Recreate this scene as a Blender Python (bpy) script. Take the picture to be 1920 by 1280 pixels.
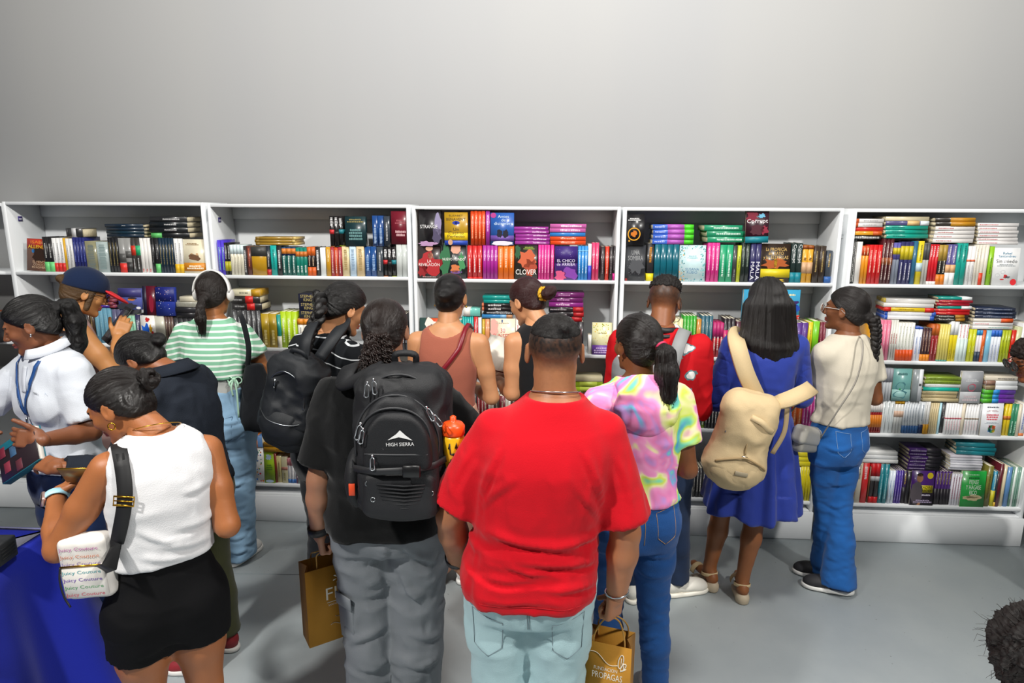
import bpy, math, random
import numpy as np
from mathutils import Matrix, Vector
for o in list(bpy.data.objects): bpy.data.objects.remove(o)
SC = bpy.context.scene; COL = SC.collection
# ------------------------------------------------------------------ camera, world, lights, exposure
F_PX, PITCH, YAW, ROLL = 1200.0, 0.2001, -0.0606, 0.0047
CAM = np.array([0.0, -3.9, 2.05])
_fw = np.array([math.sin(YAW)*math.cos(PITCH), math.cos(YAW)*math.cos(PITCH), -math.sin(PITCH)])
_r = np.array([math.cos(YAW), -math.sin(YAW), 0.0]); _u = np.cross(_r, _fw)
CR = _r*math.cos(ROLL)+_u*math.sin(ROLL); CU = -_r*math.sin(ROLL)+_u*math.cos(ROLL)
def W(px, py, Y):
    """world point standing at depth Y (metres from the shelf fronts) seen at image position px, py"""
    d = _fw+CR*(px-960)/F_PX-CU*(py-640)/F_PX
    return CAM+d*((Y-CAM[1])/d[1])
cd = bpy.data.cameras.new('camera'); cam = bpy.data.objects.new('camera', cd); COL.objects.link(cam)
cd.sensor_width = 36; cd.lens = 36*F_PX/1920; cd.clip_start = .05
M = Matrix.Identity(4)
for i in range(3):
    M[i][0] = CR[i]; M[i][1] = CU[i]; M[i][2] = -_fw[i]; M[i][3] = CAM[i]
cam.matrix_world = M; SC.camera = cam
wd = bpy.data.worlds.new('world'); SC.world = wd; wd.use_nodes = True
bg = wd.node_tree.nodes['Background']; bg.inputs[0].default_value = (.93, .97, 1, 1); bg.inputs[1].default_value = .085
def area(name, loc, target, size, power, col=(1, .97, .92)):
    l = bpy.data.lights.new(name, 'AREA'); l.shape = 'DISK'; l.size = size; l.energy = power; l.color = col
    o = bpy.data.objects.new(name, l); COL.objects.link(o); o.location = loc
    o.rotation_euler = (Vector(target)-Vector(loc)).to_track_quat('-Z', 'Y').to_euler()
area('ceiling_lamp_light', (-2.4, -4.5, 4.7), (.2, .1, 1.3), .28, 245)
area('ceiling_lamp_light.001', (3.0, -4.2, 4.7), (.6, .1, 1.3), .28, 200)
area('ceiling_lamp_light.002', (.3, -2.4, 5.4), (.3, -1.6, .0), .7, 125)
SC.view_settings.view_transform = 'Standard'; SC.view_settings.look = 'None'
SC.view_settings.exposure = 0.0; SC.view_settings.gamma = 1.0; SC.view_settings.use_curve_mapping = False
# ------------------------------------------------------------------ materials
def lin(c):
    if isinstance(c, str):
        c = c.lstrip('#'); c = [int(c[i:i+2], 16)/255 for i in (0, 2, 4)]
    return tuple((v/12.92 if v <= .04045 else ((v+.055)/1.055)**2.4) for v in c)
MATS = {}
def mat(col, rough=.5, bump=0, bscale=60, var=0, vscale=8, spec=.5, metal=0, sss=0, sheen=0, coat=0, bstretch=None, key=None, emit=0, trans=0):
    k = key or (col, rough, bump, bscale, var, vscale, spec, metal, sss, sheen, coat, bstretch, emit, trans)
    if k in MATS: return MATS[k]
    m = bpy.data.materials.new('surface_%d' % len(MATS)); m.use_nodes = True; nt = m.node_tree
    b = nt.nodes['Principled BSDF']; c = lin(col)
    b.inputs['Base Color'].default_value = (*c, 1); b.inputs['Roughness'].default_value = rough
    b.inputs['Specular IOR Level'].default_value = spec; b.inputs['Metallic'].default_value = metal
    if sss:
        b.inputs['Subsurface Weight'].default_value = sss; b.inputs['Subsurface Radius'].default_value = (.012, .005, .003); b.inputs['Subsurface Scale'].default_value = 1
    if sheen: b.inputs['Sheen Weight'].default_value = sheen
    if coat: b.inputs['Coat Weight'].default_value = coat; b.inputs['Coat Roughness'].default_value = .12
    if trans: b.inputs['Transmission Weight'].default_value = trans
    if var or bump:
        tc = nt.nodes.new('ShaderNodeTexCoord')
    if var:
        n = nt.nodes.new('ShaderNodeTexNoise'); n.inputs['Scale'].default_value = vscale; n.inputs['Detail'].default_value = 4
        nt.links.new(tc.outputs['Object'], n.inputs['Vector'])
        mx = nt.nodes.new('ShaderNodeMixRGB'); mx.blend_type = 'MIX'
        mx.inputs[1].default_value = (*[v*(1-var) for v in c], 1); mx.inputs[2].default_value = (*[min(1, v*(1+var)) for v in c], 1)
        nt.links.new(n.outputs['Fac'], mx.inputs[0]); nt.links.new(mx.outputs[0], b.inputs['Base Color'])
    if bump:
        n2 = nt.nodes.new('ShaderNodeTexNoise'); n2.inputs['Scale'].default_value = bscale; n2.inputs['Detail'].default_value = 3
        if bstretch:
            mp = nt.nodes.new('ShaderNodeMapping'); mp.inputs['Scale'].default_value = bstretch
            nt.links.new(tc.outputs['Object'], mp.inputs[0]); nt.links.new(mp.outputs[0], n2.inputs['Vector'])
        else: nt.links.new(tc.outputs['Object'], n2.inputs['Vector'])
        bp = nt.nodes.new('ShaderNodeBump'); bp.inputs['Strength'].default_value = bump; bp.inputs['Distance'].default_value = .01
        nt.links.new(n2.outputs['Fac'], bp.inputs['Height']); nt.links.new(bp.outputs[0], b.inputs['Normal'])
    MATS[k] = m; return m
def node_mat(name, build, rough=.7, spec=.3):
    m = bpy.data.materials.new(name); m.use_nodes = True; nt = m.node_tree; b = nt.nodes['Principled BSDF']
    b.inputs['Roughness'].default_value = rough; b.inputs['Specular IOR Level'].default_value = spec
    build(nt, b); return m
def ramp(nt, stops, interp='LINEAR'):
    r = nt.nodes.new('ShaderNodeValToRGB'); cr = r.color_ramp; cr.interpolation = interp
    while len(cr.elements) < len(stops): cr.elements.new(.5)
    for e, (p, c) in zip(cr.elements, stops): e.position = p; e.color = (*lin(c), 1)
    return r
def stripe_mat(name, base, line, period, frac, wob=.12):
    def build(nt, b):
        at = nt.nodes.new('ShaderNodeAttribute'); at.attribute_name = 'band'
        m1 = nt.nodes.new('ShaderNodeMath'); m1.operation = 'DIVIDE'; m1.inputs[1].default_value = period
        m2 = nt.nodes.new('ShaderNodeMath'); m2.operation = 'FRACT'
        r = ramp(nt, [(0, base), (1-frac, line), (.999, line)], 'CONSTANT')
        nt.links.new(at.outputs['Fac'], m1.inputs[0]); nt.links.new(m1.outputs[0], m2.inputs[0]); nt.links.new(m2.outputs[0], r.inputs[0]); nt.links.new(r.outputs[0], b.inputs['Base Color'])
    return node_mat(name, build, .85, .2)
def hair_mat(c0, c1, rough=.36):
    k = ('hair', c0, c1, rough)
    if k in MATS: return MATS[k]
    def build(nt, b):
        at = nt.nodes.new('ShaderNodeAttribute'); at.attribute_name = 'strand'
        cx = nt.nodes.new('ShaderNodeCombineXYZ'); n = nt.nodes.new('ShaderNodeTexNoise'); n.inputs['Scale'].default_value = 55; n.inputs['Detail'].default_value = 4
        nt.links.new(at.outputs['Fac'], cx.inputs[0]); nt.links.new(cx.outputs[0], n.inputs['Vector'])
        r = ramp(nt, [(.3, c0), (.8, c1)]); r.color_ramp.elements[1].color = tuple(v*.62 for v in lin(c1))+(1,); r.color_ramp.elements[0].color = tuple(v*.6 for v in lin(c0))+(1,); nt.links.new(n.outputs['Fac'], r.inputs[0]); nt.links.new(r.outputs[0], b.inputs['Base Color'])
        bp = nt.nodes.new('ShaderNodeBump'); bp.inputs['Strength'].default_value = .6; bp.inputs['Distance'].default_value = .0035
        nt.links.new(n.outputs['Fac'], bp.inputs['Height']); nt.links.new(bp.outputs[0], b.inputs['Normal'])
    m = node_mat('hair_%d' % len(MATS), build, rough, .42); MATS[k] = m; return m
def skin_mat(c, lip, hair='#1a1412', fade=False):
    k = ('skin', c, lip, hair, fade)
    if k in MATS: return MATS[k]
    def build(nt, b):
        tc = nt.nodes.new('ShaderNodeTexCoord'); n = nt.nodes.new('ShaderNodeTexNoise'); n.inputs['Scale'].default_value = 14; n.inputs['Detail'].default_value = 5
        nt.links.new(tc.outputs['Object'], n.inputs['Vector'])
        cl = lin(c); a = '%02x%02x%02x'
        mx = nt.nodes.new('ShaderNodeMixRGB'); mx.inputs[1].default_value = (cl[0]*.9, cl[1]*.86, cl[2]*.84, 1); mx.inputs[2].default_value = (min(1, cl[0]*1.1), min(1, cl[1]*1.12), min(1, cl[2]*1.12), 1)
        nt.links.new(n.outputs['Fac'], mx.inputs[0])
        at = nt.nodes.new('ShaderNodeAttribute'); at.attribute_name = 'lip'
        m2 = nt.nodes.new('ShaderNodeMixRGB'); m2.inputs[2].default_value = (*lin(lip), 1)
        nt.links.new(at.outputs['Fac'], m2.inputs[0]); nt.links.new(mx.outputs[0], m2.inputs[1])
        a2 = nt.nodes.new('ShaderNodeAttribute'); a2.attribute_name = 'stubble'
        m3 = nt.nodes.new('ShaderNodeMixRGB'); m3.inputs[2].default_value = (*lin(hair), 1)
        nt.links.new(a2.outputs['Fac'], m3.inputs[0]); nt.links.new(m2.outputs[0], m3.inputs[1]); nt.links.new(m3.outputs[0], b.inputs['Base Color'])
        b.inputs['Subsurface Weight'].default_value = .12; b.inputs['Subsurface Radius'].default_value = (.01, .004, .002); b.inputs['Subsurface Scale'].default_value = 1
        n2 = nt.nodes.new('ShaderNodeTexNoise'); n2.inputs['Scale'].default_value = 220
        bp = nt.nodes.new('ShaderNodeBump'); bp.inputs['Strength'].default_value = .12; bp.inputs['Distance'].default_value = .002
        nt.links.new(tc.outputs['Object'], n2.inputs['Vector']); nt.links.new(n2.outputs['Fac'], bp.inputs['Height']); nt.links.new(bp.outputs[0], b.inputs['Normal'])
    m = node_mat('skin_%d' % len(MATS), build, .48, .45); MATS[k] = m; return m
# ------------------------------------------------------------------ mesh helpers
def mesh_np(name, V, Q, m=None, attrs=None, smooth=True):
    V = np.asarray(V, np.float32); me = bpy.data.meshes.new(name)
    Q = [np.asarray(q, np.int32) for q in (Q if isinstance(Q, list) else [Q]) if len(q)]
    me.vertices.add(len(V)); me.vertices.foreach_set('co', V.ravel())
    loops = np.concatenate([q.ravel() for q in Q]); starts = []; tot = []; s = 0
    for q in Q:
        starts.append(s+np.arange(len(q))*q.shape[1]); tot.append(np.full(len(q), q.shape[1])); s += q.size
    me.loops.add(len(loops)); me.loops.foreach_set('vertex_index', loops)
    st = np.concatenate(starts).astype(np.int32); me.polygons.add(len(st)); me.polygons.foreach_set('loop_start', st)
    if smooth: me.polygons.foreach_set('use_smooth', np.ones(len(st), bool))
    for k, a in (attrs or {}).items():
        at = me.attributes.new(k, 'FLOAT', 'POINT'); at.data.foreach_set('value', np.asarray(a, np.float32))
    me.update(calc_edges=True)
    if m: me.materials.append(m)
    return me
def link(name, me, parent=None, loc=(0, 0, 0), rot=(0, 0, 0), scale=(1, 1, 1), label=None, cat=None, group=None, kind=None):
    o = bpy.data.objects.new(name, me); COL.objects.link(o); o.location = loc; o.rotation_euler = rot; o.scale = scale
    if parent: o.parent = parent
    if label: o['label'] = label
    if cat: o['category'] = cat
    if group: o['group'] = group
    if kind: o['kind'] = kind
    return o
class MB:
    """collects simple solids into one mesh"""
    def __init__(s): s.V = []; s.F = {}; s.n = 0
    def add(s, V, F):
        V = np.asarray(V, float).reshape(-1, 3); s.V.append(V)
        for f in F: s.F.setdefault(len(f), []).append([i+s.n for i in f])
        s.n += len(V); return s
    def box(s, lo, hi, bev=0):
        (x0, y0, z0), (x1, y1, z1) = lo, hi
        V = [(x, y, z) for x in (x0, x1) for y in (y0, y1) for z in (z0, z1)]
        return s.add(V, [(0, 1, 3, 2), (4, 6, 7, 5), (0, 4, 5, 1), (2, 3, 7, 6), (0, 2, 6, 4), (1, 5, 7, 3)])
    def bevbox(s, lo, hi, b):
        """box with chamfered edges"""
        lo = np.array(lo, float); hi = np.array(hi, float); c = (lo+hi)/2; h = (hi-lo)/2; V = []; idx = {}
        for sx in (-1, 1):
            for sy in (-1, 1):
                for sz in (-1, 1):
                    for ax in range(3):
                        p = h-b; p[ax] = h[ax]; idx[(sx, sy, sz, ax)] = len(V); V.append(c+p*np.array([sx, sy, sz]))
        F = []
        g = lambda a, x, y, z: idx[(x, y, z, a)]
        for a in range(3):
            for sg in (-1, 1):
                q = []
                for (p, r) in ((-1, -1), (1, -1), (1, 1), (-1, 1)):
                    t = [0, 0, 0]; t[a] = sg; t[(a+1) % 3] = p; t[(a+2) % 3] = r; q.append(g(a, *t))
                F.append(q if sg > 0 else q[::-1])
        for a in range(3):
            b1, b2 = (a+1) % 3, (a+2) % 3
            for p in (-1, 1):
                for r in (-1, 1):
                    t0 = [0, 0, 0]; t0[b1] = p; t0[b2] = r; t1 = list(t0); t0[a] = -1; t1[a] = 1
                    q = [g(b1, *t0), g(b1, *t1), g(b2, *t1), g(b2, *t0)]
                    F.append(q[::-1] if p*r > 0 else q)
        for k in [(x, y, z) for x in (-1, 1) for y in (-1, 1) for z in (-1, 1)]:
            q = [g(0, *k), g(1, *k), g(2, *k)]; F.append(q if k[0]*k[1]*k[2] > 0 else q[::-1])
        return s.add(V, F)
    def tube(s, P, r, n=6, closed=False, flat=1.0):
        P = np.asarray(P, float); N = len(P); r = np.broadcast_to(np.asarray(r, float), (N,))
        T = np.gradient(P, axis=0) if not closed else np.roll(P, -1, 0)-np.roll(P, 1, 0)
        T /= np.linalg.norm(T, axis=1, keepdims=True)+1e-9
        u = np.cross(T[0], (0, 0, 1)); u = u if np.linalg.norm(u) > .1 else np.cross(T[0], (1, 0, 0)); u /= np.linalg.norm(u); V = []
        for i in range(N):
            u = u-T[i]*(u@T[i]); u /= np.linalg.norm(u)+1e-9; w = np.cross(T[i], u)
            for k in range(n):
                a = 2*math.pi*k/n; V.append(P[i]+r[i]*(u*math.cos(a)+w*math.sin(a)*flat))
        F = []; R = N if closed else N-1
        for i in range(R):
            j = (i+1) % N
            for k in range(n): F.append((i*n+k, i*n+(k+1) % n, j*n+(k+1) % n, j*n+k))
        if not closed:
            F.append(tuple(range(n))[::-1]); F.append(tuple((N-1)*n+k for k in range(n)))
        return s.add(V, F)
    def band(s, P, Nn, w, t):
        """flat strap swept along P, lying with normals Nn"""
        P = np.asarray(P, float); N = len(P); Nn = np.broadcast_to(np.asarray(Nn, float), P.shape).copy()
        T = np.gradient(P, axis=0); T /= np.linalg.norm(T, axis=1, keepdims=True)+1e-9
        Nn -= T*(T*Nn).sum(1, keepdims=True); Nn /= np.linalg.norm(Nn, axis=1, keepdims=True)+1e-9
        B = np.cross(T, Nn); w = np.broadcast_to(np.asarray(w, float), (N,))[:, None]/2
        sec = [(-1, 0), (-.93, 1), (.93, 1), (1, 0)]
        V = np.stack([P+B*w*a+Nn*t*b for a, b in sec], 1).reshape(-1, 3); F = []
        for i in range(N-1):
            for k in range(4): F.append((i*4+k, i*4+(k+1) % 4, i*4+4+(k+1) % 4, i*4+4+k))
        F.append((3, 2, 1, 0)); F.append(tuple((N-1)*4+k for k in range(4)))
        return s.add(V, F)
    def lathe(s, prof, n=20, c=(0, 0, 0)):
        V = []; F = []
        for (r, z) in prof:
            for k in range(n):
                a = 2*math.pi*k/n; V.append((c[0]+r*math.cos(a), c[1]+r*math.sin(a), c[2]+z))
        for i in range(len(prof)-1):
            for k in range(n): F.append((i*n+k, i*n+(k+1) % n, (i+1)*n+(k+1) % n, (i+1)*n+k))
        F.append(tuple(range(n))[::-1]); F.append(tuple((len(prof)-1)*n+k for k in range(n)))
        return s.add(V, F)
    def data(s, name, m=None, smooth=False, off=(0, 0, 0), attrs=None):
        V = np.concatenate(s.V)-np.asarray(off, float)
        return mesh_np(name, V, [np.array(f) for f in s.F.values()], m, attrs, smooth)
def spline(P, n):
    """Catmull-Rom through points"""
    P = np.asarray(P, float); Q = np.vstack([2*P[0]-P[1], P, 2*P[-1]-P[-2]]); out = []
    for i in range(len(P)-1):
        a, b, c, d = Q[i:i+4]
        for t in np.linspace(0, 1, n, endpoint=False):
            out.append(.5*((2*b)+(c-a)*t+(2*a-5*b+4*c-d)*t*t+(3*b-a-3*c+d)*t**3))
    out.append(P[-1]); return np.array(out)
# ------------------------------------------------------------------ implicit surfaces (smooth blends of tapered limbs, extracted with surface nets)
RNG = np.random.RandomState(3); LAT = RNG.rand(32, 32, 32).astype(np.float32)
def vnoise(P):
    P = np.asarray(P); i = np.floor(P).astype(int); f = P-i; f = f*f*(3-2*f); r = 0
    for dx in (0, 1):
        for dy in (0, 1):
            for dz in (0, 1):
                w = (f[:, 0] if dx else 1-f[:, 0])*(f[:, 1] if dy else 1-f[:, 1])*(f[:, 2] if dz else 1-f[:, 2])
                r = r+w*LAT[(i[:, 0]+dx) & 31, (i[:, 1]+dy) & 31, (i[:, 2]+dz) & 31]
    return r*2-1
def fbm(P, o=3):
    s = 0; a = 1
    for k in range(o): s = s+a*vnoise(P*2**k+17.3*k); a *= .5
    return s
def cap(a, b, ra, rb, cut0=None, cut1=None):
    a = np.asarray(a, float); b = np.asarray(b, float); ba = b-a; l2 = ba@ba+1e-12; R = max(ra, rb); L = math.sqrt(l2)
    def ev(X, Y, Z):
        t0 = ((X-a[0])*ba[0]+(Y-a[1])*ba[1]+(Z-a[2])*ba[2])/l2; t = np.clip(t0, 0, 1)
        d = np.sqrt((X-a[0]-t*ba[0])**2+(Y-a[1]-t*ba[1])**2+(Z-a[2]-t*ba[2])**2)-(ra+t*(rb-ra))
        if cut1 is not None: d = np.maximum(d, (t0-cut1)*L)
        if cut0 is not None: d = np.maximum(d, (cut0-t0)*L)
        return d
    return np.minimum(a, b)-R, np.maximum(a, b)+R, ev
def rot(rx=0, ry=0, rz=0):
    return np.array((Matrix.Rotation(rz, 3, 'Z') @ Matrix.Rotation(rx, 3, 'X') @ Matrix.Rotation(ry, 3, 'Y')))
def ell(c, r, R=None):
    c = np.asarray(c, float); r = np.asarray(r, float); m = r.max()
    def ev(X, Y, Z):
        x, y, z = X-c[0], Y-c[1], Z-c[2]
        if R is not None: x, y, z = x*R[0, 0]+y*R[1, 0]+z*R[2, 0], x*R[0, 1]+y*R[1, 1]+z*R[2, 1], x*R[0, 2]+y*R[1, 2]+z*R[2, 2]
        k0 = np.sqrt((x/r[0])**2+(y/r[1])**2+(z/r[2])**2); k1 = np.sqrt((x/r[0]**2)**2+(y/r[1]**2)**2+(z/r[2]**2)**2)
        return k0*(k0-1)/(k1+1e-6)
    return (c-r, c+r, ev) if R is None else (c-m, c+m, ev)
def rbox(c, h, rad, R=None):
    c = np.asarray(c, float); h = np.asarray(h, float); m = np.linalg.norm(h)
    def ev(X, Y, Z):
        x, y, z = X-c[0], Y-c[1], Z-c[2]
        if R is not None: x, y, z = x*R[0, 0]+y*R[1, 0]+z*R[2, 0], x*R[0, 1]+y*R[1, 1]+z*R[2, 1], x*R[0, 2]+y*R[1, 2]+z*R[2, 2]
        qx, qy, qz = np.abs(x)-h[0]+rad, np.abs(y)-h[1]+rad, np.abs(z)-h[2]+rad
        return np.sqrt(np.maximum(qx, 0)**2+np.maximum(qy, 0)**2+np.maximum(qz, 0)**2)+np.minimum(np.maximum(np.maximum(qx, qy), qz), 0)-rad
    return (c-h, c+h, ev) if R is None else (c-m, c+m, ev)
def smooth_interp(z, zs, vs):
    zs = np.asarray(zs, float); vs = np.asarray(vs, float); m = np.gradient(vs, zs); z = np.clip(z, zs[0], zs[-1])
    i = np.clip(np.searchsorted(zs, z)-1, 0, len(zs)-2); h = zs[i+1]-zs[i]; t = (z-zs[i])/h
    return (2*t**3-3*t**2+1)*vs[i]+(t**3-2*t**2+t)*h*m[i]+(-2*t**3+3*t**2)*vs[i+1]+(t**3-t**2)*h*m[i+1]
def prof(zs, ws, ds, cx, cy, z0, z1, n=2.3, off=0, twist=None):
    """upright body of elliptical cross sections: half widths ws, half depths ds, axis cx(z), cy(z)"""
    zs = np.asarray(zs, float); W0 = max(ws)+off; D0 = max(ds)+off
    def ev(X, Y, Z):
        zz = Z.ravel(); w = smooth_interp(zz, zs, ws).reshape(Z.shape)+off; d = smooth_interp(zz, zs, ds).reshape(Z.shape)+off
        x = X-cx(Z); y = Y-cy(Z)
        if twist is not None:
            a = twist(Z); ca, sa = np.cos(a), np.sin(a); x, y = x*ca+y*sa, -x*sa+y*ca
        k = (np.abs(x/w)**n+np.abs(y/d)**n)**(1/n)
        q = (k-1)*np.minimum(w, d)
        return np.maximum(q, np.maximum(z0-Z, Z-z1))
    ca = np.array([float(cx(np.array(z))) for z in (z0, z1)]); cb = np.array([float(cy(np.array(z))) for z in (z0, z1)]); Rm = max(W0, D0) if twist is not None else None
    return np.array([ca.min()-(Rm or W0), cb.min()-(Rm or D0), z0]), np.array([ca.max()+(Rm or W0), cb.max()+(Rm or D0), z1]), ev
def plane(n, c):
    n = np.asarray(n, float); n = n/np.linalg.norm(n); k = n@np.asarray(c, float)
    return None, None, (lambda X, Y, Z: X*n[0]+Y*n[1]+Z*n[2]-k)
def iso(ops, lo, hi, res):
    lo = np.asarray(lo, float)-2*res; hi = np.asarray(hi, float)+2*res
    n = np.ceil((hi-lo)/res).astype(int)+1; ax = [(lo[i]+res*np.arange(n[i])).astype(np.float32) for i in range(3)]
    f = np.full(n, .5, np.float32)
    for op, pr, k in ops:
        l, h, ev = pr
        if l is None or op == 'i': sl = [slice(0, m) for m in n]
        else:
            mg = k+3*res+.02; sl = []
            for i in range(3):
                a = int(np.clip(math.floor((l[i]-mg-lo[i])/res), 0, n[i])); b = int(np.clip(math.ceil((h[i]+mg-lo[i])/res)+1, 0, n[i])); sl.append(slice(a, b))
        if any(q.stop <= q.start for q in sl): continue
        X = ax[0][sl[0]][:, None, None]; Y = ax[1][sl[1]][None, :, None]; Z = ax[2][sl[2]][None, None, :]
        d = np.broadcast_to(ev(X, Y, Z), tuple(q.stop-q.start for q in sl)).astype(np.float32); a = f[tuple(sl)]
        if op == 'u':
            if k > 0:
                t = np.clip(.5+.5*(d-a)/k, 0, 1); r = d+(a-d)*t-k*t*(1-t)
            else: r = np.minimum(a, d)
        else:
            if op == 's': d = -d
            if k > 0:
                t = np.clip(.5-.5*(d-a)/k, 0, 1); r = d+(a-d)*t+k*t*(1-t)
            else: r = np.maximum(a, d)
        f[tuple(sl)] = r
    for i in range(3):
        for e in (0, -1):
            s = [slice(None)]*3; s[i] = e; f[tuple(s)] = np.maximum(f[tuple(s)], .01)
    ins = f < 0; s8 = np.zeros(n-1, np.int8)
    C = [(a, b, c) for a in (0, 1) for b in (0, 1) for c in (0, 1)]
    sub = lambda A, c: A[c[0]:n[0]-1+c[0], c[1]:n[1]-1+c[1], c[2]:n[2]-1+c[2]]
    for c in C: s8 += sub(ins, c)
    act = (s8 > 0) & (s8 < 8); I = np.argwhere(act); idx = np.full(n-1, -1, np.int32); idx[act] = np.arange(len(I))
    vals = {c: f[I[:, 0]+c[0], I[:, 1]+c[1], I[:, 2]+c[2]] for c in C}
    S = np.zeros((len(I), 3), np.float32); cnt = np.zeros(len(I), np.float32)
    for c in C:
        for a in range(3):
            if c[a]: continue
            e = list(c); e[a] = 1; v0, v1 = vals[c], vals[tuple(e)]; x = (v0 < 0) != (v1 < 0)
            t = np.where(x, v0/np.where(x, v0-v1, 1), 0); p = np.array(c, np.float32)[None].repeat(len(I), 0); p[:, a] = t
            S += p*x[:, None]; cnt += x
    V = (I+S/np.maximum(cnt, 1)[:, None])*res+lo
    Q = []
    for a in range(3):
        b, c = (a+1) % 3, (a+2) % 3; s0 = [slice(1, -1)]*3; s1 = [slice(1, -1)]*3
        s0[a] = slice(0, -1); s1[a] = slice(1, None); A = ins[tuple(s0)]; B = ins[tuple(s1)]
        E = np.argwhere(A != B)
        if not len(E): continue
        fl = A[tuple(E.T)]; E = E.copy(); E[:, b] += 1; E[:, c] += 1
        def cell(db, dc):
            q = E.copy(); q[:, b] += db; q[:, c] += dc; return idx[tuple(q.T)]
        q = np.stack([cell(-1, -1), cell(0, -1), cell(0, 0), cell(-1, 0)], 1)
        q[~fl] = q[~fl][:, ::-1]; Q.append(q)
    Q = np.concatenate(Q); return V.astype(np.float64), Q[(Q >= 0).all(1)]
def vnormals(V, Q):
    a = V[Q[:, 2]]-V[Q[:, 0]]; b = V[Q[:, 3]]-V[Q[:, 1]]; fn = np.cross(a, b); N = np.zeros_like(V)
    for k in range(4):
        for i in range(3): N[:, i] += np.bincount(Q[:, k], fn[:, i], len(V))
    return N/(np.linalg.norm(N, axis=1, keepdims=True)+1e-12)
def relax(V, Q, it=1, lam=.5):
    for _ in range(it):
        S = np.zeros_like(V); c = np.zeros(len(V))
        for k in range(4):
            for j in (1, 3):
                o = Q[:, (k+j) % 4]
                for i in range(3): S[:, i] += np.bincount(Q[:, k], V[o, i], len(V))
                c += np.bincount(Q[:, k], minlength=len(V))
        V = V+lam*(S/np.maximum(c, 1)[:, None]-V)
    return V
def bounds(ops):
    L = np.min([p[0] for o, p, k in ops if o == 'u'], 0); H = np.max([p[1] for o, p, k in ops if o == 'u'], 0); return L-.02, H+.02
# ------------------------------------------------------------------ the room
def wall_build(nt, b):
    tc = nt.nodes.new('ShaderNodeTexCoord'); n = nt.nodes.new('ShaderNodeTexNoise'); n.inputs['Scale'].default_value = .5; n.inputs['Detail'].default_value = 3
    mp = nt.nodes.new('ShaderNodeMapping'); mp.inputs['Scale'].default_value = (1.6, 1, .25)
    nt.links.new(tc.outputs['Object'], mp.inputs[0]); nt.links.new(mp.outputs[0], n.inputs['Vector'])
    r = ramp(nt, [(.3, '#abacae'), (.7, '#b2b2b1')]); nt.links.new(n.outputs['Fac'], r.inputs[0]); nt.links.new(r.outputs[0], b.inputs['Base Color'])
def floor_build(nt, b):
    tc = nt.nodes.new('ShaderNodeTexCoord'); n = nt.nodes.new('ShaderNodeTexNoise'); n.inputs['Scale'].default_value = 1.3; n.inputs['Detail'].default_value = 8; n.inputs['Roughness'].default_value = .65
    nt.links.new(tc.outputs['Object'], n.inputs['Vector'])
    r = ramp(nt, [(.3, '#b6c0c4'), (.52, '#c0c9cc'), (.75, '#cad2d3')]); nt.links.new(n.outputs['Fac'], r.inputs[0])
    v = nt.nodes.new('ShaderNodeTexNoise'); v.inputs['Scale'].default_value = 42; v.inputs['Detail'].default_value = 2
    nt.links.new(tc.outputs['Object'], v.inputs['Vector'])
    r2 = ramp(nt, [(.2, '#6f777a'), (.27, '#ffffff'), (.74, '#ffffff'), (.8, '#c8cdcf')]); nt.links.new(v.outputs['Fac'], r2.inputs[0])
    mx = nt.nodes.new('ShaderNodeMixRGB'); mx.blend_type = 'MULTIPLY'; mx.inputs[0].default_value = .8
    nt.links.new(r.outputs[0], mx.inputs[1]); nt.links.new(r2.outputs[0], mx.inputs[2]); nt.links.new(mx.outputs[0], b.inputs['Base Color'])
    bp = nt.nodes.new('ShaderNodeBump'); bp.inputs['Strength'].default_value = .12; bp.inputs['Distance'].default_value = .01
    nt.links.new(n.outputs['Fac'], bp.inputs['Height']); nt.links.new(bp.outputs[0], b.inputs['Normal'])
    rr = nt.nodes.new('ShaderNodeMapRange'); rr.inputs[3].default_value = .36; rr.inputs[4].default_value = .6
    nt.links.new(n.outputs['Fac'], rr.inputs[0]); nt.links.new(rr.outputs[0], b.inputs['Roughness'])
MWALL = node_mat('wall_paint', wall_build, .75, .25); MFLOOR = node_mat('floor_paint', floor_build, .45, .4)
SHD = .30
link('wall_back', MB().box((-8, .34, 0), (8, .46, 6.2)).data('wall_back', MWALL), kind='structure')
link('floor', MB().box((-8, -9, -.1), (8, .46, 0)).data('floor', MFLOOR), kind='structure')
for i, (a, b) in enumerate([((-2.3, -.68), (-.95, -.62)), ((-.72, -2.1), (-.95, -.05))]):      # saw-cut joints in the concrete
    a = np.array([*a, .0004]); b = np.array([*b, .0004])
    link('trim_%d' % (i+1), MB().band([a, (a+b)/2, b], (0, 0, 1), .006, .0004).data('trim', mat('#7f898d', .6)), kind='structure')
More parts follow.
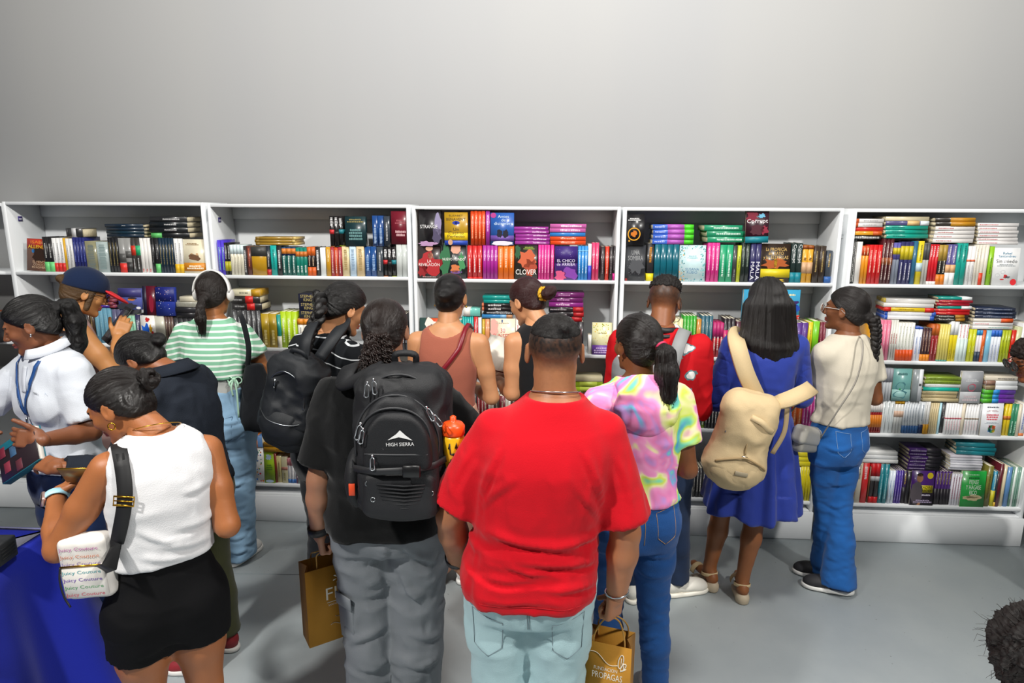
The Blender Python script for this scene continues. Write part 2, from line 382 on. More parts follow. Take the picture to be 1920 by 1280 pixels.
# ------------------------------------------------------------------ bookcases
MWHITE = mat('#e3e6e8', .42, bump=.02, bscale=30, var=.03, vscale=3)
MBACK = mat('#d9dcde', .5, var=.03, vscale=2)
ZT = 2.085; ZS = [1.647, 1.184, .7215, .2551]; TH = .02
UX = {0: (-4.74, -3.50), 1: (-3.445, -2.142), 2: (-2.120, -.861), 3: (-.846, .406), 4: (.422, 1.690), 5: (1.745, 2.975)}
UDZ = {0: .004, 1: .012, 2: .004, 3: -.004, 4: -.006, 5: -.008}
ULAB = {0: 'grey-lit white bookcase cut off by the left edge of the picture', 1: 'first white bookcase from left, behind person in navy cap',
        2: 'second white bookcase from left, behind striped green top and black backpack', 3: 'third white bookcase from left, in the middle above person in red t-shirt',
        4: 'fourth white bookcase from left, behind person in blue dress', 5: 'white bookcase at right, fifth from left, with crammed tilted book stacks'}
def build_bookcase(u):
    x0, x1 = UX[u]; yb = 0.0 if u else .05; dz = UDZ[u]; w = x1-x0
    e = link('bookcase', None, loc=(x0, yb, 0), label=ULAB[u], cat='bookcase', group='white bookcases along the wall')
    if u == 0: e.rotation_euler = (0, 0, .02)
    P = lambda nm, lo, hi, m=MWHITE: link(nm, MB().bevbox(lo, hi, .0015).data(nm, m), e)
    P('side_panel', (0, 0, 0), (TH, SHD, ZT+dz)); P('side_panel', (w-TH, 0, 0), (w, SHD, ZT+dz))
    P('top_panel', (TH+.0005, 0, ZT-TH+dz), (w-TH-.0005, SHD, ZT+dz))
    P('back_panel', (TH+.0005, SHD-.008, .01), (w-TH-.0005, SHD-.001, ZT-TH+dz-.001), MBACK)
    tops = [ZT-TH]+[z-TH for z in ZS[:3]]
    for k, z in enumerate(ZS):
        P('shelf', (TH+.0005, .0, z-TH+dz), (w-TH-.0005, SHD-.009, z+dz))
        P('back_rail', (TH+.0005, SHD-.026, tops[k]-.075+dz), (w-TH-.0005, SHD-.009, tops[k]-.001+dz), MBACK)
    P('plinth', (.002, -.022, .001), (w-.002, .0-.0008, .186)); P('plinth_top', (TH+.001, .0005, .176), (w-TH-.001, .2, .19))
    return e
BC = {u: build_bookcase(u) for u in UX}
for u, px, py in ((1, 52, 393), (2, 420, 398)):                                   # small violet stickers on the inner side panels
    p = W(px, py, .06)
    st = link('sticker', MB().box((0, -.017, -.016), (.0012, .017, .016)).data('sticker', mat('#3b2f7c', .4)), BC[u], loc=(TH+.0002, .10, 1.99))
    st['label'] = 'small violet square sticker'
    link('mark', MB().box((.0013, -.010, -.008), (.0016, -.004, .004)).box((.0013, -.002, -.008), (.0016, .004, .004)).box((.0013, .006, -.008), (.0016, .012, .004)).data('mark', mat('#d8d6ee', .5)), st)
# ------------------------------------------------------------------ lettering
TXT = {}
def text_mesh(s):
    if s in TXT: return TXT[s]
    c = bpy.data.curves.new('t', 'FONT'); c.body = s; c.resolution_u = 2; c.align_x = 'CENTER'; c.space_line = .85
    o = bpy.data.objects.new('t', c); me = bpy.data.meshes.new_from_object(o); bpy.data.objects.remove(o)
    n = len(me.vertices); V = np.zeros(n*3, np.float32); me.vertices.foreach_get('co', V); V = V.reshape(-1, 3)
    lo, hi = V.min(0), V.max(0); V = (V-(lo+hi)/2)/np.maximum(hi-lo, 1e-6); V[:, 2] = 0; me.vertices.foreach_set('co', V.ravel()); me.update()
    TXT[s] = me; return me
def put_text(parent, s, m, c, w, h, rot_e, nm='lettering', depth=1):
    """flat printed words, w x h metres, centre c; the letters lie in their own xy plane turned by rot_e"""
    me = text_mesh(s); k = (s, m.name)
    if k not in TXT:
        q = me.copy(); q.materials.clear(); q.materials.append(m); TXT[k] = q
    return link(nm, TXT[k], parent, loc=c, rot=rot_e, scale=(w, h, 1))
# ------------------------------------------------------------------ books
ORD = ['', 'first', 'second', 'third', 'fourth', 'fifth', 'sixth', 'seventh', 'eighth', 'ninth']
CARD = ['', 'one', 'two', 'three', 'four', 'five', 'six', 'seven', 'eight', 'nine']
LV = ['top', 'second', 'third', 'bottom']; UN = ['', 'first', 'second', 'third', 'fourth', 'fifth']
RB = random.Random(5); SEEN = {}; SUP = {}; NB = [0]
MPAGE = mat('#e4dcc6', .85, bump=.5, bscale=40, bstretch=(40, 1, 1), var=.08, vscale=60)
MPAGE2 = mat('#cfc3a4', .85, bump=.5, bscale=40, bstretch=(40, 1, 1), var=.08, vscale=60)
def uniq(lab):
    if len(lab.split()) > 16: lab = lab.replace(' from left', '')
    if len(lab.split()) > 16: lab = lab.replace(' shown cover first on', ' facing out,').replace(' lying flat,', ' flat,')
    SEEN[lab] = SEEN.get(lab, 0)+1
    if SEEN[lab] > 1: print('DUPLICATE LABEL', lab)
    n = len(lab.split())
    if n < 4 or n > 16: print('LABEL LENGTH', n, lab)
    return lab
CM = {}
def cover_mesh(t, d, h, m, b=.0016):
    k = (round(t, 4), round(d, 3), round(h, 3), m.name)
    if k in CM: return CM[k]
    c = min(.003, t*.2); O = [(0, d), (0, c), (c, 0), (t-c, 0), (t, c), (t, d)]; I = [(b, d), (b, c+b*.6), (c+b*.6, b), (t-c-b*.6, b), (t-b, c+b*.6), (t-b, d)]
    V = [(*p, z) for z in (0, h) for p in O+I]; n = 6; F = []
    for i in range(5):
        F += [(i, i+1, 12+i+1, 12+i), (n+i+1, n+i, 12+n+i, 12+n+i+1), (12+i, 12+i+1, 12+n+i+1, 12+n+i), (i+1, i, n+i, n+i+1)]
    F += [(5, 11, 23, 17), (6, 0, 12, 18)]
    me = MB().add(V, F).data('book', m); CM[k] = me; return me
PM = {}
def page_mesh(t, d, h, m):
    k = (round(t, 4), round(d, 3), round(h, 3), m.name)
    if k not in PM: PM[k] = MB().box((.0019, .0045, .0022), (t-.0019, d-.003, h-.0022)).data('page_block', m)
    return PM[k]
BANDM = {}
def band_mesh(t, d, z0, z1, m, e=.0005):
    k = (round(t, 4), round(d, 3), round(z0, 3), round(z1, 3), m.name)
    if k not in BANDM: BANDM[k] = MB().box((-e, -e, z0), (t+e, d*.98, z1)).data('band', m)
    return BANDM[k]
DM = {}
def dash_mesh(L, w, seed, m):
    k = (round(L, 3), round(w, 4), seed % 3, m.name)
    if k in DM: return DM[k]
    r = random.Random(seed % 3); b = MB(); x = 0
    while x < L:                                             # print too small to read: broken strokes
        l = r.uniform(.002, .005); b.add([(-w/2*r.uniform(.6, 1), 0, x), (w/2*r.uniform(.6, 1), 0, x), (w/2*r.uniform(.6, 1), 0, x+l), (-w/2*r.uniform(.6, 1), 0, x+l)], [(0, 1, 2, 3)]); x += l+r.uniform(.001, .004)
    DM[k] = b.data('print', m); return DM[k]
def book(t, d, h, col, loc, rz=0, mode='S', tilt=0, lab='', grp='', gloss=.4, page=None, opts=None, seed=0, lean=0):
    o = opts or {}; m = mat(col, gloss, var=.12, vscale=25, coat=.25 if gloss < .45 else 0)
    R = {'S': Matrix.Rotation(rz, 4, 'Z') @ Matrix.Rotation(tilt, 4, 'Y'),
         'H': Matrix.Rotation(rz, 4, 'Z') @ Matrix.Rotation(tilt, 4, 'Y') @ Matrix.Rotation(math.pi/2, 4, 'Y') ,
         'F': Matrix.Rotation(rz, 4, 'Z') @ Matrix.Rotation(lean, 4, 'X') @ Matrix.Rotation(tilt, 4, 'Y') @ Matrix.Rotation(math.pi/2, 4, 'Z')}[mode]
    e = link('book', cover_mesh(t, d, h, m), label=uniq(lab), cat='book', group=grp); e.matrix_world = Matrix.Translation(loc) @ R
    NB[0] += 1
    link('page_block', page_mesh(t, d, h, page or MPAGE), e)
    if 'b' in o: link('cover_band', band_mesh(t, d, 0.0004, h*o['b'][1], mat(o['b'][0], .45)), e)
    if 't' in o: link('cover_band', band_mesh(t, d, h*(1-o['t'][1]), h-.0004, mat(o['t'][0], .45)), e)
    if 'm' in o: link('cover_band', band_mesh(t, d, h*o['m'][1], h*o['m'][2], mat(o['m'][0], .45), .0006), e)
    if 'x' in o and mode != 'F':
        c, f0, f1 = o['x'][:3]; wd = t*(o['x'][3] if len(o['x']) > 3 else .3)
        link('spine_print', dash_mesh(h*(f1-f0), wd, seed, mat(c, .5)), e, loc=(t/2, -.0009, h*f0))
    if 'w' in o and mode != 'F':
        s, c, f0, f1, fw = o['w']
        put_text(e, s, mat(c, .5), (t/2, -.0009, h*(f0+f1)/2), h*(f1-f0), t*fw, (math.pi/2, -math.pi/2 if mode == 'H' else math.pi/2, 0), 'spine_title')
    return e
def place(l, u): return '%s shelf, %s bookcase from left' % (LV[l], UN[u])
def sup(u, l, x0, x1):
    z = ZS[l]+UDZ[u]
    for a, b, zt in SUP.get((u, l), []):
        if a < x1-.012 and b > x0+.012: z = max(z, zt)
    return z
def addsup(u, l, x0, x1, z): SUP.setdefault((u, l), []).append((x0, x1, z))
def bxy(px, py, y=.012): return W(px, py, y)
DEPTHS = {}
def run(u, l, px0, px1, n, pyt, desc, col, up=0, y0=None, tilt=0, gloss=.38, cut=None, noun='paperback', **o):
    """n upright books with spines to the front, between px0 and px1, tops at pyt"""
    zs = ZS[l]+UDZ[u]; pyb = {0: 520, 1: 658, 2: 806, 3: 938}[l]; rowpy = pyt+30; yy = .012+RB.uniform(0, .012) if y0 is None else y0
    x0 = bxy(px0, rowpy, yy)[0]; x1 = bxy(px1, rowpy, yy)[0]
    lo, hi = UX[u][0]+TH+.002, UX[u][1]-TH-.002; x0 = max(x0, lo); x1 = min(x1, hi)
    t = (x1-x0)/n; z0 = sup(u, l, x0, x1) if up else zs
    h = max(.12, bxy((px0+px1)/2, pyt, yy)[2]-z0-.0006); d = min(.155, .66*h+.005)
    for i in range(n):
        what = desc+' '+noun; lab = ('%s of %s %ss, %s' % (ORD[i+1], CARD[n], what, place(l, u))) if n > 1 else '%s standing on %s' % (what, place(l, u))
        book(t-.0012, d, h-.0, col[i % len(col)] if isinstance(col, list) else col, (x0+t*i+.0006, yy+RB.uniform(0, .003), z0+.0006), RB.uniform(-.004, .004) if not tilt else 0, 'S', tilt, lab,
             'upright books on the %s shelf of the %s bookcase' % (LV[l], UN[u]), gloss, opts=o, seed=RB.randrange(9))
    addsup(u, l, x0, x1, z0+h+.0012)
def stack(u, l, px0, px1, pyt, pyb, items, desc, rz=0, y0=None, onshelf=False, pages=False):
    """books lying flat, listed from the top down: (colour, opts)"""
    yy = .014 if y0 is None else y0; pc = (pyt+pyb)/2; x0 = bxy(px0, pc, yy)[0]; x1 = bxy(px1, pc, yy)[0]
    zb = sup(u, l, x0, x1); zt = bxy((px0+px1)/2, pyt, yy)[2]; n = len(items); t = max(.009, (zt-zb)/n); L = x1-x0; d = min(.15, max(.11, .66*L))
    for i, it in enumerate(reversed(items)):
        c, o = (it if isinstance(it, tuple) else (it, {})); o = dict(o); dd = o.pop('n', None); k = n-i; r = rz+RB.uniform(-.035, .035)+o.pop('rz', 0)
        lab = ('%s from top of %s %s books lying flat, %s' % (ORD[k], CARD[n], dd or desc, place(l, u))) if n > 1 else '%s book lying flat on upright row, %s' % (desc, place(l, u))
        sh = o.pop('dx', RB.uniform(-.006, .006)); hh = L-RB.uniform(0, .008)
        z = zb+t*i+t-.0004; ph = math.sin(abs(r))
        # after the H turn the book's height runs along +x and its thickness along -z
        book(t-.0012, d, hh, c, (x0+sh, yy+max(0, -math.sin(r))*hh+RB.uniform(0, .006), z), r, 'H', 0, lab, 'books lying flat on the %s shelf of the %s bookcase' % (LV[l], UN[u]), .36, MPAGE2, o, RB.randrange(9))
    addsup(u, l, x0-.01, x1+.01, zb+t*n+.002)
def face(u, l, px0, px1, pyt, desc, col, up=0, t=.022, lean=-.07, y0=.0, gloss=.34, art=None, tilt=0, noun='book'):
    """a book shown cover first, leaning back a little"""
    yy = .012+y0; x0 = bxy(px0, pyt+30, yy)[0]; x1 = bxy(px1, pyt+30, yy)[0]
    x0 = max(x0, UX[u][0]+TH+.003); x1 = min(x1, UX[u][1]-TH-.003)
    z0 = sup(u, l, x0, x1) if up else ZS[l]+UDZ[u]; h = bxy((px0+px1)/2, pyt, yy)[2]-z0; w = x1-x0-.002
    lab = '%s shown cover first on %s' % (desc+' '+noun, place(l, u))
    # turned a quarter: local thickness runs to +y, spine at the right-hand side of the picture -> cover plane faces the viewer
    e = book(t, w, h/math.cos(lean), col, (x0+w+.001, yy+(.0 if lean > 0 else 0), z0+.0008), 0, 'F', tilt, lab, 'books shown cover first', gloss, opts={}, lean=lean)
    if art: art(e, w, h)
    addsup(u, l, x0, x1, z0+h+.001); return e
# decoration on a cover: local frame of a face-out book is x = thickness (0 = front), y = 0 right .. w left, z up
FR = (math.pi/2, 0, -math.pi/2)
def A_text(s, c, fx, fz, fw, fh):
    return lambda e, w, h: put_text(e, s, mat(c, .5), (-.0012, w*(1-fx), h*fz), w*fw, h*fh, FR, 'cover_lettering')
def A_box(c, x0, x1, z0, z1, e1=.0004, nm='cover_print'):
    def f(e, w, h): link(nm, MB().box((-e1, w*(1-x1), h*z0), (0, w*(1-x0), h*z1)).data(nm, mat(c, .45)), e)
    return f
def A_blob(c, fx, fz, rx, rz, n=18, wob=0, seed=1, e1=.0008, inner=0):
    def f(e, w, h):
        r = random.Random(seed); V = []; b = MB()
        rr = [1+r.uniform(-wob, wob) for _ in range(n)]
        P = [(-e1, w*(1-fx)-w*rx*rr[k]*math.cos(2*math.pi*k/n), h*fz+h*rz*rr[k]*math.sin(2*math.pi*k/n)) for k in range(n)]
        if inner:
            Pi = [(-e1, w*(1-fx)-w*rx*inner*math.cos(2*math.pi*k/n), h*fz+h*rz*inner*math.sin(2*math.pi*k/n)) for k in range(n)]
            b.add(P+Pi, [(k, (k+1) % n, n+(k+1) % n, n+k) for k in range(n)])
        else: b.add(P, [tuple(range(n))])
        link('cover_print', b.data('cover_print', mat(c, .45)), e)
    return f
def A_dots(cols, n, x0, x1, z0, z1, r0, seed=1):
    def f(e, w, h):
        r = random.Random(seed)
        for c in cols:
            b = MB()
            for _ in range(n//len(cols)+1):
                cx, cz, q = r.uniform(x0, x1), r.uniform(z0, z1), r0*r.uniform(.5, 1.3)
                b.add([(-.0007, w*(1-cx)-w*q*math.cos(k*math.pi/3), h*cz+w*q*math.sin(k*math.pi/3)) for k in range(6)], [tuple(range(6))])
            link('cover_print', b.data('cover_print', mat(c, .45)), e)
    return f
def A_lines(c, fx, fz, fw, fh, n, seed=1):
    def f(e, w, h):                                     # print too small to read
        r = random.Random(seed); b = MB(); lh = fh/n
        for i in range(n):
            z0 = fz+fh/2-lh*(i+.85); x = fx-fw/2*r.uniform(.7, 1); x1 = 2*fx-x
            while x < x1:
                l = min(fw*r.uniform(.05, .12), x1-x); b.add([(-.0009, w*(1-x), h*z0), (-.0009, w*(1-x-l), h*z0), (-.0009, w*(1-x-l), h*(z0+lh*r.uniform(.55, .75))), (-.0009, w*(1-x), h*(z0+lh*r.uniform(.55, .75)))], [(0, 1, 2, 3)]); x += l+fw*.025
        link('cover_print', b.data('cover_print', mat(c, .5)), e)
    return f
def arts(*fs):
    def f(e, w, h):
        for q in fs: q(e, w, h)
    return f
Wt = '#e8e8e6'; GY = '#b9bbbb'
# ---- first bookcase, top shelf
face(1, 0, 46, 86, 449, 'red and brown novel', '#6a3a1c', tilt=.05, lean=-.12, y0=.01, art=arts(A_box('#b5301e', 0, 1, .70, 1), A_blob('#2c1a10', .6, .5, .34, .22, wob=.2), A_blob('#2c6ea8', .3, .62, .07, .06), A_text('ISABEL', '#e88a2a', .58, .9, .78, .09), A_text('ALLENDE', '#e3c22e', .52, .76, .92, .1), A_text('EL VIENTO\nCONOCE\nMI NOMBRE', '#c9a98a', .6, .2, .7, .24)))
run(1, 0, 81, 99, 2, 444, 'black green-banded', '#1d1b1c', b=('#6fcf7c', .28), x=('#c9c9c4', .4, .8))
run(1, 0, 98.5, 120, 3, 446, 'white red-banded', Wt, b=('#d22a26', .26), x=('#8b8b8b', .35, .85))
run(1, 0, 120, 124, 1, 446, 'thin mustard-yellow', '#d7a51c')
run(1, 0, 124, 137, 2, 447, 'plain white', '#dcdcda', x=('#999999', .3, .8))
run(1, 0, 137.5, 160, 4, 445, 'indigo blue', '#23296b', x=('#6f7cc4', .3, .85))
run(1, 0, 161, 182, 1, 452, 'thick olive-grey patterned', '#8d8a6c', gloss=.25, noun='volume', x=('#6f7a78', .1, .9, .7))
run(1, 0, 182, 203, 1, 453, 'thick silvery plastic-wrapped', '#a9b7b5', gloss=.2, noun='volume', x=('#7f9494', .1, .9, .7))
run(1, 0, 203, 222, 3, 445, 'black gold-lettered', '#191a1d', x=('#8f7f4d', .2, .85))
run(1, 0, 222.5, 234, 1, 446, 'grey photo-spined red-banded', '#8c8c8a', b=('#d8322a', .27), m=('#50504e', .3, .55))
run(1, 0, 234, 246, 1, 446, 'grey photo-spined', '#8f8f8d', b=('#2a2a2a', .3), m=('#50504e', .42, .62))
run(1, 0, 246.5, 254, 1, 446, 'charcoal red-blocked', '#3a3836', m=('#c8321f', .5, .78), x=('#d0d0d0', .1, .4))
run(1, 0, 254, 262, 1, 446, 'charcoal green-blocked', '#3a3836', m=('#20a26a', .5, .78), x=('#d0d0d0', .1, .4))
run(1, 0, 262.5, 283, 3, 446, 'white red-numbered', '#e4e2de', x=('#c75a58', .03, .1, .5))
run(1, 0, 283.5, 290, 1, 446, 'black', '#1b1b1e', x=('#7d7d7d', .3, .8))
run(1, 0, 290, 298, 1, 446, 'black lime-stickered', '#1d1d20', b=('#67c06f', .26), x=('#7d7d7d', .4, .8))
run(1, 0, 298, 326, 5, 446, 'navy', '#12293c', x=('#9a8c5c', .25, .8))
run(1, 0, 326.5, 342, 2, 447, 'white yellow-banded', '#e3e3e1', b=('#e5b51e', .26), x=('#9d9d9d', .35, .85))
face(1, 0, 343, 386, 449, 'cream novel with orange paper band', '#e2d9bd', t=.03, art=arts(A_box('#d2861f', 0, 1, .06, .31), A_blob('#6a4a34', .48, .47, .26, .1, wob=.25, seed=4), A_blob('#c9a37a', .36, .55, .06, .05), A_blob('#c9a37a', .6, .55, .06, .05), A_lines('#8a6b3e', .4, .86, .6, .07, 2), A_lines('#f5ead0', .5, .18, .75, .13, 2)))
stack(1, 0, 118, 156, 428, 444, [('#2a2a2c', {'b': ('#3a3a3c', .1), 'm': ('#c9c9c9', .34, .6)})], 'single thick black', rz=-.22)
stack(1, 0, 194, 270, 420, 445, [('#14283a', {'x': ('#c9c9c9', .45, .55)}), '#14283a', '#15303f', '#112638'], 'navy', rz=-.05)
stack(1, 0, 278, 352, 406, 446, [('#26272a', {'x': ('#d8d8d8', .35, .8), 'rz': -.05}), ('#151b20', {'x': ('#c9c9c9', .4, .7)}), ('#16191d', {'x': ('#c9c9c9', .4, .7)}), ('#14171b', {'b': ('#63c46c', .28)})], 'thick black', rz=-.03)
# ---- first bookcase, second shelf
run(1, 1, 160, 176, 2, 577, 'brown', '#3d2a1c', x=('#a48a5a', .2, .8))
run(1, 1, 178, 210, 4, 577, 'steel-blue cloth', '#5f93aa', gloss=.6, x=('#8fbccb', .2, .8))
run(1, 1, 212, 236, 3, 580, 'dim grey-violet', '#5b5a78')
run(1, 1, 237, 254, 3, 592, 'mint-green', '#8fc4a8', x=('#5f9c82', .2, .8))
run(1, 1, 255, 263, 1, 590, 'dark indigo white-striped', '#2d2850', x=('#d8d8e0', .2, .8, .4))
face(1, 1, 263, 290, 592, 'splashy blue and white picture', '#e9e7e2', y0=-.008, art=arts(A_blob('#1c5fc9', .35, .45, .3, .28, wob=.4, seed=3), A_blob('#c62a2a', .5, .86, .14, .08, wob=.4, seed=6), A_blob('#c0202c', .85, .25, .13, .22, wob=.3), A_blob('#d8a422', .7, .55, .1, .12, wob=.4, seed=2)))
run(1, 1, 291, 309, 1, 592, 'thick grey-cream', '#c9c8b8', noun='volume')
run(1, 1, 310, 326, 3, 592, 'dull brown', '#5b4540', x=('#b8a890', .2, .8))
run(1, 1, 327, 372, 5, 596, 'shadowed charcoal', '#333336', x=('#8f8f8f', .3, .8))
stack(1, 1, 155, 214, 555, 577, [('#3c1f86', {'t': ('#8a3b45', .18), 'x': ('#c03a7a', .2, .6)})]*4, 'violet pink-lettered')
face(1, 1, 222, 266, 541, 'violet-blue picture of a diving figure', '#5c66b0', up=1, t=.015, art=arts(A_box('#3f3c78', 0, 1, .58, 1), A_blob('#33343c', .35, .14, .42, .18, wob=.2, seed=8), A_blob('#d67a28', .55, .47, .16, .05, wob=.2), A_blob('#3a2f30', .6, .53, .2, .05), A_blob('#e6e6e8', .85, .08, .1, .06)))
face(1, 1, 267, 290, 537, 'maroon', '#5a0d22', up=1, y0=.004, t=.03, art=arts(A_box('#1d1830', 0, .3, 0, 1), A_blob('#8a1430', .68, .4, .2, .3)), noun='album')
face(1, 1, 291, 327, 539, 'royal blue starry', '#2d3f9e', up=1, t=.03, art=arts(A_box('#1c2472', 0, 1, .5, 1), A_dots(['#c8d4f2', '#e6b8b8'], 22, .05, .95, .05, .95, .02)), noun='album')
stack(1, 1, 329, 372, 556, 596, [('#d9d2bb', {'dx': .03}), ('#a9a89c', {'x': ('#8a897e', .1, .9, .7)}), '#26262a', '#1f1f22'], 'cream over grey over black')
# ---- second bookcase, top shelf
run(2, 0, 408, 421, 2, 450, 'bright violet', '#4a35c4', tilt=.0, x=('#7fc9a0', .15, .8))
run(2, 0, 421, 432, 2, 455, 'black yellow-blocked', '#1c1c1c', m=('#a8a31e', .12, .42), x=('#d8d8d8', .5, .9))
run(2, 0, 432, 457, 4, 459, 'ivory pale-topped', '#ddd8c4', t=('#cfe0e2', .3), x=('#b9b49c', .2, .6))
run(2, 0, 457, 463, 1, 461, 'black silver-lettered', '#2c2a2c', x=('#c9c9c9', .1, .85, .5))
run(2, 0, 463, 472, 1, 461, 'rust-brown', '#5e3028', x=('#c7664a', .3, .9))
run(2, 0, 472, 499, 1, 462, 'wide gold box-set with dark top', '#b98d1e', gloss=.25, noun='volume', t=('#3a3a38', .34))
run(2, 0, 499.5, 507, 1, 461, 'navy red-footed', '#20262e', b=('#b02a2a', .2), x=('#b9b9b9', .3, .8))
run(2, 0, 507.5, 519, 1, 460, 'turquoise', '#15a49c', x=('#0c6d69', .2, .85))
run(2, 0, 519.5, 528, 1, 461, 'black white-titled', '#1f2022', x=('#e2e2e2', .25, .85, .45))
run(2, 0, 528, 555, 3, 463, 'navy-green orange-tipped', '#145a52', t=('#15325a', .3), m=('#d07a2a', .76, .95), x=('#d8e6df', .1, .7))
run(2, 0, 555, 576, 3, 464, 'emerald patterned', '#117a68', m=('#c8702a', .68, .86), x=('#d8e6e2', .12, .35, .5))
run(2, 0, 576.5, 591, 2, 463, 'black and flame-orange', '#241a18', t=('#d2621f', .3), b=('#cf5a1e', .3), x=('#e8c8a8', .35, .62))
run(2, 0, 591.5, 600, 1, 463, 'black tall-lettered', '#1b1b1c', x=('#e6e6e6', .2, .9, .5))
run(2, 0, 600.5, 611, 1, 464, 'blank pale-white', '#dfe5e4')
run(2, 0, 611.5, 620, 1, 463, 'ochre-gold', '#c69322', x=('#f0dca0', .5, .9))
run(2, 0, 620, 641, 3, 463, 'brick-red', ['#a2303a', '#c2491f', '#9c2c38'], x=('#e6d0c8', .1, .9))
run(2, 0, 641.5, 655, 1, 462, 'cream broad-spined', '#d9c79a', x=('#9c8350', .2, .9, .5))
run(2, 0, 655.5, 668, 1, 462, 'pale-blue broad-spined', '#bcd2e4', x=('#7f98b0', .2, .9, .5))
run(2, 0, 668.5, 683, 1, 462, 'tan broad-spined', '#d6bd90', x=('#9c8350', .2, .9, .5))
run(2, 0, 684, 706, 2, 462, 'glossy cobalt', '#1f4a86', gloss=.22, x=('#8fb0d8', .2, .7, .5))
run(2, 0, 706.5, 718, 1, 463, 'glossy slate', '#3c444c', gloss=.22, x=('#b8b8b8', .2, .8))
for i in range(3): run(2, 0, 719+7.7*i, 726.5+7.7*i, 1, 463, ['black red-dotted', 'black white-worded', 'black teal-dotted'][i], '#1d1b1c', gloss=.25, m=([('#c22a2e', .42, .56), ('#2b2a2b', .4, .5), ('#1f7a86', .42, .56)][i]), x=('#e4e4e4', .68, .93, .62), b=([('#c56a22', .3), ('#2a2a2a', .3), ('#a5b021', .3)][i][0], .02))
run(2, 0, 743, 764, 2, 458, 'clear-wrapped whitish', '#c3c9c6', gloss=.18, noun='volume')
stack(2, 0, 479, 556, 444, 461, [('#9c7a2a', {'t': ('#cdb26a', .08), 'b': ('#7d6222', .1)})]*3, 'dull gold')
for i in range(3): run(2, 0, 618+8.4*i, 626.3+8.4*i, 1, 405, ['upper-row black red-dotted', 'upper-row black white-worded', 'upper-row black teal-dotted'][i], '#1d1b1c', up=1, gloss=.25, m=([('#c22a2e', .42, .56), ('#2b2a2b', .4, .5), ('#1f7a86', .42, .56)][i]), x=('#e4e4e4', .68, .93, .62), b=([('#c56a22', .3), ('#2a2a2a', .3), ('#a5b021', .3)][i][0], .02))
face(2, 0, 647, 686, 406, 'dark teal gilt-lettered', '#183338', up=1, t=.035, lean=-.03, art=arts(A_lines('#8a7d46', .5, .86, .8, .14, 2), A_lines('#5f8a8a', .5, .4, .7, .4, 4, 3)), noun='hardback')
run(2, 0, 698, 719, 2, 404, 'upper-row cobalt', '#1d4480', up=1, gloss=.25, x=('#9fb8d8', .1, .6, .5))
run(2, 0, 719.5, 731, 1, 405, 'upper-row slate', '#343b45', up=1, gloss=.25, x=('#b8b8b8', .2, .8))
face(2, 0, 733, 765, 396, 'wine-red', '#6b1526', up=1, t=.03, lean=-.03, art=arts(A_lines('#96404c', .6, .68, .7, .16, 2), A_lines('#c9a0a4', .6, .33, .75, .2, 2, 5)), noun='hardback')
# ---- second bookcase, second shelf
run(2, 1, 436, 489, 6, 581, 'dark grey silver-edged', '#38383a', x=('#b9bcbe', .1, .95, .35))
run(2, 1, 490, 519, 2, 588, 'olive-gold', '#a98c1c', x=('#e8d896', .08, .5, .4))
run(2, 1, 519.5, 526, 1, 590, 'teal-and-cream', '#1a8f84', b=('#e4e0cc', .35))
run(2, 1, 526.5, 557, 3, 584, 'lime-green', '#a9c81a', x=('#eef4d0', .15, .8, .4))
run(2, 1, 559, 610, 5, 598, 'white orange-topped', '#d8d4c8', t=('#d88420', .2), x=('#8a8a8a', .2, .7))
run(2, 1, 690, 748, 6, 602, 'mixed navy', ['#27304c', '#8a2a30', '#3b3b4c'], x=('#b8b8c0', .2, .8))
run(2, 1, 749, 763, 3, 588, 'black violet-flecked', '#26242a', x=('#b9b9bd', .2, .9, .5))
stack(2, 1, 432, 489, 543, 581, [('#d9d2b4', {'t': ('#b98d1e', .3), 'x': ('#6a6a5a', .3, .6), 'n': 'cream yellow-tailed and black'}), ('#24201f', {'m': ('#c8201c', .5, .76), 'x': ('#9a9a9a', .1, .4)}), ('#24201f', {'m': ('#c8201c', .5, .76), 'x': ('#9a9a9a', .1, .4)})], 'black red-blocked')
stack(2, 1, 559, 640, 551, 598, [('#22243c', {'w': ('STEPHEN\nKING', '#b9a866', .05, .38, .78), 'm': ('#b02a24', .46, .52)})]*3, 'thick midnight-blue gold-titled')
# ---- second bookcase, third and bottom shelves
run(2, 2, 486, 522, 5, 715, 'hot-pink', '#dc3a8c', x=('#f2b0d0', .2, .8))
stack(2, 2, 486, 520, 699, 714, [('#b8443a', {}), ('#d2c4a8', {})], 'red over cream')
face(2, 3, 469, 494, 839, 'white polka-dot board', '#e9e8e4', art=A_dots(['#c8282c', '#2a8a3a', '#d87a1c', '#2c6ab8'], 40, .06, .94, .05, .95, .06))
face(2, 3, 494.5, 514, 848, 'lime-green animal picture', '#98bd22', art=arts(A_blob('#b9cfe4', .45, .82, .26, .09, wob=.3), A_lines('#4f7f2a', .5, .5, .6, .2, 3), A_blob('#b8cfe2', .5, .06, .4, .05)))
run(2, 3, 514.5, 519, 1, 850, 'thin red-brown', '#8a3020')
run(2, 3, 519, 528, 1, 855, 'butter-cream', '#dccf8e', x=('#9c9150', .2, .8))
run(2, 3, 528, 539, 1, 857, 'cream pink-banded', '#d8d0a8', m=('#cf8a76', .5, .62), x=('#9c9150', .1, .4))
run(2, 3, 539, 557, 3, 860, 'white pink-topped blue-footed', '#e6e4e4', t=('#d8848c', .28), b=('#3a6aa8', .16), x=('#9a9aa8', .25, .7))
run(2, 3, 557, 568, 2, 857, 'sage and lilac', ['#7f9c94', '#a08ab8'], x=('#e0e0e0', .2, .7))
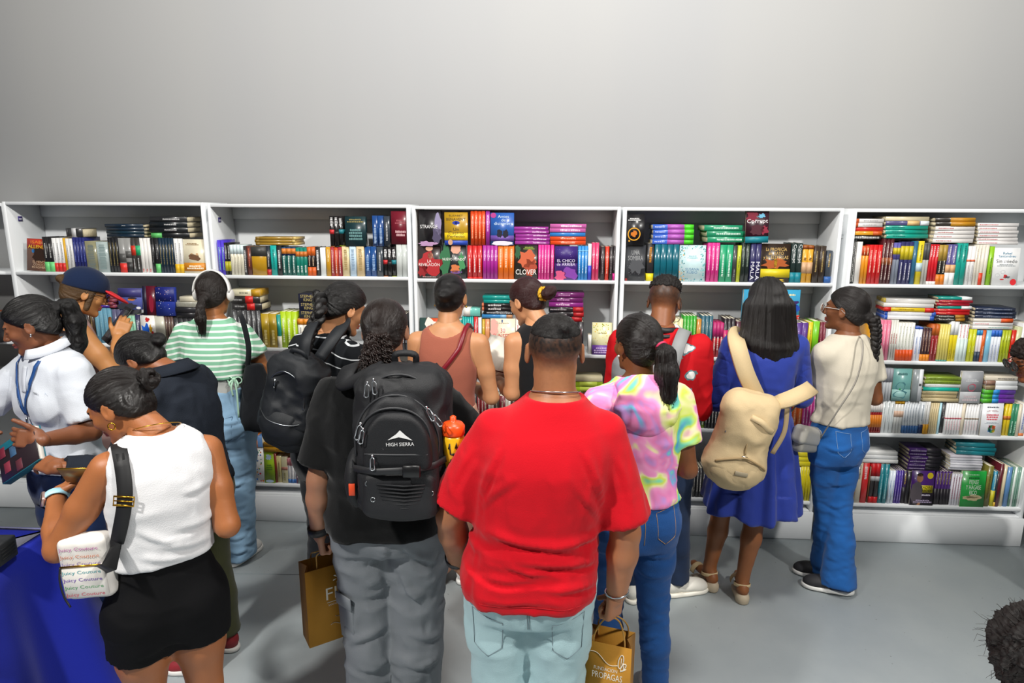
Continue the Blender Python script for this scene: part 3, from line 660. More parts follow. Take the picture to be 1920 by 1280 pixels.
run(2, 3, 568, 586, 3, 858, 'rainbow-banded violet', '#4c2a8a', m=('#2a8ab8', .35, .6), t=('#b82a48', .25), x=('#e8e0f0', .1, .3))
stack(2, 3, 495, 574, 830, 847, [('#d99a18', {'x': ('#8f5f10', .3, .8)}), ('#dfa21e', {'x': ('#8f5f10', .3, .8)})], 'amber-yellow')
stack(2, 3, 470, 494, 818, 838, [('#5f86b8', {'m': ('#d87a28', .3, .6)})], 'blue and orange patterned')
# ---- third bookcase, top shelf
def wtxt(c='#f0dede', a=.2, b=.62): return (c, a, b, .34)
face(3, 0, 783, 826, 461, 'red rose and black romance', '#2a1c1c', art=arts(A_blob('#a81a22', .5, .45, .46, .32, wob=.35, seed=2), A_blob('#8a1018', .2, .25, .2, .2, wob=.3), A_blob('#d8a488', .5, .92, .16, .08), A_blob('#c98a70', .55, .7, .12, .1), A_text('LA\nREVELACIÓN', '#ece4e0', .5, .48, .92, .2), A_lines('#a89090', .5, .05, .8, .04, 1)))
face(3, 0, 827, 874, 460, 'green-edged black romance', '#23282a', art=arts(A_blob('#2a6a42', .15, .5, .2, .5, wob=.2, seed=5), A_blob('#3f8a54', .8, .5, .14, .3, wob=.4, seed=7), A_blob('#d8a088', .58, .9, .2, .16, wob=.1), A_blob('#c8703c', .55, .3, .18, .13, wob=.25), A_blob('#6a4a8a', .6, .2, .24, .05), A_text('EL\nNUEVO MUNDO', '#eceae4', .5, .63, .9, .17), A_lines('#a0a0a0', .5, .05, .8, .04, 1)))
run(3, 0, 876, 904, 3, 460, 'scarlet', '#c01c1e', x=wtxt(), b=('#c8201f', .05))
run(3, 0, 905, 933, 4, 460, 'magenta-purple', '#a82a94', x=wtxt('#f0c8ea', .55, .85))
run(3, 0, 933.5, 964, 3, 460, 'bright orange', '#e4701a', x=wtxt('#fbe0c0', .35, .9), gloss=.45)
face(3, 0, 965, 1008, 460, 'dark clover couple romance', '#2c2a24', art=arts(A_blob('#c8603c', .55, .62, .36, .26, wob=.3, seed=3), A_blob('#a8452c', .7, .35, .3, .24, wob=.3, seed=9), A_blob('#2a5a3a', .12, .8, .12, .2, wob=.3), A_lines('#8aa03a', .62, .92, .5, .09, 2), A_text('CLOVER', '#f0ece6', .5, .22, .92, .15)))
run(3, 0, 1009, 1031, 4, 459, 'fuchsia', '#dc3290', x=wtxt('#f8c8e0', .2, .85))
run(3, 0, 1032, 1039, 1, 459, 'deep fuchsia gap-side', '#d22a84', x=wtxt('#f8c8e0', .2, .85))
face(3, 0, 1040, 1083, 462, 'violet night-sky romance', '#4a2a7c', art=arts(A_box('#3a2272', 0, 1, .5, 1), A_blob('#c8507a', .25, .12, .24, .16, wob=.3), A_blob('#7a3a9c', .7, .2, .3, .18, wob=.3, seed=4), A_text('EL CHICO\nde ARRIBA', '#dcd2ec', .5, .52, .82, .2), A_dots(['#9a86c8'], 12, .1, .9, .7, .95, .012)))
run(3, 0, 1083.5, 1102, 3, 461, 'sky-blue', '#2f8ad2', x=wtxt('#d8ecfa', .2, .75), m=('#7fc0ea', .84, .87))
run(3, 0, 1102.5, 1109, 1, 457, 'white blue-footed', '#e2e4ea', b=('#3a4ac2', .4))
run(3, 0, 1110, 1123, 2, 455, 'rose-pink', '#de3c6e', x=wtxt('#f8c8d4', .3, .8))
run(3, 0, 1126, 1134, 1, 462, 'charcoal leftmost', '#2c2528', x=wtxt('#8a7f82', .2, .8))
run(3, 0, 1134.5, 1142, 1, 462, 'vermilion between charcoal', '#d6331c', x=wtxt('#f0c0b0', .2, .8))
run(3, 0, 1142.5, 1149, 1, 462, 'charcoal middle', '#2a2426', x=wtxt('#8a7f82', .2, .8))
run(3, 0, 1149.5, 1158, 1, 461, 'charcoal pink-footed', '#2c2528', b=('#d8228c', .2), x=wtxt('#8a7f82', .3, .8))
face(3, 0, 785, 827, 394, 'black portrait', '#1c191c', up=1, t=.03, lean=-.02, art=arts(A_blob('#8f86a8', .86, .62, .15, .3, wob=.12, seed=2), A_blob('#4c4460', .8, .3, .2, .24, wob=.2), A_blob('#b08ab0', .4, .06, .38, .07, wob=.4, seed=6), A_text('STRANGE', '#ecebec', .45, .54, .78, .1)), noun='paperback')
face(3, 0, 833, 877, 398, 'gold and yellow novel with blue eye', '#b08a1e', up=1, t=.026, lean=-.02, art=arts(A_box('#e8c41c', 0, 1, .14, .38), A_box('#2a4ab0', 0, 1, .0, .16), A_blob('#2038a0', .5, .68, .16, .06), A_blob('#141830', .5, .68, .06, .04), A_text('ELISABET', '#5a4410', .5, .9, .6, .05), A_text('BENAVENT', '#4a3a10', .5, .79, .84, .08), A_text('Un\nCuento\nPerfecto', '#3a3014', .5, .38, .74, .3), A_blob('#c89a78', .25, .09, .1, .09)))
run(3, 0, 882, 910, 4, 395, 'upper-row orange-red', '#dd4a1c', up=1, x=wtxt('#f6b48c', .2, .85))
run(3, 0, 910.5, 918.5, 1, 394, 'upper-row purple', '#a436a0', up=1, x=wtxt('#f0c8ea', .4, .85))
face(3, 0, 919.5, 964, 399, 'blue night couple romance', '#2a5aa8', up=1, t=.024, lean=-.02, art=arts(A_box('#6a4a9c', 0, 1, .12, .3), A_blob('#b23a8a', .12, .92, .12, .08), A_blob('#1a1a2c', .38, .36, .12, .13, wob=.2), A_blob('#1a1a2c', .64, .36, .12, .13, wob=.2, seed=3), A_blob('#dcd8e4', .5, .06, .46, .07, wob=.12), A_text('Antes\nde\ndiciembre', '#cfe4f4', .55, .78, .8, .3)))
stack(3, 0, 965, 1031, 425, 459, [('#a03a9a', {'x': ('#f0d8ee', .52, .9, .3), 't': ('#8c2c86', .02)})]*5, 'orchid-purple')
stack(3, 0, 1032, 1100, 420, 459, [('#c764a8', {'x': ('#f6e0ee', .3, .85, .5)}), ('#c764a8', {'x': ('#f6e0ee', .3, .85, .5)}), ('#2f7ec8', {}), ('#de4a1a', {'x': ('#f6c8a8', .3, .7)}), ('#de4a1a', {'x': ('#f6c8a8', .3, .7)})], 'pink, blue and orange')
# ---- third bookcase, second shelf
face(3, 1, 786, 832, 597, 'red, white and teal fantasy', '#23403c', art=arts(A_box('#c8491c', .3, 1, .4, 1), A_blob('#ece6dc', .55, .7, .3, .3, wob=.35, seed=4), A_blob('#c2281c', .5, .78, .05, .04)))
run(3, 1, 834, 866, 4, 600, 'shaded jade', '#1f8f88')
run(3, 1, 867, 888, 5, 593, 'teal', '#12a09a', x=('#0b7a76', .2, .8))
run(3, 1, 888.5, 896, 1, 594, 'red white-titled', '#c41f22', x=('#f0dada', .15, .85, .4))
run(3, 1, 896.5, 903, 1, 595, 'white narrow', '#e2e2de')
run(3, 1, 904, 909, 1, 598, 'mustard narrow', '#c2a018')
run(3, 1, 909.5, 918, 1, 598, 'salmon', '#cf8a5c')
face(3, 1, 919, 966, 598, 'cream sunset romance', '#e4d8bf', y0=-.006, art=arts(A_blob('#e8b0a4', .15, .72, .16, .28, wob=.2), A_blob('#dccf8a', .8, .2, .2, .2, wob=.3), A_text('30\nSUNSETS\nPARA', '#cf4a48', .5, .5, .78, .44), A_lines('#c8b8a0', .5, .87, .7, .05, 1)))
run(3, 1, 966.5, 975, 1, 598, 'blush-white', '#e6d4cc', x=('#c8484c', .3, .8))
run(3, 1, 976, 1010, 4, 599, 'light-blue', '#4a9ed8')
run(3, 1, 1030, 1094, 6, 603, 'very dark', '#241f24', x=('#8a4a50', .3, .8))
run(3, 1, 1102, 1109, 1, 628, 'short blank white', '#e4e2de')
face(3, 1, 1110, 1152, 606, 'pale yellow floral', '#dcd8ac', art=arts(A_box('#6a3f98', 0, 1, 0, .3), A_dots(['#d8b82a', '#a8b84a'], 30, .04, .96, .6, .97, .03), A_dots(['#c8a82a'], 8, .04, .96, .35, .55, .02), A_lines('#a8a070', .5, .68, .5, .06, 1), A_lines('#c8b0dc', .5, .14, .8, .2, 3)))
stack(3, 1, 868, 899, 578, 593, [('#6fc0b4', {'b': ('#e2ded6', .4)})], 'white and aqua')
stack(3, 1, 905, 964, 555, 598, [('#129088', {}), ('#129088', {}), ('#241f20', {'x': ('#e2dcdc', .2, .6, .5), 'b': ('#d8704a', .06)}), ('#241f20', {'x': ('#e2dcdc', .2, .6, .5), 'b': ('#d8704a', .06)}), ('#1f1f22', {'x': ('#c8c8cc', .1, .9, .4)}), ('#3a86c2', {'t': ('#b8845c', .2), 'm': ('#7ab0dc', .6, .8)})], 'teal, black and blue')
stack(3, 1, 1029, 1095, 549, 602, [('#6a2060', {'x': ('#c890c0', .25, .6)}), ('#6a2060', {'x': ('#c890c0', .25, .6)}), ('#8a2a80', {'x': ('#e8c8e0', .2, .6, .4)}), ('#262024', {'t': ('#b01c22', .3), 'x': ('#a8a0a4', .05, .5)}), ('#262024', {'t': ('#b01c22', .3), 'x': ('#a8a0a4', .05, .5)}), ('#262024', {'t': ('#b01c22', .3), 'x': ('#a8a0a4', .05, .5)})], 'plum and black')
# ---- third bookcase, third shelf (glimpsed between the people)
run(3, 2, 905, 968, 6, 742, 'half-hidden maroon', ['#7a2430', '#d8d0c4', '#4a3a34'], x=('#d8c8b0', .2, .8))
run(3, 2, 1074, 1140, 7, 736, 'dark oxblood', ['#5a1f28', '#3a2a26', '#7a1f26', '#241d1f'], x=('#b08a7a', .2, .8))
stack(3, 2, 1076, 1132, 706, 731, [('#d2c8a4', {}), ('#8fa81f', {'m': ('#b8c84a', .2, .8)}), ('#93ab22', {'m': ('#b8c84a', .2, .8)})], 'cream and lime')
# ---- fourth bookcase, top shelf
face(4, 0, 1171, 1211, 460, 'charcoal smoky', '#34363a', art=arts(A_blob('#4a4c50', .55, .5, .36, .3, wob=.3), A_text('UNA\nSOMBRA', '#9a9c9e', .5, .72, .74, .28), A_blob('#8a2424', .06, .04, .06, .04), A_dots(['#7a7c80'], 14, .1, .9, .1, .5, .015)))
run(4, 0, 1213, 1226, 1, 456, 'black orange-titled yellow-footed', '#2a2a2c', b=('#e0cf1c', .2), x=('#d08a22', .5, .9, .4))
run(4, 0, 1227, 1273, 4, 458, 'dark teal glossy', '#0e5f70', gloss=.3, b=('#152a30', .08))
face(4, 0, 1274, 1324, 460, 'pale aqua floral', '#c4dfe2', art=arts(A_dots(['#4aa0a0', '#2f7a86', '#d89a3a'], 50, .02, .2, .02, .98, .022, 2), A_dots(['#4aa0a0', '#7ac0c0'], 40, .8, .98, .02, .98, .022, 3), A_dots(['#4aa0a0', '#8fcaca'], 26, .1, .9, .9, .99, .02, 4), A_dots(['#3a8a94'], 16, .1, .9, .01, .08, .02, 5), A_text('SUSANA\nRUBIO', '#5a86a8', .5, .3, .52, .16), A_lines('#a0ccd4', .5, .68, .4, .1, 2)))
run(4, 0, 1326, 1349, 3, 455, 'raspberry-pink', '#d6348a', x=wtxt('#f8d0e4', .3, .9))
run(4, 0, 1349.5, 1374, 2, 459, 'emerald white-titled', '#1f9c6c', x=wtxt('#d8f0e4', .15, .75))
run(4, 0, 1374, 1382, 1, 460, 'charcoal grey-topped', '#3a3a3c', x=('#8a8a8a', .15, .35))
run(4, 0, 1382.5, 1389.5, 1, 460, 'acid-yellow', '#b9c22a', x=('#4a4a20', .4, .7))
run(4, 0, 1390, 1406, 2, 455, 'bottle-green-black', '#1e2a26', x=('#8fa08f', .4, .9))
run(4, 0, 1407, 1427, 2, 455, 'indigo white-scripted', '#2c2a5a', w=('MALA', '#e6e6ee', .06, .52, .7))
face(4, 0, 1428, 1483, 457, 'black and gold prophecy novel', '#2a1d14', t=.034, art=arts(A_blob('#a8521c', .5, .5, .4, .13, wob=.4, seed=3), A_blob('#e8b82a', .5, .5, .06, .12, wob=.2), A_box('#d8c41a', -.005, 1.005, .13, .35, .0012), A_blob('#c8a82a', .5, .05, .3, .05, wob=.3), A_text('La PROFECÍA\ndel RAYO\ny las ESTRELLAS', '#d8b26a', .5, .75, .86, .34)))
run(4, 0, 1483.5, 1504, 2, 456, 'dark green teal-footed', '#1d2e2c', b=('#15808f', .26), w=('Corrupt', '#e2e6e4', .5, .97, .75))
run(4, 0, 1504.5, 1524, 2, 460, 'golden sunset', '#d9a02a', t=('#8f4a1c', .1), m=('#caa27c', .25, .55), x=('#5a2a18', .6, .68, .6))
run(4, 0, 1525, 1548, 2, 461, 'chocolate-brown', '#33261c', x=('#a89058', .3, .85))
run(4, 0, 1548.5, 1559.5, 1, 470, 'short slate-blue', '#39414c', b=('#2a5a9c', .2), x=('#b89a5a', .5, .9))
face(4, 0, 1174, 1209, 402, 'black novel with gold ring emblem', '#18171a', up=1, t=.04, lean=-.02, art=arts(A_blob('#d89a22', .42, .36, .36, .215, n=28, inner=.84), A_blob('#c8701c', .42, .36, .16, .1, wob=.3, seed=5), A_lines('#d8d8d8', .42, .84, .72, .1, 2), A_blob('#d89a22', .16, .14, .05, .03)))
stack(4, 0, 1225, 1303, 421, 457, [('#3f6ad0', {'t': ('#4fd02a', .24), 'm': ('#b05ab8', .36, .77), 'x': ('#c8d0f0', .05, .3)})]*4, 'blue-to-pink green-tailed')
stack(4, 0, 1324, 1398, 422, 455, [('#22946a', {'x': ('#d8f0e4', .25, .9, .4), 'dx': -.012}), ('#1f8a62', {'x': ('#d8f0e4', .25, .9, .4)}), ('#22946a', {'x': ('#d8f0e4', .25, .9, .4), 'dx': .01})], 'emerald', rz=.06)
face(4, 0, 1399, 1443, 394, 'dark rose-petal', '#331420', up=1, t=.025, lean=-.02, tilt=-.03, art=arts(A_blob('#7a1a30', .25, .82, .24, .16, wob=.35), A_blob('#6ab0d0', .68, .84, .14, .07, wob=.4, seed=3), A_blob('#8a2038', .8, .4, .18, .14, wob=.35, seed=7), A_blob('#4a1c28', .5, .4, .3, .16, wob=.2), A_box('#17808e', 0, 1, 0, .2), A_text('Corrupt', '#ece6e8', .5, .66, .9, .16)), noun='paperback')
# ---- fourth bookcase, second shelf
run(4, 1, 1256, 1280, 3, 598, 'pale straw', '#cfcb9c', x=('#a09a5c', .4, .6))
run(4, 1, 1281, 1305, 4, 592, 'grass-green', '#2f9c2a', b=('#2fc04a', .35), x=('#a8e08a', .3, .9, .4))
run(4, 1, 1305.5, 1314.5, 1, 598, 'amber', '#b97a1c', x=('#e0b05a', .2, .7))
run(4, 1, 1315, 1336, 3, 592, 'slate-teal gold-footed', '#2f5c6c', b=('#a8925a', .18), x=('#a8b8b0', .35, .85))
run(4, 1, 1336.5, 1356, 3, 605, 'crimson pink-topped', '#c02a34', t=('#b02a6a', .45), x=('#f0e0d8', .2, .6, .5))
run(4, 1, 1356.5, 1378, 3, 597, 'black pink-spotted', '#241c22', m=('#c02a6a', .3, .7), x=('#e8c8a0', .2, .6))
run(4, 1, 1379, 1472, 9, 603, 'hidden maroon', ['#4a2030', '#2a2a40', '#5a2a20'])
run(4, 1, 1473, 1491, 2, 606, 'tangerine', '#d8661c', x=('#7a3410', .1, .3))
run(4, 1, 1491.5, 1514, 2, 605, 'violet', '#553082', x=('#8a6ab8', .2, .8))
run(4, 1, 1515, 1523, 1, 604, 'lemon', '#d2c01c', x=('#8f8210', .2, .8))
run(4, 1, 1523.5, 1535.5, 1, 602, 'leaf-green rounded', '#72bd1c')
run(4, 1, 1536, 1549, 2, 604, 'maroon', '#6e1c30', x=('#b87a80', .2, .8))
face(4, 1, 1393, 1500, 543, 'large sky-blue comic', '#3a9ac2', up=1, t=.03, lean=-.02, art=arts(A_blob('#3a2260', .82, .6, .12, .12, wob=.4, seed=2), A_blob('#d8a82a', .8, .4, .1, .1, wob=.4), A_blob('#1f4aa8', .9, .38, .1, .14, wob=.3, seed=5), A_box('#e6e4e0', 0, 1, 0, .22), A_blob('#c8322a', .92, .14, .08, .1, wob=.4), A_blob('#2a9ac8', .8, .14, .05, .06), A_lines('#e8e0b0', .8, .84, .3, .08, 1)))
# ---- fourth bookcase, third and bottom shelves
run(4, 2, 1304, 1316, 2, 738, 'blue white-chequered', '#1f5aa8', x=('#e0e4ea', .1, .9, .6))
run(4, 2, 1316, 1340, 4, 738, 'green-and-white', '#8ab01f', x=('#eef0e0', .1, .9, .6))
face(4, 2, 1309, 1339, 682, 'orange cartoon', '#d8621c', up=1, art=arts(A_blob('#2a2a50', .5, .35, .3, .25, wob=.4), A_blob('#e8c04a', .4, .3, .12, .1)))
run(4, 2, 1472, 1486, 2, 735, 'aubergine', '#5a1f50', x=('#d09ac0', .2, .8))
run(4, 2, 1486.5, 1506, 2, 735, 'orange-peel', '#d8601c', x=('#f0c090', .2, .8))
run(4, 2, 1506.5, 1530, 4, 732, 'pink-magenta', '#d0409a', x=('#f0d0e4', .2, .8))
run(4, 3, 1262, 1300, 4, 897, 'yellow', ['#d0a81c', '#d8b42a', '#c0281f', '#dcd6c8'], x=('#8a6a10', .2, .7))
run(4, 3, 1474, 1500, 4, 876, 'slim white', '#dfe2e2', x=('#9aa0a4', .1, .3))
run(4, 3, 1500.5, 1527, 4, 875, 'canary-yellow', '#d6c81c', x=('#a89c1a', .1, .9))
stack(4, 3, 1478, 1526, 848, 875, ['#cfc01c', '#d8ca22', '#d0c21e'], 'canary')
# ---- fifth bookcase, top shelf
run(5, 0, 1590, 1605, 3, 449, 'black-and-white comic', '#232627', x=('#d8d8d4', .05, .95, .6))
run(5, 0, 1605.5, 1616, 1, 453, 'chalk-white', '#dcdad6')
run(5, 0, 1616.5, 1628, 2, 461, 'flame yellow-orange', '#dc8f1c', t=('#c8481c', .25), x=('#f6e8c0', .78, .95))
run(5, 0, 1628.5, 1653, 3, 459, 'fire-red', '#c81a1c', x=('#f0c8b8', .3, .85))
run(5, 0, 1654, 1675, 3, 447, 'oxblood brown-banded', '#4a161c', m=('#8a4a24', .42, .58), x=('#d8c8c0', .1, .9))
run(5, 0, 1675.5, 1687, 2, 455, 'ash-grey violet-topped', '#7f8796', t=('#5a56a0', .4), m=('#c8b41c', .72, .88))
run(5, 0, 1687.5, 1712, 3, 453, 'navy yellow-capped', '#2e2e5c', m=('#c2b01c', .58, .9), x=('#d8d8e4', .1, .5))
run(5, 0, 1712.5, 1720, 1, 452, 'petrol-blue', '#28607f')
run(5, 0, 1721, 1731, 1, 452, 'yellow and sky', '#d8c422', m=('#b8cfd8', .3, .5), x=('#7a7020', .55, .9))
run(5, 0, 1732, 1742, 2, 456, 'ash-white', '#b8b6ae', t=('#4c4c4c', .4))
run(5, 0, 1742.5, 1759, 3, 458, 'red white-footed', '#c41a26', b=('#e8e4e0', .08), x=('#f0d8d8', .7, .95, .5))
run(5, 0, 1759.5, 1775, 2, 459, 'black orange-footed', '#24221f', b=('#d87a1c', .26), t=('#a88a3a', .4), x=('#e0d8c8', .3, .6))
run(5, 0, 1775.5, 1793, 2, 458, 'violet-to-sunset', '#5a548c', b=('#e2e2e0', .3), m=('#d8a878', .3, .5), x=('#e8e0e0', .55, .95))
run(5, 0, 1794, 1813.5, 2, 456, 'turquoise dark-lettered', '#14998a', x=('#0c5f58', .55, .95))
run(5, 0, 1814, 1828, 2, 461, 'white orange-marked', '#e2e0de', m=('#d86a48', .6, .65), x=('#a8a8a8', .1, .5))
run(5, 0, 1829, 1840, 2, 459, 'bone-white', '#dcd6c8', x=('#b8b0a0', .2, .9))
run(5, 0, 1840.3, 1846, 1, 459, 'bone-white red-tagged', '#dcd6c8', b=('#cf3f1f', .3))
run(5, 0, 1846.3, 1853, 1, 459, 'bone-white end', '#d8d2c4')
run(5, 0, 1854, 1862.5, 1, 462, 'apple-green', '#8cc022', x=('#3f6a10', .3, .7))
face(5, 0, 1864, 1914, 465, 'white line-drawing', '#dfe0e0', art=arts(A_text('Rafael\nSantandreu', '#2f7fa4', .5, .82, .66, .14), A_text('Sin miedo', '#20242a', .5, .65, .8, .09), A_lines('#9aa0a4', .5, .54, .7, .07, 2), A_blob('#cf2a30', .82, .09, .12, .085), A_blob('#c02a2c', .5, .24, .07, .05, wob=.3), A_blob('#5a5a5e', .58, .22, .1, .03, wob=.4), A_blob('#c02a2c', .38, .16, .08, .015), A_blob('#b8babc', .4, .36, .09, .05, inner=.85), A_blob('#b8babc', .2, .27, .09, .05, inner=.85)))
stack(5, 0, 1598, 1658, 410, 447, [('#dcdad8', {'b': ('#d8693c', .2), 'x': ('#9a9a9a', .35, .8)}), ('#dcdad8', {'b': ('#d8693c', .2), 'x': ('#9a9a9a', .35, .8)}), ('#c8261f', {}), ('#dc9a22', {'t': ('#c8581f', .3)}), ('#2b2b2c', {'x': ('#d8d8d4', .05, .95, .6)})], 'white, red and orange', rz=.04)
stack(5, 0, 1660, 1745, 406, 452, [('#d9cdaa', {'n': 'teal, violet and cream'}), ('#4c4a78', {'t': ('#dce2e6', .2), 'm': ('#d8b47c', .5, .78)}), ('#129a86', {'x': ('#0c5f58', .15, .45)}), ('#129a86', {'x': ('#0c5f58', .15, .45)}), ('#129a86', {'x': ('#0c5f58', .15, .45), 'dx': .012})], 'teal, violet and cream', rz=.07)
stack(5, 0, 1755, 1830, 408, 456, [('#2a251e', {'t': ('#b9821c', .62)}), ('#2a251e', {'t': ('#b9821c', .62)}), ('#e2dedb', {'x': ('#b85a60', .08, .45)}), ('#e2dedb', {'x': ('#b85a60', .08, .45)}), ('#e2dedb', {'x': ('#b85a60', .08, .45)}), ('#e2dedb', {'x': ('#b85a60', .08, .45)})], 'white and amber-black', rz=-.02)
stack(5, 0, 1836, 1909, 418, 460, [('#e0dddb', {'x': ('#c05a62', .05, .5), 'dx': .002*i}) for i in range(6)], 'white red-lettered', rz=-.09)
# ---- fifth bookcase, second shelf
run(5, 1, 1631, 1634, 1, 610, 'slim golden', '#d8981c')
run(5, 1, 1634.5, 1646, 2, 612, 'slim milk-white', '#e0dede')
run(5, 1, 1649, 1669, 3, 600, 'candy-pink', '#d8748f', x=('#f0c8d4', .4, .9))
run(5, 1, 1670, 1683, 3, 600, 'grey-white red-worded', '#d0d0c8', x=('#a8484c', .42, .66, .5))
run(5, 1, 1683.5, 1714, 5, 605, 'white orange-skirted', '#e0e0da', b=('#dd5118', .29), x=('#a8b09a', .35, .9))
run(5, 1, 1715, 1728, 2, 613, 'white blue-inked', '#dfe2ea', t=('#2f5ab8', .06), x=('#6a86c0', .2, .7))
run(5, 1, 1728.5, 1745, 3, 615, 'dark-brown flame-footed', '#40262a', b=('#d8801c', .2), x=('#c8a088', .3, .9))
run(5, 1, 1746, 1760, 2, 608, 'brick-maroon', '#8f1c22', t=('#b85a1c', .3), x=('#d8a0a0', .2, .6))
run(5, 1, 1761, 1780, 4, 608, 'pale-yellow', '#d6c86a', b=('#4a8a7a', .04), x=('#b8a84a', .3, .6))
run(5, 1, 1781, 1796, 2, 602, 'white-over-yellow', '#dcc81c', t=('#e0e2e2', .34), x=('#8a7c10', .05, .3))
run(5, 1, 1796.5, 1815, 3, 608, 'white coral-lettered', '#dfe4e2', x=('#e0606c', .65, .98), b=('#c8d8d4', .6))
run(5, 1, 1816, 1829, 2, 617, 'chartreuse', '#c2c41e', x=('#dfe07a', .3, .5))
run(5, 1, 1830, 1840.5, 2, 619, 'sky-topped black-footed', '#d8d4d8', t=('#2f8cc8', .16), b=('#26364c', .32))
run(5, 1, 1841, 1847, 1, 619, 'burnt-orange', '#c85a1a', x=('#e8c0a0', .2, .5))
run(5, 1, 1847.5, 1857, 1, 619, 'powder-blue', '#7fbcd8')
run(5, 1, 1857.5, 1876, 3, 619, 'white blue-scribbled', '#dde2ea', t=('#2f6ac8', .2), x=('#8fa0c8', .05, .55))
run(5, 1, 1877, 1894, 3, 619, 'olive-lime', '#a8b41c', x=('#6a741a', .3, .7))
run(5, 1, 1895, 1903, 1, 619, 'poppy-red', '#c4220f', x=('#f0c8b8', .05, .35, .5))
run(5, 1, 1904, 1914, 1, 613, 'pale-khaki', '#c4c89a')
run(5, 1, 1914.5, 1935, 2, 606, 'white grey-lettered', '#dfe0e2', x=('#5f6468', .2, .9))
stack(5, 1, 1664, 1755, 562, 606, [('#d2d0cc', {'b': ('#b9a13a', .05), 'rz': -.06}), ('#dedcd8', {'dx': -.01}), ('#d8b61c', {'b': ('#cf241c', .14), 't': ('#cf241c', .18), 'x': ('#8f7a10', .3, .6)}), ('#dcdde0', {'b': ('#2f57b0', .06), 't': ('#2f57b0', .08), 'dx': .008}), ('#dcdde0', {'b': ('#2f57b0', .06), 't': ('#2f57b0', .08)})], 'white and yellow slipping', rz=-.12)
stack(5, 1, 1758, 1821, 557, 606, [('#138f84', {'t': ('#dfe2e2', .3)}), ('#a5182c', {'x': ('#d88a6a', .1, .3)}), ('#a5182c', {'x': ('#d88a6a', .1, .3)}), ('#138f84', {'t': ('#dfe2e2', .3)}), ('#c01a1f', {'x': ('#d88a6a', .1, .3)}), ('#c01a1f', {'x': ('#d88a6a', .1, .3)}), ('#2c2826', {'m': ('#a8731c', .6, .88), 'x': ('#c8c8c0', .1, .55)}), ('#2c2826', {'m': ('#a8731c', .6, .88), 'x': ('#c8c8c0', .1, .55)})], 'red, teal and black', rz=-.03)
stack(5, 1, 1828, 1905, 577, 618, [('#18243f', {'x': ('#8a93a8', .2, .9)}), ('#18243f', {'x': ('#8a93a8', .2, .9)}), ('#18243f', {'x': ('#8a93a8', .2, .9)}), ('#d9d2c8', {'t': ('#d8531c', .3)}), ('#e2e0de', {'x': ('#d86a70', .05, .4)}), ('#e2e0de', {'x': ('#6aa89a', .4, .9)})], 'navy and white', rz=-.02)
# ---- fifth bookcase, third shelf
run(5, 2, 1626, 1653, 6, 757, 'crimson orange-middled', '#8f161c', m=('#d87a1c', .2, .62), t=('#e6e0dc', .28), b=('#6a0f14', .06))
run(5, 2, 1654, 1676, 3, 751, 'blank milk-white', '#dfe4e4', x=('#b0bcbc', .3, .9))
run(5, 2, 1677, 1693, 3, 751, 'white yellow-capped peach-banded', '#e2e2de', t=('#dca41c', .1), m=('#dcb8a0', .5, .68))
run(5, 2, 1694, 1724, 6, 752, 'white blue-footed tall', '#dfe4e8', b=('#35649c', .24), x=('#8f9fb0', .35, .9))
run(5, 2, 1725, 1733, 1, 753, 'white navy-footed', '#dfe4e8', b=('#16305c', .28), x=('#8f9fb0', .4, .9))
run(5, 2, 1733.5, 1743, 2, 753, 'white amber-footed', '#e2e2e0', b=('#dfa01c', .3), x=('#a8a8a0', .4, .9))
run(5, 2, 1743.5, 1759, 4, 755, 'sand-beige', '#c4b48c', x=('#a08f68', .2, .8))
run(5, 2, 1759.5, 1764, 1, 755, 'pale-cyan slim', '#a8d0dc')
run(5, 2, 1764.5, 1772, 1, 754, 'jet-black', '#1e1e22', x=('#8a8a8a', .5, .9), b=('#d8d8d8', .03))
run(5, 2, 1772.5, 1803, 6, 756, 'white red-dotted', '#e0e0e0', m=('#b85a64', .5, .54), x=('#d0a8b0', .15, .45, .5))
run(5, 2, 1803.5, 1809, 1, 756, 'ecru slim', '#d2c6b0')
run(5, 2, 1809.5, 1835, 5, 757, 'white umber-dotted', '#dedede', m=('#8a7a68', .5, .54), x=('#d0b8bc', .15, .45, .5))
run(5, 2, 1835.5, 1840, 1, 757, 'grey slim', '#a8aaac')
face(5, 2, 1841, 1882, 757, 'white book with coloured wheel emblem', '#dde0e4', y0=-.006, noun='paperback', art=arts(A_lines('#5a6068', .5, .88, .74, .05, 1), A_lines('#c8a8ac', .5, .77, .54, .06, 2), A_lines('#d04a58', .5, .58, .72, .2, 3, 4), A_lines('#9aa4ac', .5, .4, .66, .06, 2), A_blob('#2f7a4a', .52, .22, .17, .12), A_blob('#d8542a', .6, .27, .09, .06, wob=.3), A_blob('#2f5ab0', .42, .18, .08, .06, wob=.3), A_blob('#d8b82a', .6, .16, .07, .05, wob=.3), A_blob('#b02a6a', .42, .28, .06, .05, wob=.3), A_blob('#dde0e4', .52, .22, .06, .04)))
run(5, 2, 1883, 1895, 2, 757, 'yellow rust-banded', '#d8bd1c', m=('#b86a1c', .5, .62))
run(5, 2, 1895.5, 1908, 2, 757, 'viridian', '#2f7f5c', x=('#a8d8c0', .1, .45, .5))
run(5, 2, 1908.5, 1914, 1, 758, 'ivory slim', '#d8ceb8')
run(5, 2, 1914.5, 1924, 1, 757, 'white orange-inked', '#e0e0e0', x=('#3a5ab0', .2, .9), b=('#d8783a', .08))
run(5, 2, 1656, 1673, 3, 691, 'upper-row grey-topped white', '#dcdfe2', up=1, t=('#a2a2aa', .42))
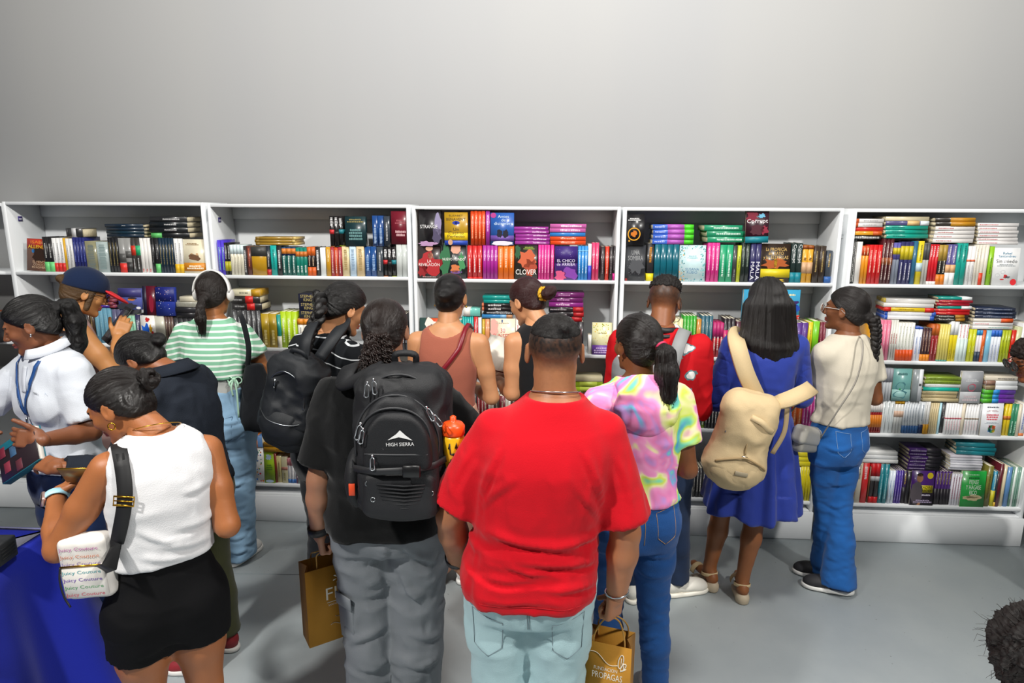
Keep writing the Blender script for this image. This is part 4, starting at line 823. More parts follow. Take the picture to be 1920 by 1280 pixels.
face(5, 2, 1673.5, 1709, 692, 'mint and teal yoga', '#6fa8a4', up=1, t=.02, lean=-.03, art=arts(A_box('#96c4c0', 0, 1, 0, .36), A_lines('#4a7a7a', .5, .84, .7, .1, 1), A_blob('#4a7f86', .45, .45, .26, .14, wob=.25, n=12, inner=.85), A_blob('#4a7f86', .45, .2, .36, .12, wob=.3, n=12, inner=.85), A_blob('#1f9a4a', .42, .36, .05, .03)))
face(5, 2, 1710, 1730, 693, 'grey side-turned', '#8f979a', up=1, t=.03, lean=-.03, art=arts(A_box('#dfe2e6', .62, 1, 0, 1), A_box('#3a3c40', .66, .92, .48, .56)), noun='volume')
stack(5, 2, 1733, 1800, 707, 753, [('#7f9630', {'x': ('#5a6c1c', .1, .9, .5)}), ('#7f9630', {'x': ('#5a6c1c', .1, .9, .5)}), ('#d8dad8', {'x': ('#b0b4b4', .1, .9)}), ('#14ae9c', {}), ('#bfae84', {'x': ('#9c8c64', .1, .9)}), ('#bfae84', {'x': ('#9c8c64', .1, .9)}), ('#c4b48a', {})], 'olive, teal and sand', rz=-.02)
face(5, 2, 1801.5, 1842, 697, 'grey-topped white flower emblem', '#dcdde0', up=1, t=.02, lean=-.03, art=arts(A_box('#9c9ea2', 0, 1, .36, 1), A_blob('#a84a5c', .52, .5, .2, .12, wob=.15, n=9, inner=.8), A_lines('#c8cacc', .5, .72, .6, .08, 2), A_lines('#b8a8ac', .5, .16, .76, .2, 2, 3)))
stack(5, 2, 1846, 1908, 706, 757, [('#cfc6b4', {'x': ('#55555a', .4, .9)}), ('#dfe2e4', {'b': ('#8a6a5a', .3)}), ('#dfe2e4', {'b': ('#8a7a5a', .3)}), ('#5a2f9c', {'m': ('#2a8ad0', .3, .5), 'b': ('#4fae2a', .3)}), ('#6a2fa0', {'m': ('#2a8ad0', .3, .5), 'b': ('#4fae2a', .3)}), ('#6a2fa0', {'m': ('#2a8ad0', .3, .5), 'b': ('#4fae2a', .3)})], 'white and rainbow')
# ---- fifth bookcase, bottom shelf
run(5, 3, 1597, 1605, 1, 876, 'white orange-blocked', '#dfe0e0', m=('#d87a2a', .14, .28))
run(5, 3, 1606, 1616.5, 1, 868, 'oatmeal', '#cdc2ae', x=('#6a6058', .6, .95))
run(5, 3, 1617, 1628.5, 1, 868, 'bright-red bold-titled', '#d01c1e', x=('#f0d8d8', .6, .92, .5))
run(5, 3, 1628.8, 1632, 1, 875, 'thin tobacco-brown', '#6a4a2c')
run(5, 3, 1632.5, 1649, 2, 869, 'red-and-black', '#2a2426', t=('#c41a1f', .32), b=('#c41a1f', .16), m=('#b8b8b8', .56, .68))
run(5, 3, 1649.5, 1666, 2, 870, 'peacock-teal', '#177a86', x=('#a8d8dc', .12, .75))
run(5, 3, 1666.5, 1678, 2, 882, 'ice-white', '#dde6f0', x=('#7a9ac8', .2, .7))
run(5, 3, 1678.5, 1692, 3, 882, 'iris-purple', '#4a2f98', x=('#b8a8e0', .1, .8))
run(5, 3, 1692.5, 1699, 1, 883, 'purple-black gold-worded', '#33204a', b=('#232024', .5), x=('#d8b83a', .6, .95))
run(5, 3, 1699.3, 1708, 1, 884, 'black plain wide', '#1d1a20')
face(5, 3, 1709, 1753, 884, 'purple money guide with grey-suited figure', '#4a2372', y0=-.01, t=.02, noun='paperback', art=arts(A_box('#2c2130', 0, 1, 0, .45), A_blob('#5a5258', .26, .36, .26, .34, wob=.08, seed=3), A_blob('#a87858', .36, .78, .14, .12), A_blob('#241a18', .36, .88, .13, .05), A_blob('#d8c01c', .8, .86, .13, .09), A_blob('#b08060', .36, .05, .1, .05), A_box('#cfc018', .4, .95, .37, .58), A_text('PADRE\nRICO', '#2a2010', .675, .475, .5, .18), A_lines('#d8d0e0', .68, .3, .5, .06, 1), A_lines('#b8a8c8', .55, .12, .8, .1, 2)))
run(5, 3, 1753.5, 1783, 5, 884, 'purple-over-black', '#4a2372', b=('#231f26', .48), x=('#d8c84a', .62, .95))
run(5, 3, 1784, 1803, 4, 888, 'white rose-lettered', '#e0dfe6', x=('#b87a90', .2, .9, .5))
face(5, 3, 1803.5, 1850, 885, 'bright green money guide', '#1d9a3c', y0=-.01, t=.02, noun='paperback', art=arts(A_lines('#a8e0b0', .46, .9, .64, .05, 1), A_lines('#0f5a24', .5, .81, .6, .06, 1), A_text('PIENSE\nY HÁGASE\nRICO', '#e6efe2', .5, .55, .62, .42), A_blob('#c2b48a', .5, .25, .36, .08, wob=.25, seed=5), A_blob('#8a7c58', .46, .27, .26, .03, wob=.4)))
run(5, 3, 1850.5, 1861, 1, 874, 'khaki-olive', '#6f6a2c', x=('#4a461c', .2, .8))
run(5, 3, 1861.5, 1867.5, 1, 884, 'blue-and-yellow slim', '#3a8aa8', b=('#b8b022', .45), x=('#e8e4c0', .5, .9))
run(5, 3, 1868, 1873, 1, 884, 'black slim dusty', '#2a2628', b=('#c8a02a', .12))
run(5, 3, 1873.5, 1880, 1, 870, 'dark-claret tall', '#5a1622')
run(5, 3, 1880.5, 1886.5, 1, 872, 'pale-cream tall', '#d2c6a4')
run(5, 3, 1888, 1896, 1, 876, 'blue-grey', '#5a86b8')
run(5, 3, 1896.5, 1930, 5, 876, 'eucalyptus-green', ['#5f8a78', '#dfe6e2', '#6a9482'], x=('#a8c8b8', .2, .8))
stack(5, 3, 1616, 1686, 847, 869, ['#e2e2e0', '#dedfe0', '#e4e4e2'], 'blank white', rz=-.04)
stack(5, 3, 1704, 1766, 842, 884, [('#46206c', {'t': ('#221e26', .45), 'x': ('#d0c0d8', .05, .5)})]*6, 'purple and black', rz=-.03)
stack(5, 3, 1782, 1842, 855, 888, ['#d2cdd6', '#dfdfe6', '#dcdce4', '#e2e2e8', '#dfdfe6', '#dadae2'], 'pearl-white', rz=-.03)
stack(5, 3, 1797, 1868, 832, 855, ['#14707a', '#126a74', '#14707a'], 'deep teal', rz=-.1)
# ---- rows the photograph hides behind the visitors
FILL = []; RF = random.Random(9)
def filler(u, l, x0, x1):
    x = x0; z = ZS[l]+UDZ[u]
    while x < x1-.03:
        c = RF.choice(['#8a2a30', '#2a4a7a', '#d8d4c8', '#2a2a2e', '#c8a02a', '#3a7a6a', '#d8d8dc', '#7a3a6a', '#c8602a', '#4a6a9a']); n = RF.randint(2, 5); t = RF.uniform(.014, .026); h = RF.uniform(.19, .225)
        for _ in range(n):
            if x+t > x1: break
            FILL.append(book(t-.0012, .14, h, c, (x, .014+RF.uniform(0, .008), z+.0006), 0, 'S', 0, 'hidden shelf row book number %d' % len(FILL), 'rows', .4, seed=RF.randrange(9), opts={'x': ('#d8d4cc', .2, .8, .3)})); x += t
for u, l, x0, x1 in ((1, 1, -3.40, -2.97), (1, 2, -3.40, -2.18), (1, 3, -3.40, -2.18), (2, 2, -1.66, -.90), (2, 3, -1.68, -.90), (3, 1, -.32, -.28), (3, 2, -.81, -.36), (3, 2, -.14, .08), (3, 3, -.81, .37), (4, 1, .47, .70), (4, 2, .47, .83), (4, 2, .98, 1.34), (4, 3, .47, .74), (4, 3, .90, 1.36), (0, 1, -4.6, -3.6), (0, 2, -4.6, -3.6)): filler(u, l, x0, x1)
# ------------------------------------------------------------------ people
FEM = dict(z=[.74, .80, .87, .94, 1.02, 1.09, 1.18, 1.27, 1.35, 1.405, 1.445, 1.475, 1.53],
           w=[.150, .172, .180, .168, .140, .130, .140, .152, .160, .150, .108, .066, .050],
           d=[.095, .118, .126, .116, .098, .092, .100, .108, .100, .084, .068, .056, .048])
MAL = dict(z=[.74, .80, .87, .94, 1.02, 1.09, 1.18, 1.27, 1.35, 1.405, 1.445, 1.475, 1.53],
           w=[.150, .165, .172, .168, .160, .158, .168, .178, .176, .146, .098, .070, .056],
           d=[.095, .115, .122, .118, .112, .110, .116, .122, .114, .096, .078, .064, .054])
def nrm(v): v = np.asarray(v, float); return v/(np.linalg.norm(v)+1e-9)
class Person:
    pass
def euler_head(yaw, pitch, roll): return rot(0, 0, yaw) @ rot(-pitch, 0, 0) @ rot(0, roll, 0)
def head_ops(w=1.0, jaw=1.0, fem=True):
    o = [('u', ell((0, -.014, .030), (.073*w, .093, .083)), 0),
         ('u', ell((0, .030, -.030), (.058*w, .060, .080)), .03),
         ('u', cap((-.036*jaw, .012, -.078), (-.010, .076, -.098), .019, .015), .022), ('u', cap((.036*jaw, .012, -.078), (.010, .076, -.098), .019, .015), .022),
         ('u', cap((-.030, .079, .022), (.030, .079, .022), .011, .011), .014),
         ('u', ell((-.036, .062, -.024), (.022, .022, .020)), .02), ('u', ell((.036, .062, -.024), (.022, .022, .020)), .02),
         ('s', ell((-.031, .098, .004), (.017, .014, .010)), .012), ('s', ell((.031, .098, .004), (.017, .014, .010)), .012),
         ('u', ell((-.031, .077, .004), (.014, .0125, .011)), .004), ('u', ell((.031, .077, .004), (.014, .0125, .011)), .004),
         ('u', cap((0, .086, .014), (0, .108, -.026), .0075, .0105), .010), ('u', ell((-.012, .097, -.031), (.008, .010, .007)), .006), ('u', ell((.012, .097, -.031), (.008, .010, .007)), .006),
         ('u', ell((0, .0885, -.0565), (.023, .0115, .0062)), .005), ('u', ell((0, .0875, -.068), (.020, .0120, .0072)), .005)]
    for s in (-1, 1):
        R = rot(.15, 0, s*-.35)
        o += [('u', ell((s*.077*w, -.006, -.008), (.0075, .019, .032), R), .006), ('s', ell((s*.087*w, -.001, -.004), (.006, .010, .018), R), .004)]
    return o
def hand_ops(curl, spread=.0, thumb=(.55, .75, -.35), tcurl=.4):
    """right-hand frame: +y along the fingers, +z back of the hand, +x towards the thumb"""
    o = [('u', rbox((0, .048, 0), (.039, .046, .0125), .012), 0), ('u', ell((.022, .026, -.008), (.020, .030, .015)), .012), ('u', cap((0, -.008, 0), (0, .016, 0), .0265, .026), .018)]
    for i, (x, L, r) in enumerate(((.029, .072, .0088), (.0098, .080, .0092), (-.0098, .074, .0088), (-.0285, .058, .0078))):
        p = np.array([x, .088-abs(x-.005)*.16, -.001]); a = 0; sp = spread*(x/.03)
        c = curl[i]
        for k, (fr, rr) in enumerate(((.44, 1), (.31, .93), (.25, .84))):
            a += c*(1.0, 1.15, .75)[k]; d = np.array([math.sin(sp)*math.cos(a), math.cos(a)*math.cos(sp), -math.sin(a)]); q = p+d*L*fr
            o.append(('u', cap(p, q, r*rr, r*rr*.95), .004 if k else .006)); p = q
    p = np.array([.030, .018, -.006]); d = nrm(thumb)
    for k, (l, r) in enumerate(((.040, .0125), (.032, .0105), (.026, .0092))):
        q = p+d*l; o.append(('u', cap(p, q, r, r*.92), .008 if k == 0 else .004)); p = q
        d = nrm(d+np.array([-.35*tcurl, .15, -.35*tcurl]))
    return o
def frame(d, n):
    """hand frame with fingers along d and the back of the hand facing n"""
    y = nrm(d); z = nrm(np.asarray(n, float)-y*(np.asarray(n, float)@y)); x = np.cross(y, z); return np.stack([x, y, z], 1)
def bone(a, target, L, lo=.9, hi=1.1):
    v = np.asarray(target, float)-a; l = np.linalg.norm(v); return a+v/l*np.clip(l, L*lo, L*hi)
def person(label, X, Y, yaw, H, skin, lip=None, base=FEM, mw=(1, 1, 1, 1), md=(1, 1, 1, 1), lean=(0, 0), head=(0, 0, 0), hpos=(0, 0, 0), arms=None, legs=None, sh=1.0, res=.0125, hres=.0048, hw=1.0, shz=0, neckr=1.0,
           armr=1.0, legr=1.0, stubble=None, hide_legs=False, zoff=0, shx=None):
    """a standing figure facing `yaw` (0 = towards the shelves); every joint is in metres in the figure's own frame"""
    p = Person(); s = H/1.70; p.s = s; p.H = H; p.yaw = yaw; p.root = link('person', None, loc=(X, Y, zoff), rot=(0, 0, yaw), label=uniq(label), cat='person', group='visitors in front of the bookcases')
    p.X = np.array([X, Y, zoff]); p.R = rot(0, 0, yaw)
    p.loc = lambda w: (np.asarray(w, float)-p.X) @ p.R            # world -> own frame
    p.px = lambda x, y, Yw: p.loc(W(x, y, Yw))
    p.world = lambda v: np.asarray(v, float) @ p.R.T+p.X
    z = np.array(base['z'])*s; k = np.interp(z/s, [.87, 1.05, 1.25, 1.40], mw); kd = np.interp(z/s, [.87, 1.05, 1.25, 1.40], md)
    p.z = z; p.w = np.array(base['w'])*s*k; p.d = np.array(base['d'])*s*kd; p.lean = lean; z0 = .92*s
    p.cx = lambda Z: lean[0]*np.maximum(Z-z0, 0); p.cy = lambda Z: lean[1]*np.maximum(Z-z0, 0)-.012*np.sin(np.clip((Z-z0)/(.5*s), 0, 1)*math.pi)
    C = lambda zz: np.array([float(p.cx(np.array(zz*s))), float(p.cy(np.array(zz*s))), zz*s])
    p.C = C
    skinm = skin_mat(skin, lip or skin, stubble[0] if stubble else '#1a1412'); p.skinm = skinm
    # head frame
    nb = C(1.455); p.HR = euler_head(*head); hs = s*1.0
    p.nb = nb; p.hc = nb+np.array([0, .020, .055])*s+np.array(hpos)+p.HR @ (np.array([0, .012, .088])*hs); p.hs = hs
    skull = p.hc+p.HR @ (np.array([0, -.020, -.045])*hs)
    # arms
    wr = .0285*s*armr; p.arm = {}
    shw = (shx if shx else (.158 if base is FEM else .182)*mw[3])*s*sh
    for sd, nm in ((-1, 'L'), (1, 'R')):
        S = C(1.375+shz)+np.array([sd*shw, 0, 0]); a = (arms or {}).get(nm, {})
        e = a.get('e'); w = a.get('w'); u1, u2 = .295*s, .250*s
        E = bone(S, e if e is not None else S+np.array([sd*.06, -.02, -.28])*s, u1); Wr = bone(E, w if w is not None else E+np.array([0, .05, -.24])*s, u2)
        hd = nrm(Wr-E) if 'hd' not in a else nrm(a['hd']); hn = a.get('hn', (sd, 0, 0))
        p.arm[nm] = dict(S=S, E=E, W=Wr, hd=hd, hn=hn, F=frame(hd, hn), sd=sd, a=a)
    # legs
    L = legs or {}; p.leg = {}
    for sd, nm in ((-1, 'L'), (1, 'R')):
        l = L.get(nm, {}); hip = np.array([sd*.088*s*mw[0]**.7, 0, .86*s])
        an = np.array(l.get('a', (sd*.085*s, -.02*s, .085*s)), float); kn = np.array(l.get('k', (hip+an)/2+np.array([0, .02, .03])*s), float)
        p.leg[nm] = dict(H=hip, K=kn, A=an, toe=nrm(np.array([*l.get('toe', (sd*.2, 1)), 0])), sd=sd)
    # one continuous body
    ops = [('u', prof(p.z, p.w*.93, p.d*.93, p.cx, p.cy, .80*s, 1.462*s), 0), ("u", cap(nb-np.array([0, 0, .03]), skull, .052*s*neckr, .050*s*neckr), .045)]
    if base is FEM: ops += [('u', ell(C(1.235)+np.array([sx*.07*s, .075*s, 0]), (.062*s, .055*s, .06*s)), .03) for sx in (-1, 1)]
    for nm, l in p.leg.items():
        m = (l['K']*.55+l['A']*.45)+np.array([0, -.012*s, 0]); foot = l['A']*np.array([1, 1, 0])+np.array([0, 0, .035*s+l['A'][2]-.085*s])
        r = legr*s
        ops += [('u', cap(l['H'], l['H']*.5+l['K']*.5, .088*r, .076*r), .03), ('u', cap(l['H']*.5+l['K']*.5, l['K'], .076*r, .052*r), .02), ('u', cap(l['K'], m, .052*r, .053*r), .02), ('u', cap(m, l['A'], .053*r, .034*r), .02),
                ('u', cap(l['A'], foot-l['toe']*.035*s, .033*s, .028*s), .02), ('u', cap(foot-l['toe']*.03*s, foot+l['toe']*.15*s-np.array([0, 0, .010*s]), .030*s, .022*s), .02)]
    for nm, a in p.arm.items():
        r = s*armr; fm = a['E']*.65+a['W']*.35
        ops += [('u', cap(a['S'], a['S']*.5+a['E']*.5, .050*r, .045*r), .035), ('u', cap(a['S']*.5+a['E']*.5, a['E'], .045*r, .037*r), .02), ('u', cap(a['E'], fm, .038*r, .040*r), .015), ('u', cap(fm, a['W'], .040*r, .0275*r), .015)]
    V, Q = iso(ops, *bounds(ops), res); V = relax(V, Q); parts = [(V, Q, None)]
    # finer head
    ho = head_ops(hw, 1.0 if base is FEM else 1.18); inv = lambda q: (np.asarray(q)-p.hc) @ p.HR/hs
    ho.append(('u', cap(inv(nb), inv(skull), .0525*neckr, .0505*neckr), .02))
    lo = np.array([-.105, -.125, -.135]); hi = np.array([.105, .135, .125])
    Vh, Qh = iso(ho, lo, hi, hres/hs if hs < 1 else hres); p.Vh_local = Vh
    lipv = np.clip(1-np.abs((Vh-np.array([0, .098, -.0625]))/np.array([.026, .02, .0125])).max(1), 0, 1)*3
    st = np.zeros(len(Vh))
    if stubble: st = np.clip(stubble[1](Vh)+.10*fbm(Vh*160, 2), 0, 1)
    parts.append((Vh*hs @ p.HR.T+p.hc, Qh, (np.clip(lipv, 0, 1), st)))
    # hands
    for nm, a in p.arm.items():
        if a['a'].get('nohand'): continue
        hop = hand_ops(a['a'].get('curl', (.35, .4, .42, .45)), a['a'].get('spread', .05), a['a'].get('thumb', (.55, .75, -.35)), a['a'].get('tcurl', .4))
        Vx, Qx = iso(hop, (-.07, -.07, -.12), (.10, .19, .05), .0042); hsz = s*a['a'].get('hsz', .98)
        Vx = Vx*hsz
        flip = np.linalg.det(np.diag([a['sd'], 1, 1])) ; mir = 1 if nm == 'R' else -1
        mir *= a['a'].get('mir', 1)
        Vx = Vx*np.array([-mir, 1, 1])
        if -mir < 0: Qx = Qx[:, ::-1]
        parts.append((Vx @ a['F'].T+a['W'], Qx, None))
    n = 0; VV = []; QQ = []; lp = []; sb = []
    for V, Q, at in parts:
        VV.append(V); QQ.append(Q+n); n += len(V); lp.append(at[0] if at else np.zeros(len(V))); sb.append(at[1] if at else np.zeros(len(V)))
    p.body = link('body', mesh_np('body', np.concatenate(VV), np.concatenate(QQ), skinm, {'lip': np.concatenate(lp), 'stubble': np.concatenate(sb)}), p.root)
    # brows and lashes
    hk = '#17110f'
    for sx in (-1, 1):
        b = MB().tube([hd2(p, q) for q in spline([(sx*.014, .0900, .020), (sx*.028, .0895, .0255), (sx*.044, .0775, .021)], 4)], .0028*s, 5)
        link('eyebrow', b.data('eyebrow', mat(hk, .7), True), p.root)
        b = MB().tube([hd2(p, q) for q in spline([(sx*.018, .0885, -.0005), (sx*.031, .0912, -.0035), (sx*.044, .0845, -.001)], 4)], .0012*s, 5)
        link('eyelash', b.data('eyelash', mat('#0f0b0a', .6), True), p.root)
    return p
def hd2(p, q): return np.asarray(q, float)*p.hs @ p.HR.T+p.hc
def cloth_post(V, Q, folds, it=1):
    V = relax(V, Q, it); N = vnormals(V, Q)
    D = np.zeros(len(V))
    for amp, fr, off, msk in folds:
        warp = .35*vnoise(V*4+off*3); n = fbm(V*np.asarray(fr)*1.35+off+warp[:, None], 2); n = .55*n+.9*(.45-np.abs(n)); D += 2.4*amp*n*(1 if not callable(msk) else msk(V))
    D = np.where(D < 0, D*.4, D); return V+N*D[:, None], N
def proj_px(w):
    d = np.asarray(w, float)-CAM; z = d @ _fw; return np.stack([960+F_PX*(d @ CR)/z, 640-F_PX*(d @ CU)/z], -1)
def crease(p, V, N, lines):
    """sharp pulled folds: each line is a few image positions over the cloth, with height and width"""
    Wv = p.world(V); Nw = N @ p.R.T; k = ((CAM-Wv)*Nw).sum(1) > 0; q = proj_px(Wv[k]); D = np.zeros(len(V))
    for pts, amp, wd in lines:
        P = []
        for x, y in spline(np.array([(a, b, 0) for a, b in pts]), 6)[:, :2]:
            i = np.argmin(((q-np.array([x, y]))**2).sum(1)); P.append(V[k][i])
        P = np.array(P); n = len(P)
        for _ in range(6): P[1:-1] = (P[:-2]+2*P[1:-1]+P[2:])/4
        wd = wd*1.7; best = np.full(len(V), 9.); sg = np.zeros(len(V)); fade = np.zeros(len(V)); nv = nrm(np.cross(P[-1]-P[0], N[k][np.argmin(((V[k]-P[n//2])**2).sum(1))]))
        if nv[2] < 0: nv = -nv
        for i in range(n):
            r = V-P[i]; d = np.sqrt((r**2).sum(1)); u = d < best; best[u] = d[u]; sg[u] = (r @ nv)[u]; fade[u] = math.sin(math.pi*(i+.35)/(n-.3))
        lat = np.exp(-(np.maximum(best**2-sg**2, 0))/(wd*1.2)**2)
        D += amp*fade*lat*(np.exp(-((sg-.8*wd)/wd)**2)-.9*np.exp(-((sg+.25*wd)/(.55*wd))**2))
    return D
def garment(p, name, ops, m, folds=(), res=.010, attrs=None, label=None, it=1, post=None, creases=None):
    V, Q = iso(ops, *bounds(ops), res); V, N = cloth_post(V, Q, folds, it)
    if creases: N = vnormals(V, Q); D = crease(p, V, N, creases); V = V+N*np.maximum(D, -.008)[:, None]
    if post: V = post(V, N)
    at = {k: f(V) for k, f in (attrs or {}).items()}
    o = link(name, mesh_np(name, V, Q, m, at), p.root)
    if label: o['label'] = label
    o_np[o.name] = (V, vnormals(V, Q)); return o
o_np = {}
def snap(o, x, z, side=-1, off=.002):
    """point of a garment's back (side -1) or front surface at local x, z"""
    V, N = o_np[o.name]; k = (N[:, 1]*side > .15); d = (V[k, 0]-x)**2+(V[k, 2]-z)**2; i = np.argmin(d); v = V[k][i]; n = N[k][i]
    return np.array([x, v[1], z])+n*off, n
def surfline(o, pts, n=8, side=-1, off=.002):
    P = spline(np.array([(x, 0, z) for x, z in pts]), n); R = [snap(o, q[0], q[2], side, off) for q in P]
    A = np.array([r[0] for r in R]); B = np.array([r[1] for r in R])
    if len(A) > 4:
        for _ in range(2): A[1:-1, 1] = (A[:-2, 1]+2*A[1:-1, 1]+A[2:, 1])/4
    return A, B
def on(p, o, x, y, off=.003):
    """visible point of a garment and its normal at image position x, y"""
    V, N = o_np[o.name]; Wv = p.world(V); Nw = N @ p.R.T; k = ((CAM-Wv)*Nw).sum(1) > 0; q = proj_px(Wv[k]); d = ((q-np.array([x, y]))**2).sum(1); i = np.argmin(d); return V[k][i]+N[k][i]*off, N[k][i]
def stitched(p, o, pts, m, r=.0012, nm='stitching', n=8, side=-1, smooth=True):
    A = surfline(o, pts, n, side, .0015)[0] if smooth else np.concatenate([surfline(o, [pts[i], pts[i+1]], n, side, .0015)[0] for i in range(len(pts)-1)])
    return link(nm, MB().tube(A, r, 4).data(nm, m, True), p.root)
def top_ops(p, off, hem, sleeves=None, sr=(.066, .072), neck=(0, .02, 1.485, .078, .075, .05), wmul=None, hemtilt=0, armk=.03, bust=True):
    """shirt: torso sections opened out by `off`, sleeves cut square, neckline scooped"""
    s = p.s; z1 = 1.47*s; zs = p.z; w = p.w.copy(); d = p.d.copy()
    if wmul is not None:
        mm = np.interp(zs/s, [a for a, b in wmul], [b for a, b in wmul]); w = w*mm; d = d*mm
    o = [('u', prof(zs, w, d, p.cx, p.cy, max(hem*s, zs[0]), z1, off=off), 0)]
    if bust is True: o += [('u', ell(p.C(1.235)+np.array([sx*.07*s, .075*s, 0]), (.068*s+off, .058*s+off, .066*s+off)), .04) for sx in (-1, 1)]
    if hem < .93:
        fw, fd = p.w[2]/.18/s, p.d[2]/.126/s
        o += [('u', ell((sx*.074*s*fw, -.058*s*fd, .885*s), (.088*s*fw+off, .082*s*fd+off, .10*s)), .05) for sx in (-1, 1)]; o.append(('i', plane((0, 0, -1), (0, 0, hem*s)), 0))
    for nm, fr in (sleeves or {}).items():
        a = p.arm[nm]; r0, r1 = sr; ax = a['E']-a['S']
        if fr <= 1: o.append(('u', cap(a['S'], a['S']+ax*1.0, r0*s, (r0+(r1-r0)/max(fr, .3))*s, cut1=fr), armk))
        else:
            o.append(('u', cap(a['S'], a['E'], r0*s, (r0+r1)/2*s), armk)); o.append(('u', cap(a['E'], a['W'], (r0+r1)/2*s, r1*s, cut1=fr-1), .02))
    nk = neck
    if nk: o.append(('s', ell(p.C(nk[2])+np.array([nk[0], nk[1], 0])*s, np.array(nk[3:6])*s), .006))
    return o
def leg_ops(p, radii, hem, waist=1.0, off=.012, hipk=.03, seat=1.0, wtop=None):
    """trousers: pelvis plus two legs of given radii at hip, mid-thigh, knee, calf, hem (metres)"""
    s = p.s; zs = p.z; o = [('u', prof(zs, p.w, p.d, p.cx, p.cy, .765*s, waist*s, off=off), 0)]
    o += [('u', ell((sx*.078*s*(p.w[2]/.18/s), -.058*s*(p.d[2]/.126/s), .875*s), (.085*s*seat*(p.w[2]/.18/s), .078*s*seat*(p.d[2]/.126/s), .088*s*seat)), .03) for sx in (-1, 1)]
    for nm, l in p.leg.items():
        h = hem.get(nm, 1.0) if isinstance(hem, dict) else hem; m1 = l['H']*.5+l['K']*.5; m2 = l['K']*.5+l['A']*.5+np.array([0, -.01*s, 0]); r = [q*s for q in radii]
        top = l['H']+np.array([0, 0, .0])
        o += [('u', cap(top, m1, r[0], r[1]), hipk), ('u', cap(m1, l['K'], r[1], r[2]), .02)]
        if h > .99: o += [('u', cap(l['K'], m2, r[2], r[3]), .02), ('u', cap(m2, l['A']+(l['A']-m2)*.25*(h-1)*4, r[3], r[4], cut1=1.0), .02)]
        elif h < 0: o[-1] = ('u', cap(m1, l['K'], r[1], r[2], cut1=.0), 0); o.pop(); o[-1] = ('u', cap(top, l['K'], r[0], r[2], cut1=-h), hipk)
    return o
# ---- hair
def hair_cap(p, thick=.010, cut=((.086, .066), (-.062, -.088)), extra=(), tail=None, col=('#0d0b0c', '#241d1b'), pull=(0, -.10, .02), res=.0046, groove=.0012, gfreq=30, name='hair', rough=.34, subtract=(), vol=(1, 1, 1), part=None, crop=None):
    """hair drawn over the skull; cut = two (y, z) points of the hairline plane; extra = further locks in head coordinates"""
    (y0, z0), (y1, z1) = cut; dy, dz = y1-y0, z1-z0; n = nrm((0, -dz, dy)); n = n if n[2] < 0 else -n      # keep the upper / rear side
    ops = [('u', ell((0, -.014, .030), ((.073+thick)*vol[0], (.093+thick)*vol[1], (.083+thick)*vol[2])), 0), ('u', ell((0, -.030, -.030), ((.060+thick)*vol[0], .066+thick, .062)), .02), ('i', plane(n, (0, y0, z0)), .012)]
    for q in subtract: ops.append(('s', q[0], q[1]))
    ops += list(extra)
    V, Q = iso(ops, *bounds(ops), res); V = relax(V, Q)
    N = vnormals(V, Q); B = np.asarray(pull, float); ax = nrm(B-np.array([0, -.014, .03])); r = V-B
    e1 = nrm(np.cross(ax, (1, 0, .01))); e2 = np.cross(ax, e1); ang = np.arctan2(r @ e1, r @ e2)
    st = ang*3+.4*fbm(V*12, 2)
    if tail is not None: st = tail(V, st)
    groove = groove*.65; V = V+N*(groove*np.interp(np.abs(np.sin(st*gfreq/3)), [0, 1], [-1, .6])+groove*.8*fbm(np.stack([st*9, st*0, st*0], 1), 2))[:, None]
    if crop: V = crop(V, N)
    Vp = V*p.hs @ p.HR.T+p.hc
    return link(name, mesh_np(name, Vp, Q, hair_mat(*col, rough), {'strand': st}), p.root)
def chain(P, R, k=.012):
    return [('u', cap(P[i], P[i+1], R[i], R[i+1]), k) for i in range(len(P)-1)]
def locks(p, P0, P1f, n, r, m, seed=1, nm='hair_strand', seg=7, sides=4, name='loose_hair'):
    """thin separate strands joined into one part"""
    rr = random.Random(seed); b = MB(); at = []
    for i in range(n):
        P = P1f(rr, i); k = len(P); b.tube(P, np.linspace(r, r*.35, k), sides); at += [rr.random()*9]*(k*sides)
    return link(name, b.data(name, m, True, attrs={'strand': np.array(at)}), p.root, kind='stuff')
def braid(p, pts, r0, r1, n, m, name='braid', fr='head'):
    """three-strand plait along pts"""
    P = spline(pts, 40); L = len(P); T = np.gradient(P, axis=0); T /= np.linalg.norm(T, axis=1, keepdims=True); b = MB(); at = []
    side = np.cross(T, np.array([0, 1, 0.]));  side /= np.linalg.norm(side, axis=1, keepdims=True)+1e-9; nor = np.cross(side, T)
    for k in range(3):
        t = np.linspace(0, 1, L); ph = t*n*2*math.pi+k*2*math.pi/3; R = (r0+(r1-r0)*t)[:, None]
        Q = P+side*np.sin(ph)[:, None]*R*.62+nor*np.sin(2*ph)[:, None]*R*.42
        rad = (r0+(r1-r0)*t)*.66; q = Q[::2]; b.tube(q, rad[::2], 8); at += list(np.repeat(np.linspace(0, 3, len(q)), 8)+np.tile(np.linspace(0, 1.2, 8), len(q))+k)
    return link(name, b.data(name, m, True, attrs={'strand': np.array(at)}), p.root)
